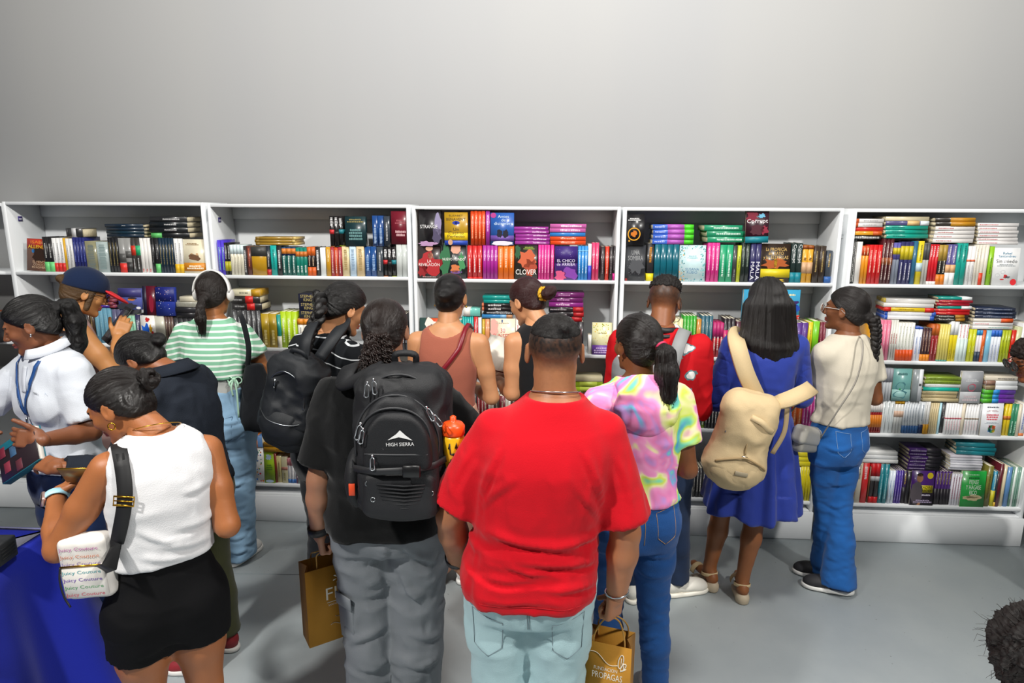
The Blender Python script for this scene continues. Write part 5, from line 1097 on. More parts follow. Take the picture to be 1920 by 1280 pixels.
# ---- shoes
def shoe(p, nm, col, sole, kind='sneaker', toe=None, lift=0):
    l = p.leg[nm]; s = p.s; A = l['A']; t = l['toe']; side = np.array([t[1], -t[0], 0]); g = np.array([A[0], A[1], 0])-t*.02; L = .255*s
    R = np.stack([side, t, np.array([0, 0, 1.])], 1); bz = A[2]-.085*s
    o = [('u', ell((0, .085, .045), (.047, .10, .036)), 0), ('u', ell((0, -.012, .055), (.038, .052, .048)), .02), ('u', ell((0, .145, .032), (.044, .055, .027)), .02), ('u', cap((0, -.015, .06), (0, -.01, .095), .036, .034), .02),
         ('i', plane((0, 0, -1), (0, 0, .012)), .004), ('s', cap((0, -.015, .09), (0, -.01, .15), .026, .026), .004)]
    V, Q = iso(o, *bounds(o), .006); V = relax(V, Q)*s; V = V @ R.T+g+np.array([0, 0, bz])
    e = link('shoe', mesh_np('shoe', V, Q, col, None), p.root)
    o = [('u', ell((0, .085, .014), (.050, .108, .03)), 0), ('u', ell((0, -.012, .014), (.043, .058, .03)), .03), ('u', ell((0, .15, .014), (.047, .056, .03)), .02), ('i', plane((0, 0, 1), (0, 0, .026)), .002), ('i', plane((0, 0, -1), (0, 0, .002)), .002)]
    V, Q = iso(o, *bounds(o), .006); V = V*s @ R.T+g+np.array([0, 0, bz]); link('sole', mesh_np('sole', V, Q, sole), e)
    b = MB()
    for k in range(4):
        y = .075+.022*k; z = .080-.008*k
        b.tube([np.array([x, y+abs(x)*.1, z+.001-x*x*8])*s @ R.T+g+np.array([0, 0, bz]) for x in np.linspace(-.026, .026, 7)], .003*s, 5)
    link('laces', b.data('laces', mat('#d8d6d2', .7), True), e)
    return e
def thing(name, label, cat, p=None, base=None, loc=None, rz=0, group=None):
    """a separate thing carried by or lying near a person; parts are given in the person's frame and shifted to the thing's own base"""
    if p is not None:
        w = p.world(base); e = link(name, None, loc=tuple(w), rot=(0, 0, p.yaw), label=uniq(label), cat=cat, group=group); e_off[e.name] = np.asarray(base, float)
    else:
        e = link(name, None, loc=loc, rot=(0, 0, rz), label=uniq(label), cat=cat, group=group); e_off[e.name] = np.zeros(3)
    return e
e_off = {}
def part(e, name, mb, m, smooth=True, root=None):
    r = root or e; off = e_off.get(r.name, np.zeros(3)); return link(name, mb.data(name, m, smooth, off=off), e)
def part_iso(e, name, ops, m, res=.008, folds=(), root=None, it=1, attrs=None):
    r = root or e; V, Q = iso(ops, *bounds(ops), res); V, N = cloth_post(V, Q, folds, it); off = e_off.get(r.name, np.zeros(3))
    o = link(name, mesh_np(name, V-off, Q, m, {k: f(V) for k, f in (attrs or {}).items()}), e); o_np[o.name] = (V, vnormals(V, Q)); return o
def part_np(e, name, V, Q, m, root=None):
    r = root or e; return link(name, mesh_np(name, V-e_off.get(r.name, np.zeros(3)), Q, m), e)
def ring(c, r, n, ax, fl=1):
    ax = nrm(ax); u = nrm(np.cross(ax, (0, .3, 1))); w = np.cross(ax, u); return [np.asarray(c)+r*(u*math.cos(a)+w*fl*math.sin(a)) for a in np.linspace(0, 2*math.pi, n, endpoint=False)]
MGOLD = mat('#c9962e', .25, metal=1); MSILV = mat('#c9ccd0', .22, metal=1); MSTEEL = mat('#8f9396', .3, metal=1)
# ------------------------------------------------------------------ fabrics
def denim(c, var=.26): return mat(c, .85, bump=.25, bscale=420, var=var, vscale=6, spec=.15, sheen=.1)
def cotton(c, var=.05): return mat(c, .88, bump=.16, bscale=300, var=var, vscale=6, spec=.12, sheen=.12)
def nylon(c): return mat(c, .55, bump=.22, bscale=500, var=.12, vscale=10, spec=.35)
def LP(X, Y, yaw):
    R = rot(0, 0, yaw); return lambda px, py, Yw: (W(px, py, Yw)-np.array([X, Y, 0])) @ R
BLK = ('#090809', '#1c1816'); DBR = ('#120c0a', '#2e211c')
HANG = dict(curl=(.45, .5, .55, .6))
GRIP = dict(curl=(1.15, 1.2, 1.2, 1.25), thumb=(.25, .7, -.75), tcurl=1.0)
HOLD = dict(curl=(.45, .48, .5, .52), thumb=(.5, .75, -.55), tcurl=.5)
# ================================================================== red t-shirt, front centre
l = LP(-.055, -2.0, .0)
p10 = person('person in bright red t-shirt and pale jeans, seen from behind at the front', -.055, -2.0, 0, 1.735, '#a06a48', '#8a5040', MAL, (1.10, 1.14, 1.08, .98), (1.25, 1.4, 1.3, 1.12), lean=(.13, 0), sh=.93, shz=-.02, head=(.06, .02, 0), neckr=1.22, armr=1.22, legr=1.2, hw=1.08, hres=.0042, res=.011,
    arms={'L': dict(e=l(836, 985, -2.0), w=l(862, 1068, -1.83), hd=(.25, .25, -.9), hn=(-1, -.3, 0), curl=(.7, .75, .8, .8)),
          'R': dict(e=l(1174, 1002, -2.02), w=l(1158, 1096, -2.0), hd=(-.10, .02, -1), hn=(.75, -.65, 0), **GRIP)},
    stubble=('#141010', lambda V: np.clip((V[:, 2]+.052+.25*np.clip(V[:, 1]-.02, 0, 1))/.075, 0, .93)*np.clip((.062-V[:, 1])/.02, 0, 1)*np.clip((.0755*1.08-np.abs(V[:, 0]))/.004+(V[:, 2] > .03), 0, 1)))
p = p10
hair_cap(p, .0028, ((.086, .058), (-.10, .050)), [('u', ell((.018, -.086, .080), (.021, .020, .019)), .010), ('u', ell((.020, -.101, .085), (.014, .012, .013)), .008)], col=('#0c0a0a', '#2c2624'), pull=(.018, -.10, .085), groove=.0022, gfreq=40, rough=.42, vol=(1.07, 1, 1))
red = mat('#bd0518', .82, bump=.12, bscale=300, var=.04, vscale=5, spec=.15, sheen=.1)
hz = .845
tee = garment(p, 't_shirt', top_ops(p, .014, hz, {'L': .86, 'R': .86}, (.066, .086), (0, .0, 1.492, .092, .085, .055), [(.8, 1.04), (.95, 1.02), (1.05, 1.0), (1.3, 1.0), (1.5, 1)], bust=False), red,
    [(.0055, (3, 3, 15), 2.1, lambda V: np.interp(V[:, 2], [.8, 1.0, 1.12, 1.2], [1, 1.1, .5, .15])), (.004, (10, 5, 5), 5.5, lambda V: np.interp(np.abs(V[:, 0]), [.05, .16, .3], [.25, 1, .5])*np.interp(V[:, 2], [1.3, 1.4], [1, .1])), (.002, (16, 16, 5), 9, lambda V: np.interp(V[:, 2], [1.3, 1.4], [1, .1]))], res=.008,
    creases=[([(905, 1000), (960, 1022), (1040, 1036), (1095, 1038)], .014, .010), ([(1128, 1000), (1090, 1022), (1030, 1030)], .010, .010), ([(1130, 1050), (1080, 1066), (1010, 1066), (930, 1052)], .012, .011), ([(900, 1085), (950, 1100), (1010, 1092)], .011, .010), ([(1125, 1090), (1080, 1112), (1020, 1118)], .009, .009), ([(940, 1060), (980, 1078), (1040, 1080)], .008, .008),
             ([(903, 945), (925, 890), (945, 840)], .009, .010), ([(900, 960), (935, 930), (975, 905)], .007, .010), ([(1128, 965), (1110, 900), (1090, 850)], .009, .010), ([(1125, 985), (1100, 950), (1075, 920)], .007, .009), ([(850, 930), (870, 880), (890, 850)], .006, .009), ([(1175, 960), (1165, 900), (1150, 860)], .006, .009)])
stitched(p, tee, [(-.21, hz*p.s+.03), (-.1, hz*p.s+.03), (0, hz*p.s+.03), (.1, hz*p.s+.03), (.21, hz*p.s+.03)], mat('#a80416', .8), .001, 'hem_stitching', 10)
pale = denim('#a6c3c8', .1)
jn = garment(p, 'jeans', leg_ops(p, (.118, .112, .092, .088, .088), 1.0, .98, .012, seat=1.08), pale, [(.004, (5, 5, 12), 3, lambda V: np.interp(V[:, 2], [.3, .7, .85, 1], [1, .8, .5, .1])), (.003, (12, 12, 6), 8, None)], res=.010)
dk = mat('#6f7f86', .8)
for sx in (-1, 1):
    stitched(p, jn, [(sx*.075, .815), (sx*.175, .835), (sx*.17, .70), (sx*.125, .665), (sx*.08, .70), (sx*.075, .815)], dk, .0012, 'pocket_stitching', 6, smooth=False)
stitched(p, jn, [(.0, .90), (.0, .85), (.002, .80)], dk, .0014, 'seam'); stitched(p, jn, [(.006, .90), (.006, .85), (.008, .80)], dk, .0012, 'seam')
link('necklace', MB().tube([q for q in ring(p.C(1.478)+np.array([0, .006, 0]), .074*p.s, 40, (0, .25, 1))], .0022, 6, closed=True).data('necklace', MSILV, True), p.root)
a = p.arm['R']; link('bracelet', MB().tube(ring(a['W']-a['hd']*.005, .037, 26, a['hd']+np.array([.25, 0, 0])), .0035, 5, closed=True).data('bracelet', MSILV, True), p.root)
a = p.arm['L']; link('watch', MB().band([*ring(a['W']-a['hd']*.02, .037, 24, a['W']-a['E'])], [nrm(q-a['W']) for q in ring(a['W'], .037, 24, a['W']-a['E'])], .024, .004).data('watch', mat('#202022', .4), True), p.root)
for nm in 'LR': shoe(p, nm, mat('#dadad8', .6), mat('#efefec', .6))
# ================================================================== black backpack wearer
l = LP(-.62, -1.6, .04)
p7 = person('person in black t-shirt and grey cargo trousers wearing a large black backpack', -.62, -1.6, .04, 1.715, '#a3745a', None, MAL, (1.24, 1.32, 1.26, 1.05), (1.35, 1.5, 1.35, 1.15), shz=-.025, head=(0, .08, 0), hw=1.05, neckr=1.1, armr=1.18, legr=1.2, res=.012,
    arms={'L': dict(e=l(598, 900, -1.68), w=l(598, 968, -1.66), hd=(.05, .12, -1), hn=(-.9, -.4, 0), **GRIP), 'R': dict(e=l(872, 815, -1.55), w=l(845, 800, -1.30), hd=(-.3, .9, .1), hn=(.3, 0, 1), **HOLD)})
p = p7
hair_cap(p, .008, ((.086, .064), (-.066, -.075)), col=('#140d0b', '#33231c'), pull=(0, -.115, -.01), groove=.0014, gfreq=44, rough=.3, vol=(1.05, 1, 1), extra=[('u', ell((0, -.108, -.015), (.034, .022, .03)), .012)])
mh = hair_mat('#170f0c', '#3a2620', .42)
def curl(rr, i):
    a = rr.uniform(0, 6.28); q = rr.uniform(.2, 1)**.5; x0 = .052*q*math.cos(a); y0 = -.118+.026*q*math.sin(a); z0 = rr.uniform(-.03, .0); L = rr.uniform(.075, .115); f = rr.uniform(3, 5); ph = rr.uniform(0, 6.28); w = rr.uniform(.006, .011); P = []
    for t in np.linspace(0, 1, 16):
        P.append(hd2(p7, (x0*(.75+.55*t)+w*t**.4*math.cos(f*6.28*t+ph), y0+w*math.sin(f*6.28*t+ph)-.010*t, z0-L*t)))
    return P
o = [('u', ell((0, -.118, -.055), (.054, .028, .06)), 0)]; V, Q = iso(o, *bounds(o), .006); N = vnormals(V, Q); V = V+N*(.008*fbm(V*70, 2))[:, None]
link('curly_ponytail', mesh_np('curly_ponytail', V*p.hs @ p.HR.T+p.hc, Q, mh, {'strand': V[:, 0]*60}), p.root)
locks(p, None, curl, 330, .0036, mh, 4, name='curls')
bt = cotton('#0b0c0d')
sh7 = garment(p, 't_shirt', top_ops(p, .016, .845, {'L': .80, 'R': .85}, (.076, .090), (0, .0, 1.492, .085, .08, .05), [(.8, 1.02), (1.0, 1.0), (1.5, 1)], bust=False), bt, [(.006, (4, 4, 10), 4, lambda V: np.interp(V[:, 2], [.8, 1.1, 1.3], [1, .8, .4])), (.004, (12, 10, 6), 1, None)], res=.010)
tr = garment(p, 'cargo_trousers', leg_ops(p, (.128, .122, .108, .104, .098), 1.0, .96, .012, seat=1.0), mat('#767b80', .62, bump=.15, bscale=300, var=.06, vscale=5, spec=.35), [(.007, (5, 5, 10), 6, lambda V: np.interp(V[:, 2], [.1, .3, .6, .9], [1.4, .8, .9, .3])), (.003, (14, 14, 8), 2, None)], res=.0095,
    creases=[([(740, 1010), (715, 1045), (670, 1060)], .012, .011), ([(745, 1020), (780, 1050), (820, 1055)], .012, .011), ([(740, 1090), (715, 1115), (680, 1125)], .009, .010), ([(745, 1070), (760, 1110), (800, 1140)], .010, .011), ([(650, 1215), (690, 1200), (735, 1175)], .010, .011), ([(665, 1255), (700, 1262), (738, 1240)], .012, .012), ([(750, 1245), (790, 1258), (825, 1235)], .013, .012), ([(760, 1190), (800, 1205), (830, 1190)], .008, .010)])
q0, qn = on(p, tr, 650, 1150, .0); up_ = nrm(np.array([0, 0, 1])-qn*qn[2]); rt = np.cross(up_, qn); Rq = np.stack([rt, up_, qn], 1)
for nm, lo, hi, bv in (('cargo_pocket', (-.045, -.12, -.012), (.045, .05, .006), .005), ('pocket_flap', (-.048, .03, .003), (.048, .085, .011), .003)):
    b = MB().bevbox(lo, hi, bv); b.V = [v @ Rq.T+q0 for v in b.V]; link(nm, b.data(nm, mat('#7c8186', .62)), p.root)
a = p.arm['L']; link('watch', MB().band(ring(a['W']-a['hd']*.01, .037, 24, a['hd']), [nrm(q-a['W']) for q in ring(a['W'], .037, 24, a['hd'])], .028, .005).data('watch', mat('#17181a', .5), True), p.root)
for nm in 'LR': shoe(p, nm, mat('#d6d6d4', .6), mat('#efefec', .6))
# ================================================================== tie-dye hoodie
l = LP(.345, -1.5, .22)
p11 = person('person in pastel tie-dye hooded top and blue jeans with a long ponytail', .345, -1.5, .22, 1.655, '#7a4a2c', '#7a3a30', FEM, (1.0, 1.05, 1.0, 1.0), head=(.30, .05, 0), res=.012,
    arms={'R': dict(e=l(1290, 880, -1.5), w=l(1230, 855, -1.25), hd=(-.5, .8, .2), hn=(.3, .2, 1), **HOLD), 'L': dict(e=l(1110, 880, -1.45), w=l(1130, 850, -1.22), hd=(.3, .9, .1), hn=(0, .2, 1), **HOLD)},
    legs={'R': dict(a=(.12, -.03, .085)), 'L': dict(a=(-.04, .14, .085))})
p = p11
hair_cap(p, .011, ((.088, .066), (-.066, -.082)), col=('#0c0a0a', '#2a211d'), pull=(.012, -.125, .012), groove=.0016, gfreq=44, rough=.3, extra=[('u', ell((.010, -.118, .012), (.020, .020, .018)), .012)])
TP = np.array([(.010, -.132, .012), (.012, -.158, -.02), (.014, -.165, -.09), (.018, -.158, -.17), (.022, -.150, -.245)])
tl = chain(TP, (.017, .034, .042, .036, .014), .02); V, Q = iso(tl, *bounds(tl), .0055); V = relax(V, Q); N = vnormals(V, Q); st = np.arctan2(V[:, 0]-.014, V[:, 1]+.16)*2.2+.3*fbm(V*10, 2); V = V+N*(.0028*fbm(np.stack([st*7, V[:, 2]*2, st*0], 1), 2))[:, None]
link('ponytail', mesh_np('ponytail', V*p.hs @ p.HR.T+p.hc, Q, hair_mat('#0c0a0a', '#2a211d', .34), {'strand': st*2}), p.root)
def tails(rr, i):
    a = rr.uniform(0, 6.28); q = rr.uniform(.5, 1.1); return [hd2(p11, (TP[k][0]+w*q*math.cos(a)+rr.uniform(-.002, .002), TP[k][1]+w*q*math.sin(a)*.9, TP[k][2]-k*.012*rr.uniform(.3, 1.3))) for k, w in enumerate((.015, .034, .042, .038, .022))]
locks(p, None, lambda rr, i: spline(tails(rr, i), 3), 110, .0016, hair_mat('#0c0a0a', '#2a211d', .34), 8, name='ponytail_strands')
link('hair_tie', MB().tube([hd2(p, q) for q in ring((.010, -.136, .008), .019, 18, (0, -.8, -.5))], .005, 6, closed=True).data('hair_tie', mat('#c8305a', .6), True), p.root)
link('earring', MB().lathe([(.001, -.005), (.004, -.002), (.005, 0), (.004, .003), (.001, .005)], 10, tuple(hd2(p, (-.083, .004, -.042)))).data('earring', mat('#e8e4dc', .2), True), p.root)
def tie(nt, b):
    tc = nt.nodes.new('ShaderNodeTexCoord'); n = nt.nodes.new('ShaderNodeTexNoise'); n.inputs['Scale'].default_value = 5.2; n.inputs['Detail'].default_value = 2; n.inputs['Distortion'].default_value = 1.2
    nt.links.new(tc.outputs['Object'], n.inputs['Vector'])
    r = ramp(nt, [(.26, '#5fa8d8'), (.33, '#74d4b4'), (.39, '#cfe25a'), (.44, '#eeeaae'), (.49, '#f0a0cc'), (.55, '#ea88be'), (.60, '#c496d8'), (.65, '#7cbce4'), (.71, '#8fdcb4'), (.78, '#e2e66a')])
    nt.links.new(n.outputs['Fac'], r.inputs[0]); nt.links.new(r.outputs[0], b.inputs['Base Color'])
MTIE = node_mat('tie_dye', tie, .88, .1)
hd11 = garment(p, 'hooded_top', top_ops(p, .014, .965, {'L': .62, 'R': .62}, (.066, .074), (0, .03, 1.50, .085, .085, .05), [(.9, 1.04), (1.1, 1.08), (1.5, 1)]), MTIE, [(.004, (4, 4, 12), 3, lambda V: np.interp(V[:, 2], [.9, 1.1, 1.3], [1.2, .8, .3])), (.003, (12, 12, 6), 7, None)], res=.009)
c = p.C(1.43); o = [('u', ell(c+np.array([0, -.10, -.035]), (.125, .050, .115), rot(-.2, 0, 0)), 0), ('u', ell(c+np.array([0, -.04, .02]), (.115, .09, .05)), .03), ('s', ell(c+np.array([0, .005, .065]), (.075, .08, .075)), .02)]
garment(p, 'hood', o, MTIE, [(.006, (6, 6, 14), 11, None), (.004, (14, 10, 8), 4, None)], res=.008)
j11 = garment(p, 'jeans', leg_ops(p, (.096, .088, .066, .060, .054), 1.0, 1.02, .008, seat=1.08), denim('#1e4b86'), [(.0025, (5, 5, 16), 3, None), (.003, (10, 10, 22), 8, lambda V: np.interp(np.abs(V[:, 2]-.46), [0, .2], [1, .2]))], res=.0085,
    creases=[([(1195, 1030), (1225, 1050), (1262, 1045)], .007, .008), ([(1190, 1065), (1220, 1085), (1255, 1082)], .006, .008), ([(1185, 1165), (1215, 1172), (1245, 1160)], .006, .007), ([(1183, 1190), (1215, 1200), (1243, 1188)], .006, .007), ([(1185, 1215), (1212, 1222), (1240, 1212)], .005, .007)])
gst = mat('#b08a5a', .7)
for sx in (-1, 1): stitched(p, j11, [(sx*.045, .925), (sx*.125, .945), (sx*.125, .83), (sx*.085, .80), (sx*.05, .83), (sx*.045, .925)], gst, .0011, 'pocket_stitching', 6, smooth=False)
stitched(p, j11, [(-.14, .985), (-.05, .965), (0, .96), (.05, .965), (.14, .985)], gst, .0011, 'waistband_stitching'); stitched(p, j11, [(0, .96), (0, .88), (0, .80)], gst, .0012, 'seam')
for nm in 'LR': shoe(p, nm, mat('#dcdcda', .6), mat('#efefec', .6))
# ================================================================== white sleeveless top, front left
l = LP(-1.215, -2.12, .66)
p5 = person('person in white sleeveless top and black shorts looking down at a phone', -1.215, -2.12, .66, 1.60, '#9c6038', '#8a4038', FEM, (.92, .95, .90, .92), (.9, .95, .95, 1), lean=(.05, .03), head=(.95, .50, 0), hpos=(-.045, .03, -.025), hres=.0042, res=.011, legr=1.1, armr=1.05,
    arms={'L': dict(e=l(108, 1030, -2.24), w=l(106, 930, -2.06), hd=(.55, .65, .35), hn=(-.75, .1, .6), curl=(.65, .7, .75, .8), thumb=(.6, .6, -.3), tcurl=.2), 'R': dict(e=l(420, 960, -2.06), w=l(380, 950, -1.84), hd=(-.7, .6, .2), hn=(.4, .4, .8), **HOLD)},
    legs={'L': dict(a=(-.09, .05, .085)), 'R': dict(a=(.09, -.03, .085))})
p = p5
bun = (0, -.118, .028)
hair_cap(p, .009, ((.090, .062), (-.060, -.070)), col=('#0b0909', '#2a201b'), pull=bun, groove=.0018, gfreq=48, rough=.3)
b = MB(); at = []
for k in range(5):
    t = np.linspace(0, 2*math.pi, 26, endpoint=False); R = .026-.004*abs(k-2); P = [hd2(p, np.array(bun)+np.array([R*math.cos(a)*(1+.1*math.sin(3*a+k)), -.012-.008*math.sin(2*a+k*1.3)-.003*k, R*math.sin(a)*(1+.1*math.cos(2*a+k*2))])) for a in t]
    b.tube(P, .0115, 8, closed=True); at += list(np.repeat(t*1.2, 8)+np.tile(np.linspace(0, 2, 8), 26)+k)
b.lathe([(.001, -.02), (.018, -.012), (.022, 0), (.018, .012), (.001, .02)], 12, tuple(hd2(p, (0, -.128, .028)))); at += [0]*60
link('hair_bun', b.data('hair_bun', hair_mat('#0b0909', '#2a201b', .32), True, attrs={'strand': np.array(at)}), p.root)
link('earring', MB().tube([hd2(p, q) for q in ring((-.085, .004, -.052), .011, 20, (.9, .1, 0))], .0022, 6, closed=True).data('earring', MGOLD, True), p.root)
link('necklace', MB().tube(ring(p.C(1.478)+np.array([0, .012, .0]), .068, 40, (0, .45, 1)), .0014, 5, closed=True).data('necklace', MGOLD, True), p.root)
wt = top_ops(p, .018, 1.05, None, None, (0, .045, 1.50, .082, .08, .065), [(.9, 1.02), (1.1, 1.06), (1.5, 1)])
for nm in 'LR':
    a = p.arm[nm]; wt.append(('s', ell(a['S']+np.array([a['sd']*.028, .015, -.02]), (.046, .075, .10)), .01))
top5 = garment(p, 'sleeveless_top', wt, cotton('#d9d9db', .02), [(.003, (5, 5, 11), 6, lambda V: np.interp(V[:, 2], [.95, 1.1, 1.3], [1.1, .9, .4])), (.002, (12, 12, 6), 1, None)], res=.0075,
    creases=[([(410, 950), (380, 985), (330, 1000)], .008, .010), ([(395, 1010), (350, 1030), (290, 1030)], .008, .010), ([(250, 1000), (290, 1020), (330, 1018)], .007, .009), ([(400, 900), (370, 925), (340, 930)], .006, .009), ([(260, 1050), (310, 1058), (360, 1045)], .006, .008)])
so = leg_ops(p, (.104, .106, .108, .1, .1), -.40, 1.075, .009, seat=1.03, hipk=.04)
s5 = garment(p, 'shorts', so, mat('#0c0c0e', .85, bump=.1, bscale=250, spec=.15), [(.003, (5, 5, 9), 2, None)], res=.009)
for nm in 'LR': shoe(p, nm, mat('#dcdcda', .6), mat('#efefec', .6))
# ================================================================== blue dress, beige backpack
l = LP(1.09, -.64, .03)
p13 = person('person in royal blue dress with long straight black hair', 1.09, -.64, .03, 1.675, '#8a5530', '#7a3a30', FEM, (1.0, 1.0, 1.02, 1.02), head=(0, .10, 0), zoff=.035,
    arms={'L': dict(e=l(1338, 765, -.60), w=l(1345, 720, -.38), hd=(.2, .9, .3), hn=(-.6, 0, .7), **HOLD), 'R': dict(e=l(1500, 755, -.58), w=l(1480, 715, -.36), hd=(-.2, .9, .3), hn=(.6, 0, .7), **HOLD)},
    legs={'L': dict(a=l(1332, 1040, -.60)*np.array([1, 1, 0])+np.array([0, 0, .085]), toe=(-.35, 1)), 'R': dict(a=l(1392, 1085, -.70)*np.array([1, 1, 0])+np.array([0, 0, .085]), toe=(.15, 1))})
p = p13
BLU = mat('#20358f', .62, bump=.14, bscale=260, var=.06, vscale=5, spec=.3, sheen=.15)
o = top_ops(p, .010, .98, {'L': 1.0, 'R': 1.0}, (.058, .060), (0, .03, 1.495, .075, .075, .05), [(.9, 1.0), (1.05, 1.0), (1.5, 1)])
zs = np.array([.44, .55, .70, .85, .95, 1.03, 1.10])*p.s; ww = np.array([.262, .245, .222, .195, .172, .146, .140])*p.s; dd = np.array([.215, .20, .18, .155, .132, .108, .102])*p.s
o.append(('u', prof(zs, ww, dd, lambda Z: Z*0, lambda Z: Z*0, .475*p.s, 1.08*p.s, off=.006, n=2), .015))
def pleat(V, N):
    a = np.arctan2(V[:, 0], V[:, 1]); k = np.interp(V[:, 2], [.45, .9, 1.0], [1, .35, 0]); return V+np.stack([np.sin(a), np.cos(a), a*0], 1)*(k*(.017*np.sin(a*9+1.5*np.sin(a*2))+.007*np.sin(a*17+1)))[:, None]+np.stack([a*0, a*0, k*.014*np.sin(a*5+1)*(V[:, 2] < .6)], 1)
dr = garment(p, 'dress', o, BLU, [(.0035, (5, 5, 10), 4, lambda V: np.interp(V[:, 2], [.9, 1.0, 1.2], [.3, 1.2, .8])), (.0025, (12, 12, 7), 2, None)], res=.0095, post=pleat)
for nm in 'LR':
    a = p.arm[nm]; V, Q = iso([('u', cap(a['S'], a['E'], .058*p.s, .056*p.s), 0), ('u', cap(a['E'], a['W'], .056*p.s, .048*p.s, cut1=.35), .02)], *bounds([('u', cap(a['S'], a['W'], .06, .06), 0), ('u', cap(a['S'], a['E'], .06, .06), 0)]), .009); V, N = cloth_post(V, Q, [(.005, (8, 8, 14), 3, None)]); link('sleeve', mesh_np('sleeve', V, Q, BLU), p.root)
hair_cap(p, .014, ((.088, .062), (-.03, -.16)), col=('#0c0a0a', '#241d1a'), pull=(0, -.02, .118), groove=.0012, gfreq=60, rough=.36)
LH = [('u', ell((0, -.026, .028), (.091, .098, .103)), 0), ('u', ell((0, -.052, -.04), (.105, .072, .11)), .03)]
for x, y, e, w in ((-.115, -.060, -.34, .030), (-.075, -.090, -.40, .036), (-.03, -.104, -.43, .038), (.02, -.106, -.45, .038), (.07, -.094, -.44, .036), (.115, -.068, -.41, .030)):
    LH += [('u', cap((x*.8, y*.85, -.02), (x, y-.018, (e-.02)/2), w*1.15, w*1.05), .03), ('u', cap((x, y-.018, (e-.02)/2), (x*1.25, y-.010, e), w*1.05, w*.30), .02)]
LH.append(('s', cap((0, .06, -.30), (0, .035, .0), .075, .066), .015)); LH.append(('s', ell((0, .10, .0), (.09, .055, .085)), .01))
V, Q = iso(LH, *bounds(LH), .006); V = relax(V, Q, 2); N = vnormals(V, Q); st = np.arctan2(V[:, 0], -V[:, 1]-.0)*2.4+V[:, 2]*.4; g_ = fbm(np.stack([st*6, V[:, 2]*1.5, st*0], 1), 3); V = V+N*(.0035*g_)[:, None]
HRx = rot(0, 0, 0); link('long_hair', mesh_np('long_hair', V*p.hs @ p.HR.T @ rot(.06, 0, 0).T+p.hc, Q, hair_mat('#0c0a0a', '#241d1a', .36), {'strand': st*2.2}), p.root)
def long_lock(rr, i):
    x = rr.uniform(-.125, .13); y = -.128+abs(x)*.40+rr.uniform(-.004, .006); e = -.38-rr.uniform(0, .07)+abs(x-.02)*.5
    return [hd2(p13, (x*.55, -.090+abs(x)*.3, .03)), hd2(p13, (x*.75, y+.008, -.06)), hd2(p13, (x*.95+rr.uniform(-.004, .004), y-.006, -.18)), hd2(p13, (x*1.1+rr.uniform(-.006, .006), y+.004, e*.75)), hd2(p13, (x*1.18+rr.uniform(-.01, .01), y+.012, e))]
locks(p, None, lambda rr, i: spline(long_lock(rr, i), 3), 170, .0019, hair_mat('#0c0a0a', '#241d1a', .36), 5, name='hair_strands')
BEI = mat('#cbb48c', .7, bump=.12, bscale=200, var=.04, vscale=8, spec=.25)
for nm in 'LR':                                                     # wedge sandals
    lg = p.leg[nm]; t = lg['toe']; sd_ = np.array([t[1], -t[0], 0]); R = np.stack([sd_, t, np.array([0, 0, 1.])], 1); g0 = np.array([lg['A'][0], lg['A'][1], 0])
    T = lambda v: np.asarray(v, float) @ R.T+g0
    o = [('u', ell((0, .065, -.006), (.043, .125, .05)), 0), ('u', cap((0, -.035, -.01), (0, -.035, -.03), .036, .034), .02), ('i', plane((0, .28, .96), (0, -.03, .016)), .003), ('i', plane((0, 0, -1), (0, 0, -.033)), .003)]
    V, Q = iso(o, *bounds(o), .006); e = link('sandal', mesh_np('sandal', T(V), Q, mat('#b9aa92', .6)), p.root); e['label'] = 'beige wedge sandal'
    b = MB(); an = []
    b.band([T((.040*math.sin(a), -.004-.042*math.cos(a), .052+.012*math.cos(a))) for a in np.linspace(-2.4, 2.4, 19)], [T((math.sin(a), -math.cos(a), 0))-T((0, 0, 0)) for a in np.linspace(-2.4, 2.4, 19)], .018, .003)
    b.band([T((.042*math.cos(a), .10, .004+.046*math.sin(a))) for a in np.linspace(0, math.pi, 13)], [T((math.cos(a), 0, math.sin(a)))-T((0, 0, 0)) for a in np.linspace(0, math.pi, 13)], .034, .003)
    link('strap', b.data('strap', BEI, True), e)
# the beige backpack hangs from one shoulder, tipped to the left
c13 = p.px(1388, 822, -.87); TL = rot(.10, .20, 0)
def pack(name, label, p, c, R, group=None, sc=1.0):
    e = link(name, None, label=uniq(label), cat='backpack', group=group)
    Mw = Matrix.Translation(p.X.tolist()) @ Matrix(p.R.tolist()).to_4x4() @ Matrix.Translation(np.asarray(c).tolist()) @ Matrix(R.tolist()).to_4x4() @ Matrix.Scale(sc, 4)
    e.matrix_world = Mw; e_off[e.name] = np.zeros(3); inv = lambda v: (np.asarray(v, float)-c) @ R/sc; return e, inv
e, inv = pack('backpack', 'beige nylon backpack hanging low from the shoulder of the blue dress', p, c13, TL, sc=1.12)
def beige(z, d): return d
o = [('u', rbox((0, 0, .02), (.120, .075, .20), .07), 0), ('u', ell((0, -.03, -.12), (.135, .085, .105)), .04), ('u', ell((0, -.025, .08), (.108, .07, .12)), .03)]
bb = part_iso(e, 'bag', o, BEI, .008, [(.004, (5, 5, 9), 3, None), (.0025, (14, 14, 10), 5, None)])
o = [('u', ell((.0, -.058, -.125), (.118, .062, .082)), 0)]; fp = part_iso(e, 'front_pocket', o, BEI, .007, [(.003, (9, 9, 12), 1, None)])
b = MB(); b.tube([np.array([.108*math.sin(a), -.082-.026*math.cos(a), -.060+.022*math.cos(a)-.03*abs(math.sin(a))]) for a in np.linspace(-1.5, 1.5, 22)], .005, 6); part(e, 'pocket_zip', b, mat('#a98f66', .6))
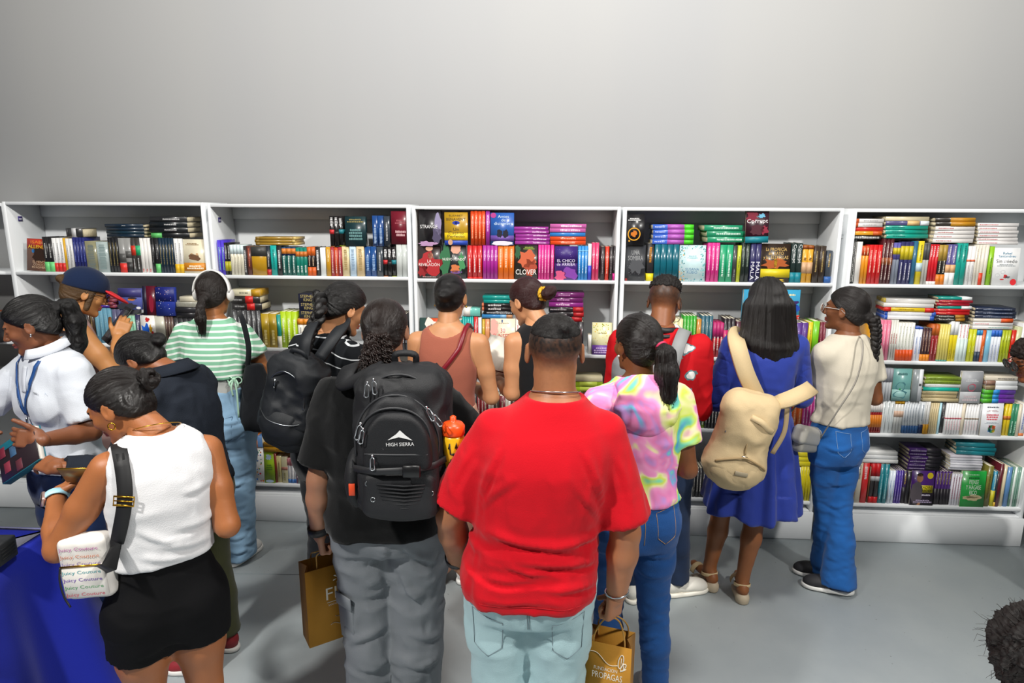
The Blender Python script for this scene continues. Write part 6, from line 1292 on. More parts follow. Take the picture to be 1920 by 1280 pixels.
b = MB(); b.tube(spline([(-.085, -.055, .0), (-.06, -.078, .05), (-.01, -.088, .075), (-.005, -.090, .02), (.0, -.095, -.03)], 6), .0035, 5); b.tube(spline([(.0, -.09, .075), (.05, -.08, .06), (.085, -.06, .0), (.092, -.052, -.06)], 6), .004, 5); part(e, 'zip_line', b, mat('#b59c72', .6))
part(e, 'carry_handle', MB().band(spline([(-.02, -.080, .135), (.02, -.098, .128), (.06, -.090, .10), (.09, -.066, .085)], 5), (0, -1, .2), .026, .008), BEI)
part(e, 'label_patch', MB().bevbox((-.028, -.124, -.118), (.028, -.118, -.100), .001), mat('#a89a80', .5), False)
b = MB()
for q in ((-.09, -.062, .045), (.0, -.098, -.04)): b.box((q[0]-.012, q[1]-.004, q[2]-.004), (q[0]+.012, q[1], q[2]+.004))
part(e, 'zip_pull', b, MSILV, False)
b = MB(); P = [inv(p.px(1420, 748, -.80)), inv(p.px(1398, 700, -.84)), inv(p.px(1384, 655, -.82)), inv(p.px(1378, 632, -.74)), inv(p.px(1380, 628, -.62)), inv(p.px(1386, 650, -.52))]
b.band(spline(P, 7), [nrm(inv(q+np.array(c13))-inv(np.array(c13))) for q in [(0, -1, .3)]*1][0], .075, .014); part(e, 'shoulder_strap', b, BEI)
b = MB(); P = [inv(p.px(1436, 760, -.84)), inv(p.px(1470, 752, -.90)), inv(p.px(1505, 737, -.88)), inv(p.px(1520, 728, -.80))]
b.band(spline(P, 7), [0, -.6, .8], .070, .014); part(e, 'loose_strap', b, BEI)
part(e, 'webbing', MB().band(spline([inv(p.px(1476, 765, -.82)), inv(p.px(1470, 810, -.86)), inv(p.px(1448, 850, -.86))], 6), (0, -1, 0), .022, .003), mat('#b8a07a', .7))
# ================================================================== cream tee, plait, flared jeans
l = LP(1.535, -.56, .42)
p14 = person('person in cream t-shirt and flared blue jeans with a long plait', 1.535, -.56, .42, 1.665, '#7a4a2c', '#8a4038', FEM, (.82, .90, .93, .96), (.9, .95, 1, 1), head=(.45, -.02, 0), hres=.0045, legr=.82,
    arms={'R': dict(e=l(1640, 745, -.54), w=l(1600, 725, -.30), hd=(-.4, .8, .2), hn=(.5, 0, .8), **HOLD), 'L': dict(e=l(1535, 730, -.40), w=l(1530, 690, -.18), hd=(0, .9, .4), hn=(-.6, 0, .7), **HOLD)},
    legs={'L': dict(a=l(1552, 1050, -.46)*np.array([1, 1, 0])+np.array([0, 0, .085]), toe=(-.75, .66)), 'R': dict(a=l(1572, 1078, -.60)*np.array([1, 1, 0])+np.array([0, 0, .085]), toe=(-.75, .66))})
p = p14
hair_cap(p, .010, ((.088, .066), (-.066, -.075)), col=('#0d0a0a', '#2a1f1b'), pull=(.01, -.12, -.02), groove=.0014, gfreq=46, rough=.38, extra=[('u', ell((.008, -.112, -.03), (.03, .024, .03)), .014)])
braid(p, [hd2(p, (.012, -.13, -.03)), hd2(p, (.02, -.15, -.10)), hd2(p, (.022, -.158, -.19)), hd2(p, (.026, -.155, -.30))], .026, .017, 3.2, hair_mat('#0d0a0a', '#2a1f1b', .38))
locks(p, None, lambda rr, i: [hd2(p14, (.026+rr.uniform(-.01, .01), -.155+rr.uniform(-.01, .01), -.29)), hd2(p14, (.026+rr.uniform(-.022, .022), -.155+rr.uniform(-.018, .018), -.33)), hd2(p14, (.028+rr.uniform(-.03, .03), -.15+rr.uniform(-.02, .02), -.365-rr.uniform(0, .02)))], 60, .002, hair_mat('#0d0a0a', '#2a1f1b', .38), 3, name='braid_tip')
t14 = garment(p, 't_shirt', top_ops(p, .012, .99, {'L': .62, 'R': .62}, (.062, .068), (0, .03, 1.495, .085, .08, .055), [(.9, 1.06), (1.1, 1.08), (1.5, 1)]), cotton('#c8c0af', .03), [(.004, (4, 4, 11), 7, lambda V: np.interp(V[:, 2], [.95, 1.1, 1.3], [1.6, .9, .4])), (.003, (12, 10, 6), 3, None)], res=.009)
j14 = garment(p, 'flared_jeans', leg_ops(p, (.080, .072, .057, .068, .094), 1.18, 1.03, .008, seat=1.0), denim('#1d5596'), [(.003, (6, 6, 12), 4, None), (.003, (12, 12, 20), 6, lambda V: np.interp(V[:, 2], [.1, .35, .6], [1, .8, .3]))], res=.009,
    creases=[([(1540, 835), (1570, 850), (1610, 838)], .008, .008), ([(1545, 900), (1570, 915), (1600, 905)], .006, .008), ([(1540, 940), (1565, 955), (1595, 945)], .006, .008), ([(1545, 1040), (1570, 1055), (1595, 1045)], .006, .009)])
for sx in (-1, 1): stitched(p, j14, [(sx*.035, .94), (sx*.11, .955), (sx*.11, .85), (sx*.075, .82), (sx*.04, .85), (sx*.035, .94)], mat('#7f9cc0', .7), .0011, 'pocket_stitching', 6, smooth=False)
for nm in 'LR': shoe(p, nm, mat('#26262a', .7), mat('#e2e2de', .6))
for sx in (-1,):
    gl = thing('glasses', 'clear-framed glasses worn by person in cream t-shirt', 'glasses', p, hd2(p, (0, .1, -.01)))
    b = MB()
    for q in (-1, 1): b.tube([hd2(p, v) for v in ring((q*.034, .108, .0), .024, 24, (0, 1, 0), .85)], .0022, 6, closed=True)
    b.tube([hd2(p, v) for v in [(-.010, .110, .004), (0, .113, .007), (.010, .110, .004)]], .002, 5); part(gl, 'frame', b, mat('#b8b4b0', .2))
    for q in (-1, 1):
        part(gl, 'temple', MB().tube([hd2(p, v) for v in [(q*.058, .104, .006), (q*.074, .06, .008), (q*.080, .0, .006), (q*.080, -.02, -.012)]], .002, 5), mat('#b8b4b0', .2))
        part(gl, 'lens', MB().add([hd2(p, v) for v in ring((q*.034, .108, .0), .023, 20, (0, 1, 0), .85)], [tuple(range(20))]), mat('#c8ccd2', .05, trans=.85, spec=.5), False)
bg = thing('shoulder_bag', 'small grey flap bag on a thin strap beside flared jeans', 'bag', p, p.px(1512, 825, -.66)+np.array([0, 0, -.07]))
c = p.px(1512, 823, -.66); part_iso(bg, 'pouch', [('u', rbox(c, (.10, .032, .068), .024, rot(0, .25, .3)), 0)], mat('#8f8d87', .5), .006)
part_iso(bg, 'flap', [('u', rbox(c+np.array([-.012, -.012, .026]), (.105, .038, .048), .026, rot(.1, .32, .3)), 0)], mat('#a3a098', .45), .006)
b = MB(); P = [c+np.array([.07, -.02, .0]), p.px(1570, 770, -.74), p.px(1604, 715, -.75), p.px(1617, 660, -.73), p.px(1612, 632, -.64), p.px(1590, 640, -.50)]
b.band(spline(P, 8), (0, -1, .2), .009, .003); part(bg, 'strap', b, mat('#9a948a', .5))
part(bg, 'strap', MB().band(spline([c+np.array([-.07, 0, .03]), c+np.array([-.02, .10, .12]), p.px(1545, 720, -.42)], 6), (0, -1, .2), .009, .003), mat('#9a948a', .5))
# ================================================================== red printed shirt
l = LP(.545, -.74, -.25)
p12 = person('person in red shirt printed with white and slate flowers, camera strap round neck', .545, -.74, -.25, 1.735, '#8a5636', None, MAL, (1, 1, 1.02, 1.0), head=(-.12, .38, 0), hpos=(0, .02, -.01),
    arms={'R': dict(e=l(1310, 775, -.72), w=l(1290, 770, -.46), hd=(-.3, .9, .1), hn=(.6, 0, .6), **HOLD), 'L': dict(e=l(1150, 760, -.70), w=l(1190, 760, -.45), hd=(.3, .9, .1), hn=(-.6, 0, .6), **HOLD)},
    legs={'R': dict(a=(.15, .10, .085), toe=(.9, .55)), 'L': dict(a=(-.08, .0, .085))},
    stubble=('#2a1e18', lambda V: np.clip((V[:, 2]+.050+.25*np.clip(V[:, 1]-.02, 0, 1))/.07, 0, .85)*np.clip((.062-V[:, 1])/.02, 0, 1)))
p = p12
hair_cap(p, .006, ((.09, .055), (-.11, .055)), col=('#0d0a09', '#261c18'), groove=.004, gfreq=90, rough=.6, extra=[('u', ell((0, .0, .085), (.070, .082, .045)), .02)], crop=lambda V, N: V+N*(.006*fbm(V*120, 2))[:, None])
def flo(nt, b):
    tc = nt.nodes.new('ShaderNodeTexCoord'); n = nt.nodes.new('ShaderNodeTexVoronoi'); n.inputs['Scale'].default_value = 8.5
    d = nt.nodes.new('ShaderNodeTexNoise'); d.inputs['Scale'].default_value = 16; ad = nt.nodes.new('ShaderNodeVectorMath'); ad.operation = 'MULTIPLY_ADD'; ad.inputs[1].default_value = (.09, .09, .09)
    nt.links.new(tc.outputs['Object'], d.inputs['Vector']); nt.links.new(d.outputs['Color'], ad.inputs[0]); nt.links.new(tc.outputs['Object'], ad.inputs[2]); nt.links.new(ad.outputs[0], n.inputs['Vector'])
    r = ramp(nt, [(0, '#e4e2e0'), (.20, '#e4e2e0'), (.23, '#5f7f86'), (.31, '#b80e18')], 'CONSTANT'); nt.links.new(n.outputs['Distance'], r.inputs[0])
    n2 = nt.nodes.new('ShaderNodeTexNoise'); n2.inputs['Scale'].default_value = 5; nt.links.new(tc.outputs['Object'], n2.inputs['Vector'])
    r2 = ramp(nt, [(0, '#000000'), (.30, '#ffffff')], 'CONSTANT'); nt.links.new(n2.outputs['Fac'], r2.inputs[0])
    mx = nt.nodes.new('ShaderNodeMixRGB'); mx.inputs[1].default_value = (*lin('#b80e18'), 1); nt.links.new(r2.outputs[0], mx.inputs[0]); nt.links.new(r.outputs[0], mx.inputs[2]); nt.links.new(mx.outputs[0], b.inputs['Base Color'])
garment(p, 'printed_shirt', top_ops(p, .014, .86, {'L': 1.75, 'R': 1.75}, (.066, .058), (0, .0, 1.50, .075, .075, .05), [(.8, 1.05), (1.05, 1.02), (1.5, 1)], bust=False), node_mat('floral_print', flo, .8, .2), [(.004, (5, 5, 10), 7, None), (.003, (12, 10, 6), 3, None)], res=.0095)
garment(p, 'jeans', leg_ops(p, (.098, .09, .072, .066, .062), 1.0, .98, .008), denim('#20304c'), [(.003, (6, 6, 14), 2, None)], res=.012)
for nm in 'LR': shoe(p, nm, mat('#d9d6cc', .55), mat('#e8e4d8', .6))
st_ = thing('neck_strap', 'black camera strap and microphone round neck of red printed shirt', 'strap', p, p.C(1.47))
b = MB(); P = [p.C(1.44)+np.array([-.09, .07, -.02]), p.C(1.46)+np.array([-.085, .0, .015]), p.C(1.47)+np.array([-.045, -.075, .01]), p.C(1.465)+np.array([.02, -.095, .0]), p.C(1.46)+np.array([.08, -.05, .0]), p.C(1.44)+np.array([.10, .06, -.03])]
b.band(spline(P, 7), [0, -1, .35], .026, .004); part(st_, 'webbing', b, mat('#1a1a1c', .5)); part(st_, 'webbing', MB().band(spline([q+np.array([0, -.012, -.028]) for q in P], 7), [0, -1, .35], .018, .004), mat('#232326', .5))
part(st_, 'microphone', MB().lathe([(.004, -.05), (.006, -.01), (.012, 0), (.016, .012), (.014, .026), (.004, .034)], 14, tuple(p.px(1201, 596, -.70))), mat('#141416', .8))
e, inv = pack('backpack', 'grey backpack on person in red printed shirt, mostly hidden by ponytail', p, p.C(1.17)+np.array([-.04, -.23, 0]), rot(0, 0, 0))
part_iso(e, 'bag', [('u', rbox((0, 0, 0), (.15, .085, .21), .06), 0), ('u', ell((0, -.06, -.06), (.12, .06, .12)), .03)], nylon('#7d8082'), .010, [(.004, (7, 7, 9), 2, None)])
for sx in (-1, 1): part(e, 'shoulder_strap', MB().band(spline([inv(p.C(1.30)+np.array([sx*.075, -.165, 0])), inv(p.C(1.41)+np.array([sx*.10, -.135, .0])), inv(p.C(1.44)+np.array([sx*.115, -.03, .01])), inv(p.C(1.42)+np.array([sx*.118, .07, -.005])), inv(p.C(1.3)+np.array([sx*.118, .14, 0]))], 6), nrm((sx*.2, -.5, .8)), .062, .012), nylon('#8f9192'))
gl = thing('glasses', 'black glasses with hanging cord on person in red printed shirt', 'glasses', p, hd2(p, (0, .1, -.01)))
b = MB()
for q in (-1, 1): b.tube([hd2(p, v) for v in ring((q*.033, .108, .0), .022, 20, (0, 1, 0), .8)], .002, 6, closed=True); b.tube([hd2(p, v) for v in [(q*.056, .104, .006), (q*.074, .06, .008), (q*.081, .0, .006), (q*.081, -.02, -.012)]], .002, 5)
b.tube([hd2(p, v) for v in [(-.011, .109, .003), (0, .112, .006), (.011, .109, .003)]], .002, 5); part(gl, 'frame', b, mat('#151517', .3))
part(gl, 'cord', MB().tube(spline([hd2(p, v) for v in [(.081, -.018, -.012), (.088, -.005, -.06), (.085, -.03, -.10), (.06, -.06, -.115)]], 6), .0016, 5), mat('#151517', .5))
# ================================================================== terracotta tank
l = LP(-.52, -.72, -.08)
p8 = person('person in terracotta tank top with sleek black bun and thin red bag strap', -.52, -.72, -.08, 1.725, '#c08a62', '#a05048', FEM, (.98, .98, 1.0, 1.02), head=(-.10, .18, 0), hpos=(0, .01, 0),
    arms={'R': dict(e=l(922, 745, -.72), w=l(885, 720, -.46), hd=(-.4, .85, .2), hn=(.5, 0, .7), **HOLD), 'L': dict(e=l(782, 745, -.70), w=l(800, 735, -.46), hd=(.4, .85, .2), hn=(-.5, 0, .7), **HOLD)},
    legs={'R': dict(a=(.06, .12, .085), toe=(.3, 1)), 'L': dict(a=(-.1, .05, .085))})
p = p8
hair_cap(p, .008, ((.088, .066), (-.066, -.080)), col=('#070607', '#171314'), pull=(.008, -.12, .015), groove=.0006, gfreq=44, rough=.22, extra=[('u', ell((.006, -.108, .012), (.040, .026, .036)), .016), ('s', ell((.006, -.140, .014), (.010, .012, .010)), .012)])
for sx in (-1, 1): link('earring', MB().lathe([(.001, -.006), (.005, -.003), (.006, 0), (.005, .003), (.001, .006)], 10, tuple(hd2(p, (sx*.083, .004, -.044)))).data('earring', MGOLD, True), p.root)
link('necklace', MB().tube(ring(p.C(1.482)+np.array([0, .006, 0]), .064, 36, (0, .3, 1)), .001, 5, closed=True).data('necklace', MGOLD, True), p.root)
o = top_ops(p, .006, .93, None, None, (0, .0, 1.475, .098, .12, .085))
for nm in 'LR': a = p.arm[nm]; o.append(('s', ell(a['S']+np.array([a['sd']*.012, 0, -.015]), (.056, .12, .115)), .012))
k8 = garment(p, 'tank_top', o, cotton('#9c5a48', .03), [(.0022, (5, 5, 12), 7, lambda V: np.interp(V[:, 2], [.95, 1.1, 1.2], [1.6, 1, .3]))], res=.008)
garment(p, 'trousers', leg_ops(p, (.098, .09, .078, .08, .085), 1.0, 1.06, .010), cotton('#c49880', .04), [(.003, (6, 6, 12), 2, None)], res=.012)
for nm in 'LR': shoe(p, nm, mat('#dddcd8', .6), mat('#ecebe6', .6))
bs = thing('crossbody_bag', 'dark red thin-strapped bag worn across terracotta tank top', 'bag', p, np.array([-.17, .10, .92]))
A, B = surfline(k8, [(.080, 1.385), (.045, 1.335), (-.02, 1.25), (-.08, 1.15), (-.125, 1.06)], 8, -1, .007)
P = np.vstack([[[.112, .08, 1.45], [.106, .01, 1.492], [.102, -.05, 1.478], [.094, -.092, 1.435]], A, [[-.165, -.03, 1.0], [-.18, .06, .96]]]); Nn = np.vstack([[[.2, .8, .5], [.2, .1, 1], [.2, -.5, 1], [.1, -1, .5]], B, [[-1, -.3, 0], [-1, .3, 0]]])
part(bs, 'strap', MB().band(P, Nn, .022, .0035), mat('#7a1020', .4)); part_iso(bs, 'pouch', [('u', rbox((-.17, .12, .93), (.03, .09, .06), .02), 0)], mat('#7a1020', .4), .008)
# ================================================================== auburn bun, yellow scrunchie
l = LP(-.05, -.62, .42)
p9 = person('person with auburn hair in a yellow scrunchie and black sleeveless top', -.05, -.62, .42, 1.72, '#c48c64', '#b06058', FEM, (.95, .95, .95, .95), head=(.45, .42, 0), hpos=(-.02, .035, -.015), hres=.0045,
    arms={'L': dict(e=l(960, 738, -.70), w=l(935, 712, -.46), hd=(.2, .9, .3), hn=(-.6, 0, .7), **HOLD), 'R': dict(e=l(1065, 740, -.62), w=l(1010, 715, -.40), hd=(-.4, .85, .2), hn=(.5, 0, .7), **HOLD)})
p = p9
hair_cap(p, .009, ((.088, .058), (-.066, -.070)), col=('#240a0c', '#4f1a1a'), pull=(0, -.13, .0), groove=.0012, gfreq=46, rough=.34)
V, Q = iso([('u', ell((0, -.155, -.012), (.034, .040, .034)), 0), ('u', ell((.008, -.185, -.004), (.02, .022, .022)), .012)], (-.06, -.22, -.07), (.06, -.10, .05), .005); N = vnormals(V, Q); V = V+N*(.004*fbm(V*50, 2))[:, None]
link('hair_bun', mesh_np('hair_bun', V*p.hs @ p.HR.T+p.hc, Q, hair_mat('#240a0c', '#4f1a1a', .36), {'strand': V[:, 2]*50}), p.root)
R_ = ring((0, -.122, -.004), .026, 60, (0, -1, -.1)); link('scrunchie', MB().tube([hd2(p, np.array(q)+.006*np.array([math.sin(i*1.7), math.cos(i*2.3), math.sin(i*2.9)])) for i, q in enumerate(R_)], .0095, 8, closed=True).data('scrunchie', mat('#d8a51e', .6), True), p.root)
o = top_ops(p, .007, .93, None, None, (0, .0, 1.49, .085, .09, .06))
for nm in 'LR': a = p.arm[nm]; o.append(('s', ell(a['S']+np.array([a['sd']*.022, 0, -.015]), (.05, .12, .11)), .012))
garment(p, 'sleeveless_top', o, cotton('#19191b'), [(.002, (5, 5, 12), 7, None)], res=.009)
def speck(nt, b):
    tc = nt.nodes.new('ShaderNodeTexCoord'); n = nt.nodes.new('ShaderNodeTexNoise'); n.inputs['Scale'].default_value = 22
    nt.links.new(tc.outputs['Object'], n.inputs['Vector']); r = ramp(nt, [(0, '#1d1c3a'), (.62, '#2a2858'), (.67, '#9a3aa8'), (.72, '#d8b83a')], 'CONSTANT'); nt.links.new(n.outputs['Fac'], r.inputs[0]); nt.links.new(r.outputs[0], b.inputs['Base Color'])
garment(p, 'skirt', [('u', prof(np.array([.3, .6, .85, 1.02])*p.s, np.array([.21, .19, .175, .14])*p.s, np.array([.18, .16, .13, .1])*p.s, lambda Z: Z*0, lambda Z: Z*0, .33*p.s, 1.01*p.s, off=.012), 0)], node_mat('skirt_print', speck, .8, .2), [(.006, (10, 10, 2), 7, None)], res=.012)
for nm in 'LR': shoe(p, nm, mat('#28282a', .6), mat('#d8d6d0', .6))
# ================================================================== green striped top, headphones, tote
l = LP(-1.845, -.55, 0)
p3 = person('person in green and white striped top and light blue jeans', -1.845, -.55, 0, 1.705, '#9a6238', None, FEM, (1.0, 1.06, 1.04, 1.02), (1.05, 1.1, 1.05, 1), head=(.0, .12, 0),
    arms={'L': dict(e=l(322, 705, -.52), w=l(350, 705, -.28), hd=(.4, .85, .2), hn=(-.4, 0, .8), **HOLD), 'R': dict(e=l(492, 690, -.54), w=l(470, 690, -.30), hd=(-.4, .85, .2), hn=(.4, 0, .8), **HOLD)},
    legs={'R': dict(a=l(447, 1020, -.52)*np.array([1, 1, 0])+np.array([0, 0, .085]), toe=(.25, 1)), 'L': dict(a=(-.13, .05, .085))})
p = p3
hair_cap(p, .010, ((.088, .066), (-.066, -.075)), col=('#120d0b', '#33261f'), pull=(0, -.12, -.02), groove=.0018, gfreq=46, rough=.4, extra=[('u', ell((0, -.112, -.025), (.03, .024, .026)), .014)])
TQ = np.array([(0, -.122, -.03), (.0, -.145, -.07), (.002, -.148, -.13), (.004, -.142, -.205)]); tl = chain(TQ, (.018, .020, .025, .012), .016)
V, Q = iso(tl, *bounds(tl), .005); N = vnormals(V, Q); st = np.arctan2(V[:, 0], V[:, 1]+.14)*2; V = V+N*(.003*fbm(np.stack([st*6, V[:, 2]*20, st*0], 1), 2))[:, None]; link('ponytail', mesh_np('ponytail', V*p.hs @ p.HR.T+p.hc, Q, hair_mat('#120d0b', '#33261f', .4), {'strand': st*2}), p.root)
locks(p, None, lambda rr, i: spline([hd2(p3, (TQ[k][0]+w*math.cos(i*2.4), TQ[k][1]+w*math.sin(i*2.4), TQ[k][2]-.008*k*rr.random())) for k, w in enumerate((.016, .021, .027, .018))], 3), 60, .0016, hair_mat('#120d0b', '#33261f', .4), 3, name='ponytail_strands')
GS = stripe_mat('green_stripe', '#7fb596', '#dfe6e0', .030, .36)
gt = garment(p, 'striped_top', top_ops(p, .012, 1.15, {'L': .50, 'R': .50}, (.066, .074), (0, .03, 1.495, .09, .085, .05), [(.9, 1.05), (1.1, 1.12), (1.25, 1.04), (1.5, 1)]), GS, [(.005, (4, 4, 10), 7, lambda V: np.interp(V[:, 2], [1.05, 1.15, 1.3], [1.6, 1, .4])), (.003, (12, 10, 6), 3, None)], res=.009, attrs={'band': lambda V: V[:, 2]+.25*np.maximum(np.abs(V[:, 0])-.15, 0)+2})
garment(p, 'undershirt', top_ops(p, .006, 1.04, None, None, (0, 0, 1.36, .4, .4, .16)), cotton('#a7a9a6'), [(.002, (5, 5, 14), 2, None)], res=.010)
j3 = garment(p, 'jeans', leg_ops(p, (.104, .098, .084, .088, .096), 1.2, 1.09, .008, seat=1.1), denim('#86a8c4', .14), [(.004, (5, 5, 12), 3, None), (.004, (9, 9, 18), 8, lambda V: np.interp(V[:, 2], [.1, .35, .7], [1.2, .8, .3]))], res=.0095,
    creases=[([(400, 790), (430, 800), (465, 785)], .009, .009), ([(405, 830), (440, 822), (470, 800)], .008, .009), ([(415, 900), (440, 915), (465, 900)], .007, .009), ([(418, 950), (440, 962), (462, 950)], .007, .009), ([(415, 1000), (440, 1015), (468, 1000)], .008, .009), ([(418, 1030), (445, 1040), (470, 1028)], .008, .009)])
stit = mat('#5f7f9c', .8)
for sx in (-1, 1): stitched(p, j3, [(sx*.04, .93), (sx*.125, .95), (sx*.125, .83), (sx*.085, .80), (sx*.045, .83), (sx*.04, .93)], stit, .0012, 'pocket_stitching', 6, smooth=False)
stitched(p, j3, [(0, .99), (0, .9), (0, .82)], stit, .0013, 'seam')
for nm, x0, z0 in (('L', -.142, 1.165), ('R', .150, 1.165)):              # gathered side ties
    b = MB(); y = -.085
    for k, (dx, dz, ln) in enumerate(((-.012, 0, .10), (.012, 0, .22), (.02, 0, .05), (-.02, 0, .05))):
        b.band(spline([(x0, y-.02, z0), (x0+dx*1.2, y-.035, z0-.01-ln*.35), (x0+dx*.9, y-.03, z0-ln)], 5), (0, -1, 0), .010, .002)
    b.tube(ring((x0-.022, y-.024, z0-.012), .018, 16, (.3, 1, 0)), .0035, 5, closed=True); b.tube(ring((x0+.022, y-.024, z0-.012), .018, 16, (-.3, 1, 0)), .0035, 5, closed=True)
    link('side_tie', b.data('side_tie', mat('#a9cfb6', .8), True), p.root)
for nm in 'LR': shoe(p, nm, mat('#dddcd8', .6), mat('#ecebe6', .6))
hp = thing('headphones', 'white over-ear headphones on person in green striped top', 'headphones', p, hd2(p, (0, 0, -.03)))
b = MB(); A_ = [hd2(p, (.098*math.sin(a), -.030, .012+.112*math.cos(a))) for a in np.linspace(-1.6, 1.6, 26)]; b.band(A_, [nrm(q-hd2(p, (0, -.02, .0))) for q in A_], .026, .007); part(hp, 'headband', b, mat('#e6e5e2', .35))
for sx in (-1, 1): part_iso(hp, 'ear_cup', [('u', ell(hd2(p, (sx*.096, -.012, -.006)), (.017, .030, .036)), 0)], mat('#dedcd8', .4), .006)
tb = thing('tote_bag', 'black cloth tote hanging from right shoulder of green striped top', 'bag', p, p.px(478, 800, -.62))
c = p.px(482, 745, -.60); part_iso(tb, 'bag', [('u', prof(np.array([-.20, -.12, 0, .12, .20])+c[2], [.075, .095, .085, .06, .035], [.05, .06, .055, .045, .03], lambda Z: c[0]+0*Z, lambda Z: c[1]+0*Z, c[2]-.18, c[2]+.19, n=2.6), 0)], cotton('#17191d'), .008, [(.006, (10, 10, 5), 2, None)])
part(tb, 'strap', MB().band(spline([c+np.array([-.03, -.02, .18]), p.px(466, 650, -.66), p.px(455, 600, -.64), p.px(449, 588, -.55), p.px(458, 605, -.44), c+np.array([.02, .05, .18])], 7), (.3, -1, .2), .028, .004), cotton('#17191d'))
# ================================================================== black striped tee, plait, black rucksack
l = LP(-1.06, -1.02, -.55)
p6 = person('person in black tee with thin white stripes and a long dark plait', -1.06, -1.02, -.55, 1.725, '#b9825a', '#a05048', FEM, (1.02, 1.05, 1.02, 1.0), lean=(0, .03), head=(-.25, .42, 0), hpos=(.03, .02, -.01), hres=.0045,
    arms={'R': dict(e=l(735, 690, -.95), w=l(720, 690, -.70), hd=(-.4, .85, .2), hn=(.4, 0, .8), **HOLD), 'L': dict(e=l(575, 750, -.90), w=l(620, 740, -.66), hd=(.4, .85, .2), hn=(-.4, 0, .8), **HOLD)})
p = p6
hair_cap(p, .012, ((.088, .064), (-.066, -.065)), col=BLK, pull=(-.02, -.13, .02), groove=.0016, gfreq=44, rough=.3, extra=[('u', ell((-.02, -.118, .012), (.03, .024, .028)), .014)])
braid(p, [hd2(p, (-.02, -.135, .012)), p.px(600, 585, -1.16), p.px(583, 620, -1.17), p.px(574, 655, -1.16), p.px(572, 690, -1.15)], .030, .020, 3.6, hair_mat(*BLK, .32))
BS = stripe_mat('white_pinstripe', '#14171b', '#cfd3d6', .052, .10)
garment(p, 'striped_tee', top_ops(p, .013, .93, {'L': .72, 'R': .72}, (.070, .078), (0, .03, 1.495, .085, .085, .05), [(.9, 1.05), (1.1, 1.08), (1.5, 1)]), BS, [(.005, (5, 5, 9), 7, None), (.004, (10, 10, 7), 2, None)], res=.009, attrs={'band': lambda V: V[:, 2]+.30*np.maximum(np.abs(V[:, 0])-.13, 0)+.012*vnoise(V*6)+2})
garment(p, 'trousers', leg_ops(p, (.10, .092, .075, .07, .066), 1.0, 1.0, .008), cotton('#1c1f24'), [(.003, (6, 6, 12), 2, None)], res=.012)
for nm in 'LR': shoe(p, nm, mat('#23252c', .6), mat('#d9d8d4', .6))
c6 = p.px(556, 745, -1.28); e, inv = pack('backpack', 'slouchy black nylon rucksack hanging off the striped black tee', p, c6, rot(.05, .22, .35))
NB6 = nylon('#1a1d21')
part_iso(e, 'bag', [('u', rbox((0, 0, -.02), (.125, .08, .20), .06), 0), ('u', ell((0, -.02, -.10), (.135, .095, .13)), .05), ('u', ell((0, .0, .14), (.095, .06, .07)), .04)], NB6, .008, [(.008, (6, 6, 8), 3, None), (.005, (11, 11, 13), 5, None)])
part_iso(e, 'front_pocket', [('u', ell((.0, -.075, -.11), (.115, .055, .085)), 0)], NB6, .008, [(.006, (9, 9, 10), 2, None)])
part(e, 'zip_line', MB().tube(spline([(-.115, -.085, -.055), (-.06, -.122, -.072), (.0, -.130, -.075), (.06, -.120, -.07), (.11, -.085, -.055)], 6), .003, 5), MSTEEL)
part(e, 'zip_line', MB().tube(spline([(-.085, -.075, .06), (-.07, -.085, .11), (-.02, -.088, .145), (.04, -.086, .125), (.08, -.08, .06), (.09, -.09, .0)], 6), .003, 5), MSTEEL)
part(e, 'zip_pull', MB().box((-.055, -.10, .07), (-.047, -.094, .105)).box((-.053, -.10, .055), (-.049, -.094, .07)), MSTEEL, False)
part(e, 'carry_handle', MB().band(spline([(-.03, -.02, .19), (-.02, -.035, .225), (.03, -.035, .225), (.04, -.02, .19)], 5), (0, -1, 0), .02, .005), NB6)
part(e, 'shoulder_strap', MB().band(spline([inv(p.px(570, 668, -1.30)), inv(p.px(575, 635, -1.28)), inv(p.px(590, 605, -1.18)), inv(p.px(600, 596, -1.05)), inv(p.px(604, 610, -.94))], 6), (0, -1, .3), .055, .010), NB6)
part(e, 'shoulder_strap', MB().band(spline([inv(p.px(600, 672, -1.30)), inv(p.px(625, 635, -1.26)), inv(p.px(645, 612, -1.18)), inv(p.px(655, 608, -1.06)), inv(p.px(650, 625, -.94))], 6), (0, -1, .3), .055, .010), NB6)
# ================================================================== navy cap, mauve tank dress
l = LP(-2.60, -.66, -.55)
p2 = person('person in mauve strappy dress and navy cap reading a tablet', -2.60, -.66, -.55, 1.745, '#b8804e', '#a05048', FEM, (1.05, 1.1, 1.05, 1.02), (1.05, 1.1, 1.1, 1), head=(-.30, .42, 0), hpos=(.02, .03, -.015), hres=.0045, armr=1.08,
    arms={'R': dict(e=l(205, 690, -.72), w=l(222, 632, -.52), hd=(-.1, .5, .8), hn=(.8, -.3, .3), curl=(.5, .52, .55, .6), thumb=(.6, .7, -.3), tcurl=.3), 'L': dict(e=l(95, 700, -.50), w=l(150, 680, -.36), hd=(.5, .8, .3), hn=(-.4, 0, .8), **HOLD)})
p = p2
hair_cap(p, .012, ((.075, .05), (-.062, -.088)), col=('#3a2614', '#8a6536'), pull=(-.01, -.115, .0), groove=.0018, gfreq=40, rough=.42, extra=[('u', ell((-.012, -.118, .03), (.026, .024, .022)), .012), ('u', cap((.066, .02, .0), (.062, .025, -.075), .018, .014), .016), ('u', cap((-.066, .02, .0), (-.062, .025, -.075), .018, .014), .016)])
cp = thing('cap', 'navy baseball cap with red brim on person in mauve', 'cap', p, hd2(p, (0, 0, .04)))
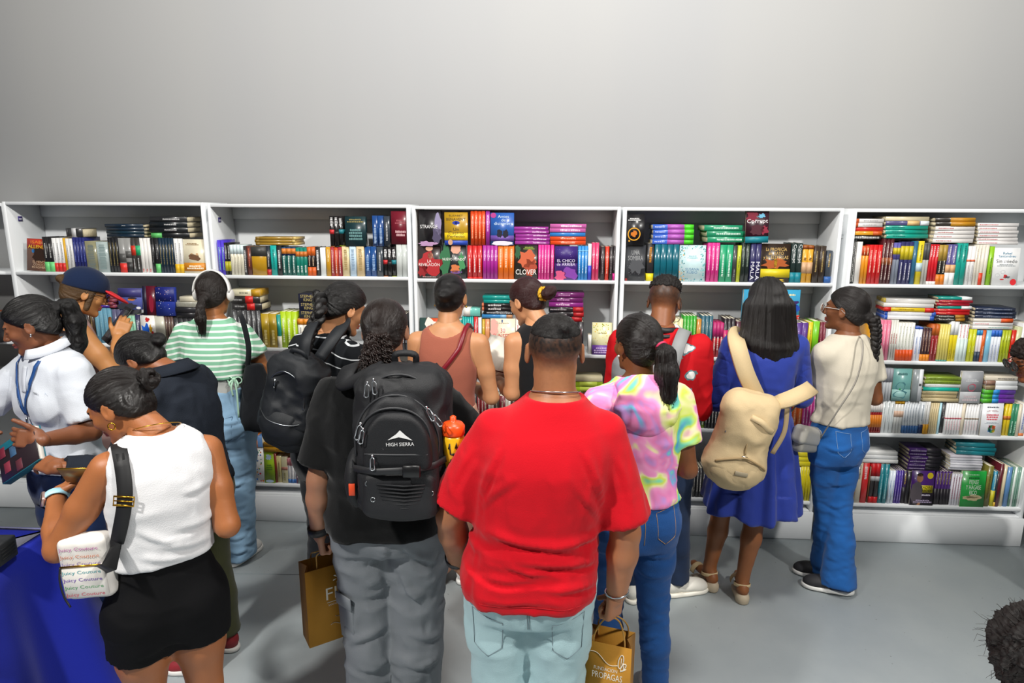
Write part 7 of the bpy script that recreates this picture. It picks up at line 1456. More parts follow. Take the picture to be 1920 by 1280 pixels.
def hp_iso(e, nm, ops, m, res=.005, root=None):
    V, Q = iso(ops, *bounds(ops), res); V = relax(V, Q); r = root or e; return link(nm, mesh_np(nm, (V*p.hs @ p.HR.T+p.hc)-e_off[r.name], Q, m), e)
hp_iso(cp, 'crown', [('u', ell((0, -.008, .035), (.093, .113, .098)), 0), ('i', plane((0, .10, -1), (0, 0, .018)), .006), ('s', ell((0, -.112, .035), (.030, .03, .022)), .004)], cotton('#16233f'))
hp_iso(cp, 'brim', [('u', ell((0, .125, .028), (.080, .085, .012), rot(-.25, 0, 0)), 0), ('s', ell((0, .0, .03), (.088, .10, .09)), .004)], mat('#cf1c26', .6))
part(cp, 'emblem', MB().tube([hd2(p, (-.050+.006*k, -.083-.012*abs(k-2)*.2, .088+.004*(k % 2))) for k in range(5)], .005, 5), mat('#e8e8ea', .5))
o = top_ops(p, .008, .95, None, None, (0, -.03, 1.44, .115, .12, .10))
for nm in 'LR': a = p.arm[nm]; o.append(('s', ell(a['S']+np.array([a['sd']*.005, -.02, -.03]), (.062, .13, .125)), .012))
o.append(('u', prof(np.array([.30, .55, .80, .95, 1.05])*p.s, np.array([.235, .215, .20, .18, .15])*p.s, np.array([.19, .175, .16, .14, .115])*p.s, lambda Z: Z*0, lambda Z: Z*0, .33*p.s, 1.04*p.s, off=.008, n=2), .03))
d2 = garment(p, 'dress', o, cotton('#9a7c78', .03), [(.004, (6, 6, 10), 7, lambda V: np.interp(V[:, 2], [.9, 1.1, 1.3], [1.3, 1, .3]))], res=.009)
for nm in 'LR':
    a = p.arm[nm]; sx = a['sd']; link('shoulder_strap', MB().band(spline([(sx*.085, -.100, 1.335*p.s), (sx*.098, -.085, 1.40*p.s), (sx*.102, -.02, 1.445*p.s), (sx*.098, .06, 1.41*p.s), (sx*.09, .10, 1.33*p.s)], 6), nrm((sx*.3, -.3, 1)), .020, .004).data('shoulder_strap', cotton('#8a706c'), True), p.root)
for nm in 'LR': shoe(p, nm, mat('#c9b8a8', .6), mat('#e2ded6', .6))
gl = thing('glasses', 'dark-framed glasses under the brim of the navy cap', 'glasses', p, hd2(p, (0, .1, -.01)))
b = MB()
for q in (-1, 1): b.tube([hd2(p, v) for v in ring((q*.033, .106, .0), .022, 20, (0, 1, 0), .8)], .0022, 6, closed=True); b.tube([hd2(p, v) for v in [(q*.056, .102, .006), (q*.078, .06, .008), (q*.082, .0, .006)]], .0022, 5)
part(gl, 'frame', b, mat('#241a14', .3))
a = p.arm['R']; cen = p.px(219, 608, -.40); tz = thing('tablet', 'black e-reader in hands of person in navy cap', 'tablet', p, cen)
Rt = rot(.9, 0, -.25)
for nm, lo, hi, m in (('case', (-.085, -.115, -.006), (.085, .115, .004), mat('#17181a', .5)), ('screen', (-.068, -.088, .0042), (.068, .098, .0052), mat('#4a4d50', .25)), ('cover_edge', (-.087, -.118, -.02), (.087, -.03, -.008), mat('#c9c9c6', .6))):
    b = MB().bevbox(lo, hi, .0004 if nm == 'screen' else .002); b.V = [v @ Rt.T+cen for v in b.V]; part(tz, nm, b, m, False)
# ================================================================== white polo, facing the camera side
YW1 = 2.70
l = LP(-2.165, -1.31, YW1)
p1 = person('person in white polo shirt with blue lanyard reading a book at left edge', -2.165, -1.31, YW1, 1.695, '#7a4a30', '#7a3c36', FEM, (1.02, 1.02, 1.03, 1.02), head=(-.62, .34, 0), hpos=(-.02, .005, -.01), hres=.0042,
    arms={'L': dict(e=l(170, 800, -1.40), w=l(95, 822, -1.58), hd=(.75, .45, .1), hn=(-.2, .9, .3), curl=(.35, .38, .42, .45), thumb=(.5, .7, .5), tcurl=.2), 'R': dict(e=l(-75, 800, -1.40), w=l(-20, 840, -1.60), hd=(-.7, .5, .1), hn=(.2, .9, .3), **HOLD)})
p = p1
hair_cap(p, .010, ((.090, .064), (-.062, -.070)), col=BLK, pull=(0, -.125, .035), groove=.0016, gfreq=46, rough=.3, extra=[('u', ell((0, -.118, .03), (.028, .024, .026)), .014)])
b0 = np.array([0, -.135, .035]); dn = p.HR.T @ np.array([0, 0, -1.]); bk_ = p.HR.T @ (p.R.T @ np.array([.75, .5, 0])); TQ1 = np.array([b0, b0+bk_*.028+dn*.012, b0+bk_*.044+dn*.08, b0+bk_*.046+dn*.17, b0+bk_*.04+dn*.235]); tl = chain(TQ1, (.022, .032, .038, .032, .014), .02)
V, Q = iso(tl, *bounds(tl), .0055); V = relax(V, Q); N = vnormals(V, Q); st = (V @ np.cross(dn, bk_))*60; V = V+N*(.003*fbm(np.stack([st*7, V[:, 2]*2, st*0], 1), 2))[:, None]
link('ponytail', mesh_np('ponytail', V*p.hs @ p.HR.T+p.hc, Q, hair_mat(*BLK, .34), {'strand': st*2}), p.root)
for dz in (0, -.012): link('earring', MB().lathe([(.001, -.004), (.004, -.001), (.004, .001), (.001, .004)], 8, tuple(hd2(p, (-.084, .004+dz*.3, -.040-dz*.6)))).data('earring', MSILV, True), p.root)
WP = cotton('#cdd2da', .02)
po = garment(p, 'polo_shirt', top_ops(p, .015, .93, {'L': .78, 'R': .78}, (.070, .078), (0, .05, 1.485, .070, .085, .06), [(.9, 1.05), (1.1, 1.1), (1.5, 1)]), WP, [(.005, (5, 5, 9), 7, lambda V: np.interp(V[:, 2], [.95, 1.15, 1.4], [1.4, .9, .4])), (.003, (10, 10, 7), 2, None)], res=.009)
cR = [p.C(1.462)+np.array([.090*math.sin(a), .014+.092*math.cos(a), .024-.030*math.cos(a)]) for a in np.linspace(.18, 2*math.pi-.18, 30)]
link('collar', MB().band(cR, [nrm((q-p.C(1.44))+np.array([0, 0, .03])) for q in cR], .046, .004).data('collar', WP, True), p.root)
A, B = surfline(po, [(0, 1.40), (0, 1.35), (0, 1.29)], 6, 1, .002); link('placket', MB().band(A, B, .028, .002).data('placket', WP, True), p.root)
v, n = snap(po, -.095, 1.30, 1, .004); put_text(p.root, 'cuesta', mat('#3a3f48', .6), tuple(v), .030, .011, (math.pi/2, 0, math.pi), 'chest_lettering'); v2, n = snap(po, -.128, 1.30, 1, .004); put_text(p.root, 'libros', mat('#5f9ccc', .6), tuple(v2), .026, .011, (math.pi/2, 0, math.pi-.3), 'chest_lettering')
garment(p, 'jeans', leg_ops(p, (.100, .094, .078, .072, .066), 1.0, 1.02, .010), denim('#1c2f58'), [(.003, (6, 6, 12), 2, None)], res=.012)
for nm in 'LR': shoe(p, nm, mat('#2a2a2e', .6), mat('#d9d8d4', .6))
ly = thing('lanyard', 'blue printed lanyard with metal clip hanging on white polo', 'lanyard', p, p.px(20, 800, -1.47))
mly = mat('#1f4a86', .5); tip = snap(po, .0, 1.185, 1, .008)[0]
for sx in (-1, 1):
    A, B = surfline(po, [(sx*.072, 1.405), (sx*.05, 1.33), (sx*.022, 1.25), (sx*.004, 1.195)], 6, 1, .005)
    P = np.vstack([[p.C(1.47)+np.array([sx*.075, -.02, .022])], [p.C(1.47)+np.array([sx*.08, .04, .012])], A]); part(ly, 'ribbon', MB().band(P, np.vstack([[(sx*.4, -.2, 1), (sx*.3, .6, .6)], B]), .018, .002), mly)
    for k in (7, 12): put_text(ly, 'cuesta', mat('#cfe0f0', .5), tuple(A[k]+B[k]*.004-e_off[ly.name]), .034, .008, (math.pi/2, sx*1.2, math.pi), 'ribbon_lettering')
part(ly, 'clip', MB().tube([tip, tip-np.array([0, 0, .025])], .005, 8).tube(ring(tip-np.array([0, -.002, .04]), .012, 16, (0, 1, 0)), .0022, 5, closed=True), MSTEEL)
bk = thing('open_book', 'teal-edged paperback with dark cover held open by person in polo', 'book', p, p.px(25, 845, -1.68))
pb, pa, pv = W(67, 797, -1.60), W(0, 843, -1.60), W(90, 840, -1.66); z_ = nrm(pb-pa); n_ = nrm(np.cross(pv-pb, z_)); n_ = n_ if n_ @ (CAM-pb) > 0 else -n_; x_ = np.cross(-n_, z_)
cen = p.loc(pb-z_*.10+x_*.150); Rb = p.R.T @ np.stack([x_, -n_, z_], 1)
def oriented(e, nm, lo, hi, m, bev=.001, root=None):
    b = MB().bevbox(lo, hi, bev); b.V = [v @ Rb.T+cen for v in b.V]; return part(e, nm, b, m, False, root)
oriented(bk, 'front_cover', (-.155, -.012, -.10), (.0, -.009, .10), mat('#24191f', .35)); oriented(bk, 'page_block', (-.150, -.008, -.097), (-.004, .016, .097), mat('#e6e4dc', .8)); oriented(bk, 'back_cover', (-.155, .017, -.10), (0, .020, .10), mat('#176070', .4)); oriented(bk, 'spine', (-.0005, -.012, -.10), (.003, .020, .10), mat('#176070', .4))
oriented(bk, 'cover_strip', (-.1556, -.0128, -.1002), (-.125, -.0121, .1002), mat('#17697a', .4), .0002)
for k, (x, z, c_) in enumerate(((-.05, -.06, '#7a2a3a'), (-.10, -.02, '#3a5a7a'), (-.03, .0, '#5a2a34'), (-.12, -.075, '#6a2030'))): oriented(bk, 'cover_print', (x-.022, -.0132, z-.016), (x+.022, -.0122, z+.016), mat(c_, .4), .0003)
# ================================================================== denim jacket, teal tee
YW4 = 1.45
l = LP(-1.56, -1.35, YW4)
p4 = person('person in dark denim jacket over turquoise tee, head bowed', -1.56, -1.35, YW4, 1.60, '#8a5434', '#7a3c36', FEM, (1.0, 1.0, 1.02, 1.02), lean=(0, .10), head=(.12, .78, 0), hpos=(0, .05, -.045), hres=.0045,
    arms={'L': dict(e=l(215, 905, -1.60), w=l(160, 880, -1.66), hd=(.2, .9, .1), hn=(-.4, 0, .8), **HOLD), 'R': dict(e=l(330, 900, -1.05), w=l(260, 890, -1.05), hd=(-.3, .9, .1), hn=(.4, 0, .8), **HOLD)})
p = p4
hair_cap(p, .011, ((.092, .060), (-.060, -.070)), col=BLK, pull=(0, -.125, .0), groove=.0012, gfreq=46, rough=.28, extra=[('u', ell((.0, -.128, .0), (.034, .032, .034)), .014)], subtract=((ell((-.018, .055, .118), (.004, .075, .030), rot(.5, 0, .12)), .003),))
garment(p, 't_shirt', top_ops(p, .008, .95, None, None, (0, .03, 1.495, .07, .07, .045)), cotton('#35cfc2'), [(.002, (5, 5, 12), 2, None)], res=.010)
dj = top_ops(p, .024, .93, {'L': 1.9, 'R': 1.9}, (.074, .056), (0, .04, 1.50, .092, .115, .08), [(.9, 1.08), (1.1, 1.1), (1.5, 1)]); dj.append(('s', rbox(p.C(1.2)+np.array([0, .17, 0]), (.055, .14, .5), .03), .01))
J4 = mat('#20252e', .85, bump=.3, bscale=300, var=.2, vscale=12, spec=.15)
ja = garment(p, 'denim_jacket', dj, J4, [(.006, (6, 6, 9), 7, None), (.004, (11, 11, 8), 2, None)], res=.009)
cR = [p.C(1.455)+np.array([.088*math.sin(a), .0+.088*math.cos(a), .02-.02*math.cos(a)]) for a in np.linspace(.6, 2*math.pi-.6, 26)]
link('collar', MB().band(cR, [nrm((q-p.C(1.43))+np.array([0, 0, .05])) for q in cR], .062, .006).data('collar', J4, True), p.root)
link('collar_stitching', MB().tube([q+nrm((q-p.C(1.43))+np.array([0, 0, .05]))*.008-np.array([0, 0, .018]) for q in cR], .0013, 4).data('collar_stitching', mat('#8f96a0', .7), True), p.root)
garment(p, 'trousers', leg_ops(p, (.102, .096, .082, .08, .082), 1.0, .98, .010), cotton('#4c4e34'), [(.003, (6, 6, 12), 2, None)], res=.012)
for nm in 'LR': shoe(p, nm, mat('#8a2026', .6), mat('#e2e0da', .6))
# ================================================================== cropped by the right edge: sunglasses; close dark head
p15 = person('person with dark curls and sunglasses bending in at the right edge', 2.77, -.74, 1.45, 1.50, '#7a4426', '#6a3028', FEM, lean=(0, .62), head=(.05, .35, 0), hpos=(0, .06, -.05), hres=.005, arms={'L': dict(e=(-.22, .10, .98), w=(-.22, .0, .76)), 'R': dict(e=(.22, .10, .98), w=(.22, .0, .76))})
p = p15
hair_cap(p, .022, ((.092, .052), (-.060, -.070)), col=('#150d0b', '#3a2218'), groove=.004, gfreq=30, rough=.5, crop=lambda V, N: V+N*(.008*fbm(V*70, 2))[:, None])
garment(p, 't_shirt', top_ops(p, .012, .9, {'L': .6, 'R': .6}, (.066, .072)), cotton('#2a2c30'), [(.004, (5, 5, 9), 7, None)], res=.012); garment(p, 'trousers', leg_ops(p, (.1, .09, .075, .07, .066), 1.0, 1.0, .008), cotton('#25304a'), [(.003, (6, 6, 12), 2, None)], res=.013)
for nm in 'LR': shoe(p, nm, mat('#2a2a2e', .6), mat('#d9d8d4', .6))
gl = thing('sunglasses', 'dark round sunglasses on head at right edge', 'sunglasses', p, hd2(p, (0, .1, -.01)))
for q in (-1, 1):
    part(gl, 'lens', MB().add([hd2(p, v) for v in ring((q*.036, .118, .006), .030, 20, (0, 1, 0), .9)]+[hd2(p, (q*.036, .124, .006))], [(i, (i+1) % 20, 20) for i in range(20)]), mat('#2a1512', .08))
    part(gl, 'frame', MB().tube([hd2(p, v) for v in ring((q*.036, .118, .006), .030, 24, (0, 1, 0), .9)], .0028, 6, closed=True).tube([hd2(p, v) for v in [(q*.064, .112, .012), (q*.085, .05, .014), (q*.09, -.01, .01)]], .0026, 5), mat('#1a0f0c', .25))
p16 = person('person close to the camera at lower right corner, only dark hair showing', 1.0, -2.72, .0, 1.235, '#7a4a2c', None, FEM, head=(0, .1, 0))
p = p16
hair_cap(p, .044, ((.095, .02), (-.060, -.125)), col=('#100c0b', '#2c2320'), groove=.005, gfreq=30, rough=.55, crop=lambda V, N: V+N*(.009*fbm(V*60, 3))[:, None])
locks(p, None, lambda rr, i: (lambda d: [hd2(p16, np.array([0, -.014, .03])+d*.115), hd2(p16, np.array([0, -.014, .03])+d*.138+np.array([rr.uniform(-.01, .01), rr.uniform(-.01, .01), rr.uniform(-.01, .01)])), hd2(p16, np.array([0, -.014, .03])+d*.150+np.array([rr.uniform(-.02, .02), rr.uniform(-.02, .02), rr.uniform(-.02, .01)]))])(nrm((rr.gauss(0, 1), rr.gauss(-.6, 1), rr.gauss(.5, .8)))), 340, .0007, hair_mat('#100c0b', '#2c2320', .55), 3, name='frizz')
garment(p, 't_shirt', top_ops(p, .012, .9, {'L': .6, 'R': .6}, (.066, .072)), cotton('#3a3c40'), [(.004, (5, 5, 9), 7, None)], res=.012); garment(p, 'trousers', leg_ops(p, (.1, .09, .075, .07, .066), 1.0, 1.0, .008), cotton('#25304a'), [(.003, (6, 6, 12), 2, None)], res=.013)
for nm in 'LR': shoe(p, nm, mat('#2a2a2e', .6), mat('#d9d8d4', .6))

print('P15 head px', proj_px(p15.world(p15.hc)))
# ================================================================== things carried and standing about
# ---- big black backpack
p = p7; ct = p.px(757, 690, -1.93); cb = p.px(752, 966, -1.95); c7 = (ct+cb)/2; c7[1] = -.30; hz7 = (ct[2]-cb[2])/2
e, inv = pack('backpack', 'large black school backpack with silver zip pulls and orange side tag', p, c7, rot(-.06, .0, 0)); PK = nylon('#16171a'); PK2 = nylon('#1b1c1f')
k = hz7/.255
part_iso(e, 'bag', [('u', rbox((0, .0, 0), (.158, .105, .255*k), .085), 0), ('u', rbox((0, -.06, -.06*k), (.150, .075, .185*k), .075), .02)], PK, .0075, [(.0045, (9, 9, 7), 4, None), (.003, (18, 18, 14), 6, None)])
part_iso(e, 'middle_compartment', [('u', rbox((.004, -.125, .005*k), (.130, .040, .180*k), .035), 0), ('i', ell((.004, -.10, -.06*k), (.135, .2, .255*k)), .01)], PK2, .006, [(.0035, (12, 12, 9), 2, None)])
part_iso(e, 'front_pocket', [('u', rbox((.008, -.160, .045*k), (.108, .028, .095*k), .025), 0), ('i', ell((.008, -.15, -.02*k), (.114, .2, .165*k)), .01)], PK, .005, [(.0018, (9, 9, 9), 3, None)])
part_iso(e, 'lower_panel', [('u', rbox((.01, -.150, -.135*k), (.115, .030, .075*k), .028), 0), ('u', ell((.01, -.135, -.18*k), (.12, .045, .05)), .03)], PK2, .006)
for sx in (-1, 1): part_iso(e, 'side_pocket', [('u', ell((sx*.150, -.04, -.12*k), (.035, .085, .105*k)), 0)], PK2, .007, [(.004, (10, 10, 8), 2, None)])
def arch(a, b_, zc, y, t0=.0, t1=math.pi, n=26, xc=0, dy=.0): return [(xc+a*math.cos(t), y+dy*abs(math.cos(t)), zc+b_*math.sin(t)) for t in np.linspace(t0, t1, n)]
for a, b_, zc, y, dy in ((.150, .21, .03, -.095, .03), (.132, .165, .02, -.150, .02), (.110, .10, .05, -.176, .012)):
    part(e, 'zip_line', MB().tube(arch(a, b_*k, zc*k, y, -.25, math.pi+.25, dy=dy), .004, 6), mat('#2a2b2e', .45))
part(e, 'zip_line', MB().tube([(x, -.190+.5*x*x, .005*k) for x in np.linspace(-.09, .105, 12)], .003, 5), mat('#2f3033', .45))
def pull(x, y, z, a=0, s=1):
    b = MB(); R = rot(0, a, 0); q = [(0, 0, 0), (.006, -.002, -.006), (.007, -.002, -.040), (0, -.002, -.044), (-.007, -.002, -.040), (-.006, -.002, -.006)]
    b.tube([np.array([x, y, z])+R @ np.array(v)*s for v in q], .0022*s, 5, closed=True); b.tube([np.array([x, y, z]), np.array([x, y, z])+R @ np.array([0, 0, .008])*s], .004*s, 6); part(e, 'zip_pull', b, MSILV)
pull(-.090, -.125, .215*k, .1); pull(-.070, -.125, .225*k, -.1); pull(-.098, -.192, .10*k, .25, 1.1); pull(-.090, -.196, .085*k, .2); pull(-.062, -.200, .0, 0, .95); pull(.118, -.155, .125*k, -.65); pull(.10, -.155, .145*k, -.5)
part(e, 'compression_strap', MB().band([(-.165, -.06, -.055*k), (-.13, -.155, -.052*k), (-.05, -.196, -.048*k), (.04, -.198, -.042*k), (.12, -.165, -.036*k), (.175, -.06, -.03*k)], [(-1, -.3, 0), (-.5, -1, 0), (0, -1, 0), (0, -1, 0), (.5, -1, 0), (1, -.3, 0)], .022, .003), mat('#1c1d20', .5))
part(e, 'buckle', MB().bevbox((.03, -.212, -.062*k), (.085, -.200, -.022*k), .004), mat('#0e0e10', .35), False)
b = MB()
for i in range(7): b.tube([(-.055+.004*i, -.181, -.095*k-.012*i), (.03, -.186, -.098*k-.012*i), (.095-.004*i, -.180, -.095*k-.012*i)], .003, 5)
part(e, 'ribbing', b, PK2)
b = MB()
for q in ((-.085, -.176, -.095*k), (-.068, -.182, -.145*k), (.112, -.172, -.125*k)): b.tube(ring(q, .007, 14, (0, 1, 0)), .0022, 5, closed=True)
part(e, 'eyelet', b, MSTEEL); part(e, 'tag', MB().bevbox((-.158, -.128, -.155*k), (-.138, -.122, -.115*k), .001), mat('#e0481c', .5), False)
b = MB(); b.add([(x*.038+.022, -.1925, .060*k+z*.024) for x, z in ((-1, -.3), (-.3, .5), (0, 1), (.45, .35), (1, -.3), (.2, 0), (-.1, .1))], [(0, 1, 6), (1, 2, 6), (2, 3, 5, 6), (3, 4, 5)]); part(e, 'emblem', b, mat('#d8d8d8', .4), False)
put_text(e, 'HIGH SIERRA', mat('#d8d8d8', .4), (.022, -.193, .040*k), .085, .011, (math.pi/2, -.04, 0), 'brand_lettering')
part(e, 'carry_handle', MB().band(spline([(-.035, .04, .250*k), (-.03, .03, .285*k), (.03, .03, .285*k), (.035, .04, .250*k)], 5), (0, -1, .3), .022, .005), PK)
for sx in (-1, 1): part(e, 'shoulder_strap', MB().band(spline([inv(c7+np.array([sx*.09, .06, hz7-.03])), inv(p.C(1.43)+np.array([sx*.108, -.13, .0])), inv(p.C(1.455)+np.array([sx*.112, -.03, .012])), inv(p.C(1.43)+np.array([sx*.115, .09, 0])), inv(p.C(1.30)+np.array([sx*.13, .185, 0]))], 7), nrm((sx*.25, -.5, .8)), .068, .014), PK)
wb = thing('water_bottle', 'yellow sports bottle with orange lid in backpack side pocket', 'bottle', p, c7+np.array([.172, -.085, -.155*k]))
q = c7+np.array([.172, -.085, -.155*k]); part(wb, 'body', MB().lathe([(.026, 0), (.032, .005), (.034, .03), (.034, .09), (.031, .11), (.034, .13), (.036, .19), (.033, .20)], 22, tuple(q)), mat('#e2b01c', .3)); part(wb, 'lid', MB().lathe([(.036, .2005), (.0375, .205), (.0375, .228), (.030, .238), (.014, .242), (.010, .246), (.010, .258), (.004, .262)], 22, tuple(q)), mat('#e04a12', .35))
b = MB(); R_ = random.Random(2)
for i in range(9):
    a0 = -1.9+.12*i; z0 = .13+R_.uniform(-.02, .035); b.tube([q+np.array([.0365*math.cos(a), .0365*math.sin(a), z]) for a, z in ((a0, z0), (a0+.1, z0+R_.uniform(-.015, .02)), (a0+.16, z0+R_.uniform(-.02, .015)))], .0022, 4)
part(wb, 'print', b, mat('#241c14', .5))
# ---- kraft paper bags
KR = mat('#b5812f', .75, bump=.08, bscale=80, var=.08, vscale=14, spec=.2); KR2 = mat('#a8742a', .8, var=.06, vscale=14)
def kraft(label, top, rz, w, d, h, hand):
    e = link('paper_bag', None, loc=(top[0], top[1], top[2]-h), rot=(0, 0, rz), label=uniq(label), cat='bag', group='brown paper carrier bags'); t = .0015
    for nm, lo, hi in (('front_panel', (-w/2, -d/2, 0), (w/2, -d/2+t, h)), ('back_panel', (-w/2, d/2-t, 0), (w/2, d/2, h)), ('bag_bottom', (-w/2+t, -d/2+t, 0), (w/2-t, d/2-t, t))): link(nm, MB().box(lo, hi).data(nm, KR), e)
    for sx in (-1, 1):
        x = sx*w/2; V = []
        for z, i_ in ((0, 0), (h*.25, 0), (h*.6, .010), (h, .020)):
            V += [(x-sx*t*.3, -d/2+t, z), (x-sx*(t*.3+i_), 0, z), (x-sx*t*.3, d/2-t, z), (x-sx*(t*1.5), d/2-t*2, z), (x-sx*(t*1.5+i_), 0, z), (x-sx*t*1.5, -d/2+t*2, z)]
        F = [(6*i+j, 6*i+(j+1) % 6, 6*i+6+(j+1) % 6, 6*i+6+j) for i in range(3) for j in range(6)]; link('gusset', MB().add(V, F).data('gusset', KR2), e)
    cz, sz_ = math.cos(rz), math.sin(rz); hv = np.array(hand)-np.array([top[0], top[1], top[2]-h]); hl = np.array([hv[0]*cz+hv[1]*sz_, -hv[0]*sz_+hv[1]*cz, hv[2]])
    for y in (-d/2+.005, d/2-.005): link('handle', MB().tube(spline([(-.05, y, h-.04), (-.05, y*.95, h+.02), hl+np.array([-.022, y*.25, -.010]), hl+np.array([.022, y*.25, -.010]), (.05, y*.95, h+.02), (.05, y, h-.04)], 7), .0028, 6).data('handle', mat('#b88a42', .8, bump=.6, bscale=300), True), e)
    for y in (-d/2+t+.0003,): link('handle_patch', MB().box((-.075, y, h-.05), (.075, y+.001, h-.004)).data('handle_patch', KR2), e)
    return e
FRT = (math.pi/2, 0, 0); WHT = mat('#e9e2d2', .6)
a7 = p7.arm['L']; hnd = p7.world(a7['W']+a7['hd']*.085); tp = W(612, 1050, -1.57)
e = kraft('brown paper bag printed FIL hanging from hand of backpack wearer', tp, .62, .20, .10, .335, hnd); put_text(e, 'FIL', WHT, (.02, -.0512, .215), .085, .052, FRT); b = MB()
for i in range(6):
    a = i*math.pi/3+.3; b.add([(.03+.006*math.cos(a), -.0512, .275+.006*math.sin(a)), (.03+.020*math.cos(a-.2), -.0512, .275+.020*math.sin(a-.2)), (.03+.024*math.cos(a+.1), -.0512, .275+.024*math.sin(a+.1))], [(0, 1, 2)])
link('emblem', b.data('emblem', WHT), e); link('small_print', MB().add([(-.02, -.0512, .176), (.075, -.0512, .176), (.075, -.0512, .1785), (-.02, -.0512, .1785)], [(0, 1, 2, 3)]).data('small_print', WHT), e); put_text(e, 'SANTO DOMINGO', WHT, (.03, -.0512, .165), .09, .008, FRT, 'small_print')
b = MB(); b.tube([(.03+.02*math.sin(t*5), -.0514, .09+.02*t) for t in np.linspace(0, 1, 8)], .0012, 4); b.tube([(-.01+.08*t, -.0514, .075+.006*math.sin(t*9)) for t in np.linspace(0, 1, 10)], .0012, 4); link('emblem', b.data('emblem', WHT), e)
a10 = p10.arm['R']; hnd = p10.world(a10['W']+a10['hd']*.085); tp = W(1146, 1192, -1.97)
e = kraft('brown paper bag printed FUNDACION held by person in red t-shirt', tp, -.26, .150, .09, .30, hnd)
put_text(e, 'FUNDACION', WHT, (-.008, -.0457, .205), .078, .013, FRT); put_text(e, 'PROPAGAS', WHT, (-.002, -.0457, .180), .10, .024, FRT)
b = MB(); b.tube([(-.062+.095*t, -.0459, .262-.04*t+.010*math.sin(t*7)) for t in np.linspace(0, 1, 16)], .0011, 4)
for (cx, cz, rx, rz_, an) in ((.042, .245, .008, .026, -.15), (.050, .226, .006, .016, -.5)):
    b.tube([(cx+rx*math.cos(t)*math.cos(an)-rz_*math.sin(t)*math.sin(an), -.0459, cz+rx*math.cos(t)*math.sin(an)+rz_*math.sin(t)*math.cos(an)) for t in np.linspace(0, 6.28, 18)], .0016, 4)
    b.tube([(cx, -.0459, cz-rz_*.6), (cx+.002, -.0459, cz+rz_*.5)], .0012, 4)
b.tube([(.040, -.0459, .208), (.050, -.0459, .213), (.060, -.0459, .222)], .0012, 4); link('emblem', b.data('emblem', WHT), e)
# ---- white top: phone, watch, patterned bag
p = p5; a = p.arm['L']; pc = p.px(150, 890, -2.06)
ph = thing('phone', 'phone in gold case held by person in white sleeveless top', 'phone', p, pc); Rp = p.R.T @ np.array(Matrix.Rotation(.12, 3, 'Z') @ Matrix.Rotation(.55, 3, 'X'))
for nm, lo, hi, m, bv in (('case', (-.055, -.005, -.036), (.055, .004, .036), mat('#8a6a3a', .3, metal=.6), .003), ('screen', (-.050, .0042, -.032), (.050, .0050, .032), mat('#15171c', .1), .0003), ('rim', (-.0565, -.0025, .030), (.0565, .0015, .0375), MGOLD, .001), ('camera_lens', (.036, -.0085, .012), (.050, -.0052, .028), mat('#0c0c10', .1), .001)):
    b = MB().bevbox(lo, hi, bv); b.V = [v @ Rp.T+pc for v in b.V]; part(ph, nm, b, m, False)
wt_ = thing('smartwatch', 'smartwatch with pale blue band on wrist of white-top wearer', 'watch', p, a['W']); ax = nrm(a['W']-a['E']); wc = a['W']-ax*.012; Rg = ring(wc, .033, 26, ax)
part(wt_, 'band', MB().band(Rg+[Rg[0]], [nrm(q-wc) for q in Rg+[Rg[0]]], .024, .004), mat('#a8d8e8', .5)); out = nrm(p.R.T @ np.array([-.75, -.6, .25])); out = nrm(out-ax*(out@ax)); sd_ = np.cross(ax, out); Rw = np.stack([sd_, ax, out], 1)
for nm, lo, hi, m in (('watch_case', (-.017, -.020, .030), (.017, .020, .041), mat('#c8a8a0', .3, metal=.7)), ('watch_screen', (-.0145, -.0175, .0412), (.0145, .0175, .0422), mat('#0c0d10', .08))):
    b = MB().bevbox(lo, hi, .0003 if 'screen' in nm else .003); b.V = [v @ Rw.T+wc for v in b.V]; part(wt_, nm, b, m, False)
sb = thing('crossbody_bag', 'white crossbody bag with multicoloured lettering and wide black strap', 'bag', p, p.px(163, 1125, -2.24)); bc = p.px(168, 1058, -2.24); Rk = p.R.T @ rot(0, -.06, .12)
b_ = [('u', rbox(bc, (.070, .032, .098), .022, Rk), 0)]; part_iso(sb, 'pouch', b_, mat('#dcd8d2', .45), .006, [(.002, (12, 12, 12), 2, None)]); b = MB().bevbox((-.063, -.042, -.085), (.063, -.026, .018), .006); b.V = [v @ Rk.T+bc for v in b.V]; part(sb, 'front_pocket', b, mat('#dfdbd5', .45), False)
cols = ['#c25a6a', '#5a9a6a', '#7a5ab0', '#5aa8b0', '#6a5aa8', '#c87a5a', '#b05a9a']; eb = Matrix((p.R @ np.eye(3)).tolist())
for r_ in range(7):
    zz = -.072+.0235*r_; yy = -.0428 if zz < .018 else -.0362; loc = Rk @ np.array([0, yy, zz])+bc-e_off[sb.name]; o_ = put_text(sb, 'Juicy Couture', mat(cols[r_], .5), tuple(loc), .112, .014, (0, 0, 0), 'lettering'); o_.rotation_euler = (Matrix(Rk.tolist()) @ Matrix.Rotation(math.pi/2, 3, 'X')).to_euler()
part(sb, 'zip_pull', MB().tube(spline([Rk @ np.array(v)+bc for v in ((-.056, -.042, .020), (-.062, -.046, -.02), (-.060, -.046, -.07), (-.045, -.05, -.105))], 5), .003, 5), mat('#1a1a1c', .4)); part(sb, 'zip_line', MB().tube([Rk @ np.array(v)+bc for v in ((-.056, -.042, .020), (.056, -.042, .020))], .003, 5), MGOLD)
SP = [on(p, top5, x, y, .004) for x, y in ((232, 868), (236, 890), (238, 920), (237, 950), (230, 985), (220, 1020))]; A = np.array([q[0] for q in SP]); B = np.array([q[1] for q in SP])
A = spline(A, 4); B = spline(B, 4)
for _ in range(8): A[1:-1] = (A[:-2]+2*A[1:-1]+A[2:])/4; B[1:-1] = (B[:-2]+2*B[1:-1]+B[2:])/4
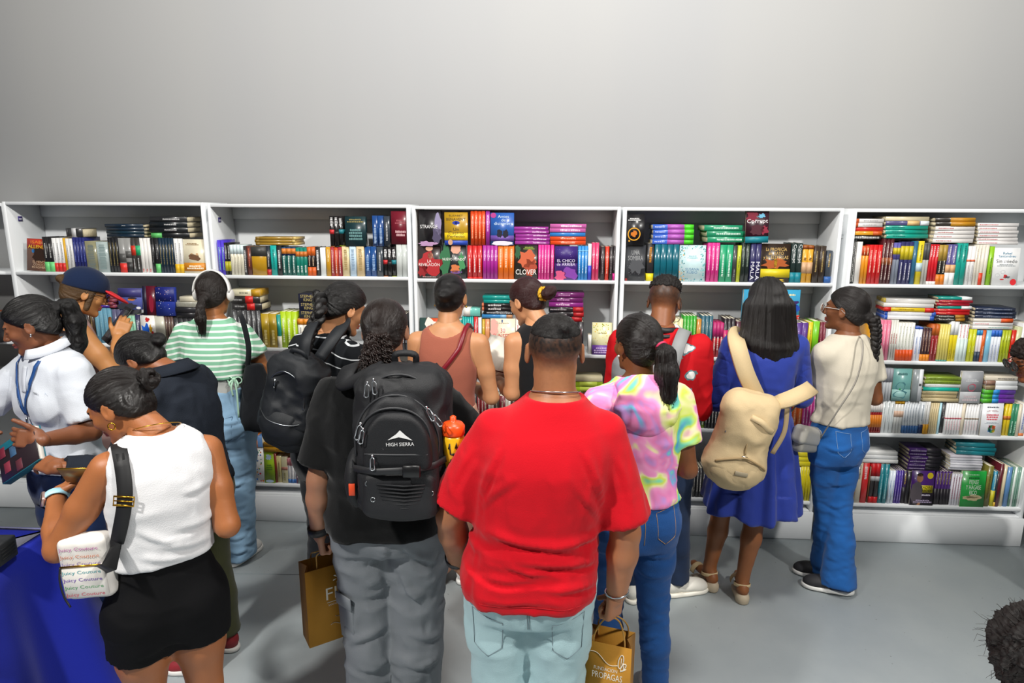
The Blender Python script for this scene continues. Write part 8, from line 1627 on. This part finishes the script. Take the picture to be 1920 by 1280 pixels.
A += nrm(B.mean(0))*.004; B /= np.linalg.norm(B, axis=1, keepdims=True); t0 = A[0].copy()
P = np.vstack([[t0+np.array([.0, .13, -.01]), t0+np.array([0, .08, .035]), t0+np.array([0, .03, .032])], A, [p.px(205, 1062, -2.32), Rk @ np.array([.052, -.03, .0])+bc]]); Nn = np.vstack([[[0, .8, .5], [0, .2, 1], [0, -.3, 1]], B, [[-.3, -1, 0], [-.3, -1, 0]]])
part(sb, 'strap', MB().band(P, Nn, .042, .004), mat('#111113', .6)); m_ = len(A)//2; ctr = A[m_]+B[m_]*.006; T_ = nrm(A[m_+1]-A[m_-1]); S_ = np.cross(T_, B[m_])
part(sb, 'buckle', MB().tube([ctr+S_*x+T_*z for x, z in ((-.027, -.013), (.027, -.013), (.027, .013), (-.027, .013))], .003, 6, closed=True).tube([ctr-S_*.027, ctr+S_*.027], .002, 5), MGOLD)
# ---- open book between the two readers
oc = W(948, 668, -.50); e = link('open_book', None, loc=tuple(oc), rot=(.75, .1, -.45), label=uniq('open book with blank white pages between terracotta and black tops'), cat='book')
for sx in (-1, 1):
    V = []; n_ = 9
    for j, t in enumerate(np.linspace(0, 1, n_)):
        z = .018*math.sin(t*2.2)*(1-t*.35)+.012*t
        for y in (-.10, .10): V += [(sx*t*.135, y, z+.006), (sx*t*.135, y, .004+.012*t)]
    F = []
    for j in range(n_-1):
        a0, b0 = 4*j, 4*j+4; F += [(a0, b0, b0+2, a0+2), (a0+1, a0+3, b0+3, b0+1), (a0, a0+1, b0+1, b0), (a0+2, b0+2, b0+3, a0+3)]
    F.append((4*(n_-1), 4*(n_-1)+1, 4*(n_-1)+3, 4*(n_-1)+2)); link('page_block', MB().add(V, F).data('page_block', mat('#e8e3d6', .85), True), e)
link('cover', MB().box((-.14, -.103, -.001), (.14, .103, .002)).data('cover', mat('#6a1a24', .5)), e)
# ---- table with blue cloth
tx0, tx1, ty0, ty1, tz_ = -3.3, -2.03, -2.75, -1.575, .755
e = link('table', None, loc=(tx1-.3, (ty0+ty1)/2, 0), label=uniq('folding table hidden under the blue cloth at left'), cat='table'); ox, oy = tx1-.3, (ty0+ty1)/2
link('table_top', MB().bevbox((tx0-ox, ty0-oy, tz_-.03), (tx1-ox-.006, ty1-oy-.006, tz_-.002), .004).data('table_top', mat('#c8c8c4', .5)), e)
for x in (tx0+.1, tx1-.1):
    for y in (ty0+.1, ty1-.1): link('leg', MB().tube([(x-ox, y-oy, 0), (x-ox, y-oy, tz_-.03)], .016, 10).data('leg', mat('#5a5c60', .4, metal=.8), True), e)
def clothf():
    N_ = 260; per = []
    cs = [(tx0, ty0), (tx1, ty0), (tx1, ty1), (tx0, ty1)]; V = []; rad = .03
    path = []
    for i in range(4):
        (x0, y0), (x1, y1) = cs[i], cs[(i+1) % 4]
        for t in np.linspace(0, 1, N_//4, endpoint=False): path.append((x0+(x1-x0)*t, y0+(y1-y0)*t, i, t))
    path = np.array([(q[0], q[1]) for q in path]); L = len(path); cx_, cy_ = (tx0+tx1)/2, (ty0+ty1)/2
    T = np.roll(path, -1, 0)-np.roll(path, 1, 0); T /= np.linalg.norm(T, axis=1, keepdims=True); Nn = np.stack([T[:, 1], -T[:, 0]], 1)
    s_ = np.cumsum(np.linalg.norm(np.roll(path, -1, 0)-path, axis=1)); cor = np.min([np.linalg.norm(path-np.array(c), axis=1) for c in cs], 0)
    rows = [(0.0, tz_+.003, -.02), (.0, tz_+.002, .0)]; G_ = []
    for z, k_ in ((tz_+.003, -.03), (tz_+.002, -.004), (tz_-.008, .006), (.66, .02), (.56, .035), (.45, .05), (.33, .065), (.2, .078), (.1, .088), (.012, .098)):
        w_ = max(0, (tz_-z)/tz_); fold = w_**.8*(.030*np.sin(s_*13+1.2*np.sin(s_*3))+.016*np.sin(s_*29+2)); flare = k_+fold+w_*.10*np.exp(-(cor/.16)**2)
        Q_ = path+Nn*flare[:, None]; V += [(a_, b_, z) for a_, b_ in Q_]
    n_r = len(V)//L; F = []
    for r in range(n_r-1):
        for j in range(L): F.append((r*L+j, r*L+(j+1) % L, (r+1)*L+(j+1) % L, (r+1)*L+j))
    V.append((cx_, cy_, tz_+.003)); F2 = [((j+1) % L, j, n_r*L) for j in range(L)]
    b = MB(); b.add(V, [f[::-1] for f in F]+F2); return b
e = link('tablecloth', clothf().data('tablecloth', mat('#0d22a8', .6, bump=.1, bscale=200, spec=.3, sheen=.2), True, off=(ox, oy, 0)), loc=(ox, oy, 0), label=uniq('deep blue cloth draped to the floor over table at left'), cat='tablecloth')
bx = W(2, 1052, -1.86); bx[2] = tz_+.004; e = link('speaker_box', None, loc=(bx[0]-.05, bx[1]+.02, bx[2]), label=uniq('small charcoal box with vents on the blue tablecloth'), cat='box', rot=(0, 0, .1))
link('casing', MB().bevbox((-.07, -.05, 0), (.06, .05, .085), .006).data('casing', mat('#26282b', .5)), e)
for i in range(4): link('vent', MB().box((.0602, -.035, .02+.013*i), (.0612, .035, .026+.013*i)).data('vent', mat('#0e0f10', .6)), e)

# ------------------------------------------------------------------ books: the 300 that show largest stay single, the rest become one stuff object
KEEP = set(int(v, 36) for v in '''0 d e i j k l o q w x y 14 15 16 17 19 1l 1m 1z 20 21 22 23 26 28 2a 2b 2c 2d 2e 2f 2g 2h 2i 2j 2k 2l 2m 2n 2o 2p 2q 2r 2s 2t 2u 2v 2w 2x 2y 2z 30 31 32 33 34 35 36 37 38 3c 3d 3e 3f 3g 3h 3i 3j 3n 3o 3p 3q 3r 3s 3t 3u 3v 3w 49 4a 4b 4c 4d 4e 4f 4n 4o 4q 4r 4s 50 53 54 55 56 57 58 59 5a 5b 5c 5d 5e 5f 5k 5l 5o 5p 5q 5r 5s 5t 5u 5v 5w 5x 5y 5z 60 61 62 63 64 65 66 67 68 69 6a 6b 6c 6d 6e 6o 6p 6r 6s 73 75 76 77 78 79 7a 7b 7c 7e 7f 7g 7h 7i 7w 7x 7y 7z 80 81 82 83 84 85 86 87 88 89 8a 8b 8c 8d 8e 8f 8g 8h 8i 8j 8k 8l 8m 8n 8o 8p 8q 8r 8s 8t 8u 8v 8w 8x 94 95 97 98 99 9a 9r 9s 9t a6 a7 a8 a9 aa am au av ax ay az b2 b3 b5 b6 b7 b8 b9 bf bh bi bj bk bl br bs c1 c2 cf co ct d9 de dl dm do dp dq dr ds dt du dw dx e1 e2 e3 e4 e5 e6 e7 ee ef eg eq ey fc fi fm fn fo fp fq fr fs ft fu fv fw fx fy fz g0 g1 g3 g4 g6 g7 g8 g9 ga gf gg gh gi gr gs gx h3 h4 h5 h6 h7 h8 h9 ha hb hh hi hj hk'''.split())
def tidy_books():
    bpy.context.view_layer.update()
    books = [o for o in bpy.data.objects if o.name.split('.')[0] == 'book' and o.parent is None]
    rest = [o for o in books if (int(o.name.split('.')[1]) if '.' in o.name else 0) not in KEEP]; V = []; L = []; S = []; Tt = []; MI = []; mats = []; midx = {}; nv = 0; nl = 0; cache = {}
    kids = {}
    for c in bpy.data.objects:
        if c.parent: kids.setdefault(c.parent.name, []).append(c)
    dead = []
    for o in rest:
        for q in [o]+kids.get(o.name, []):
            me = q.data
            if me.name not in cache:
                v = np.zeros(len(me.vertices)*3, np.float32); me.vertices.foreach_get('co', v); l = np.zeros(len(me.loops), np.int32); me.loops.foreach_get('vertex_index', l); s = np.zeros(len(me.polygons), np.int32); me.polygons.foreach_get('loop_start', s); cache[me.name] = (v.reshape(-1, 3), l, s)
            v, l, s = cache[me.name]; mw = np.array(q.matrix_world); V.append(v @ mw[:3, :3].T+mw[:3, 3]); L.append(l+nv); S.append(s+nl); nv += len(v); nl += len(l); m = me.materials[0]
            if m.name not in midx: midx[m.name] = len(mats); mats.append(m)
            MI.append(np.full(len(s), midx[m.name], np.int32)); dead.append(q)
    bpy.data.batch_remove(dead)
    me = bpy.data.meshes.new('books'); V = np.concatenate(V); me.vertices.add(len(V)); me.vertices.foreach_set('co', V.ravel().astype(np.float32)); L = np.concatenate(L); me.loops.add(len(L)); me.loops.foreach_set('vertex_index', L)
    S = np.concatenate(S); me.polygons.add(len(S)); me.polygons.foreach_set('loop_start', S)
    for m in mats: me.materials.append(m)
    me.polygons.foreach_set('material_index', np.concatenate(MI)); me.update(calc_edges=True)
    link('books', me, label='smaller and half-hidden books filling the remaining places on the bookcase shelves', cat='book', kind='stuff')
tidy_books()
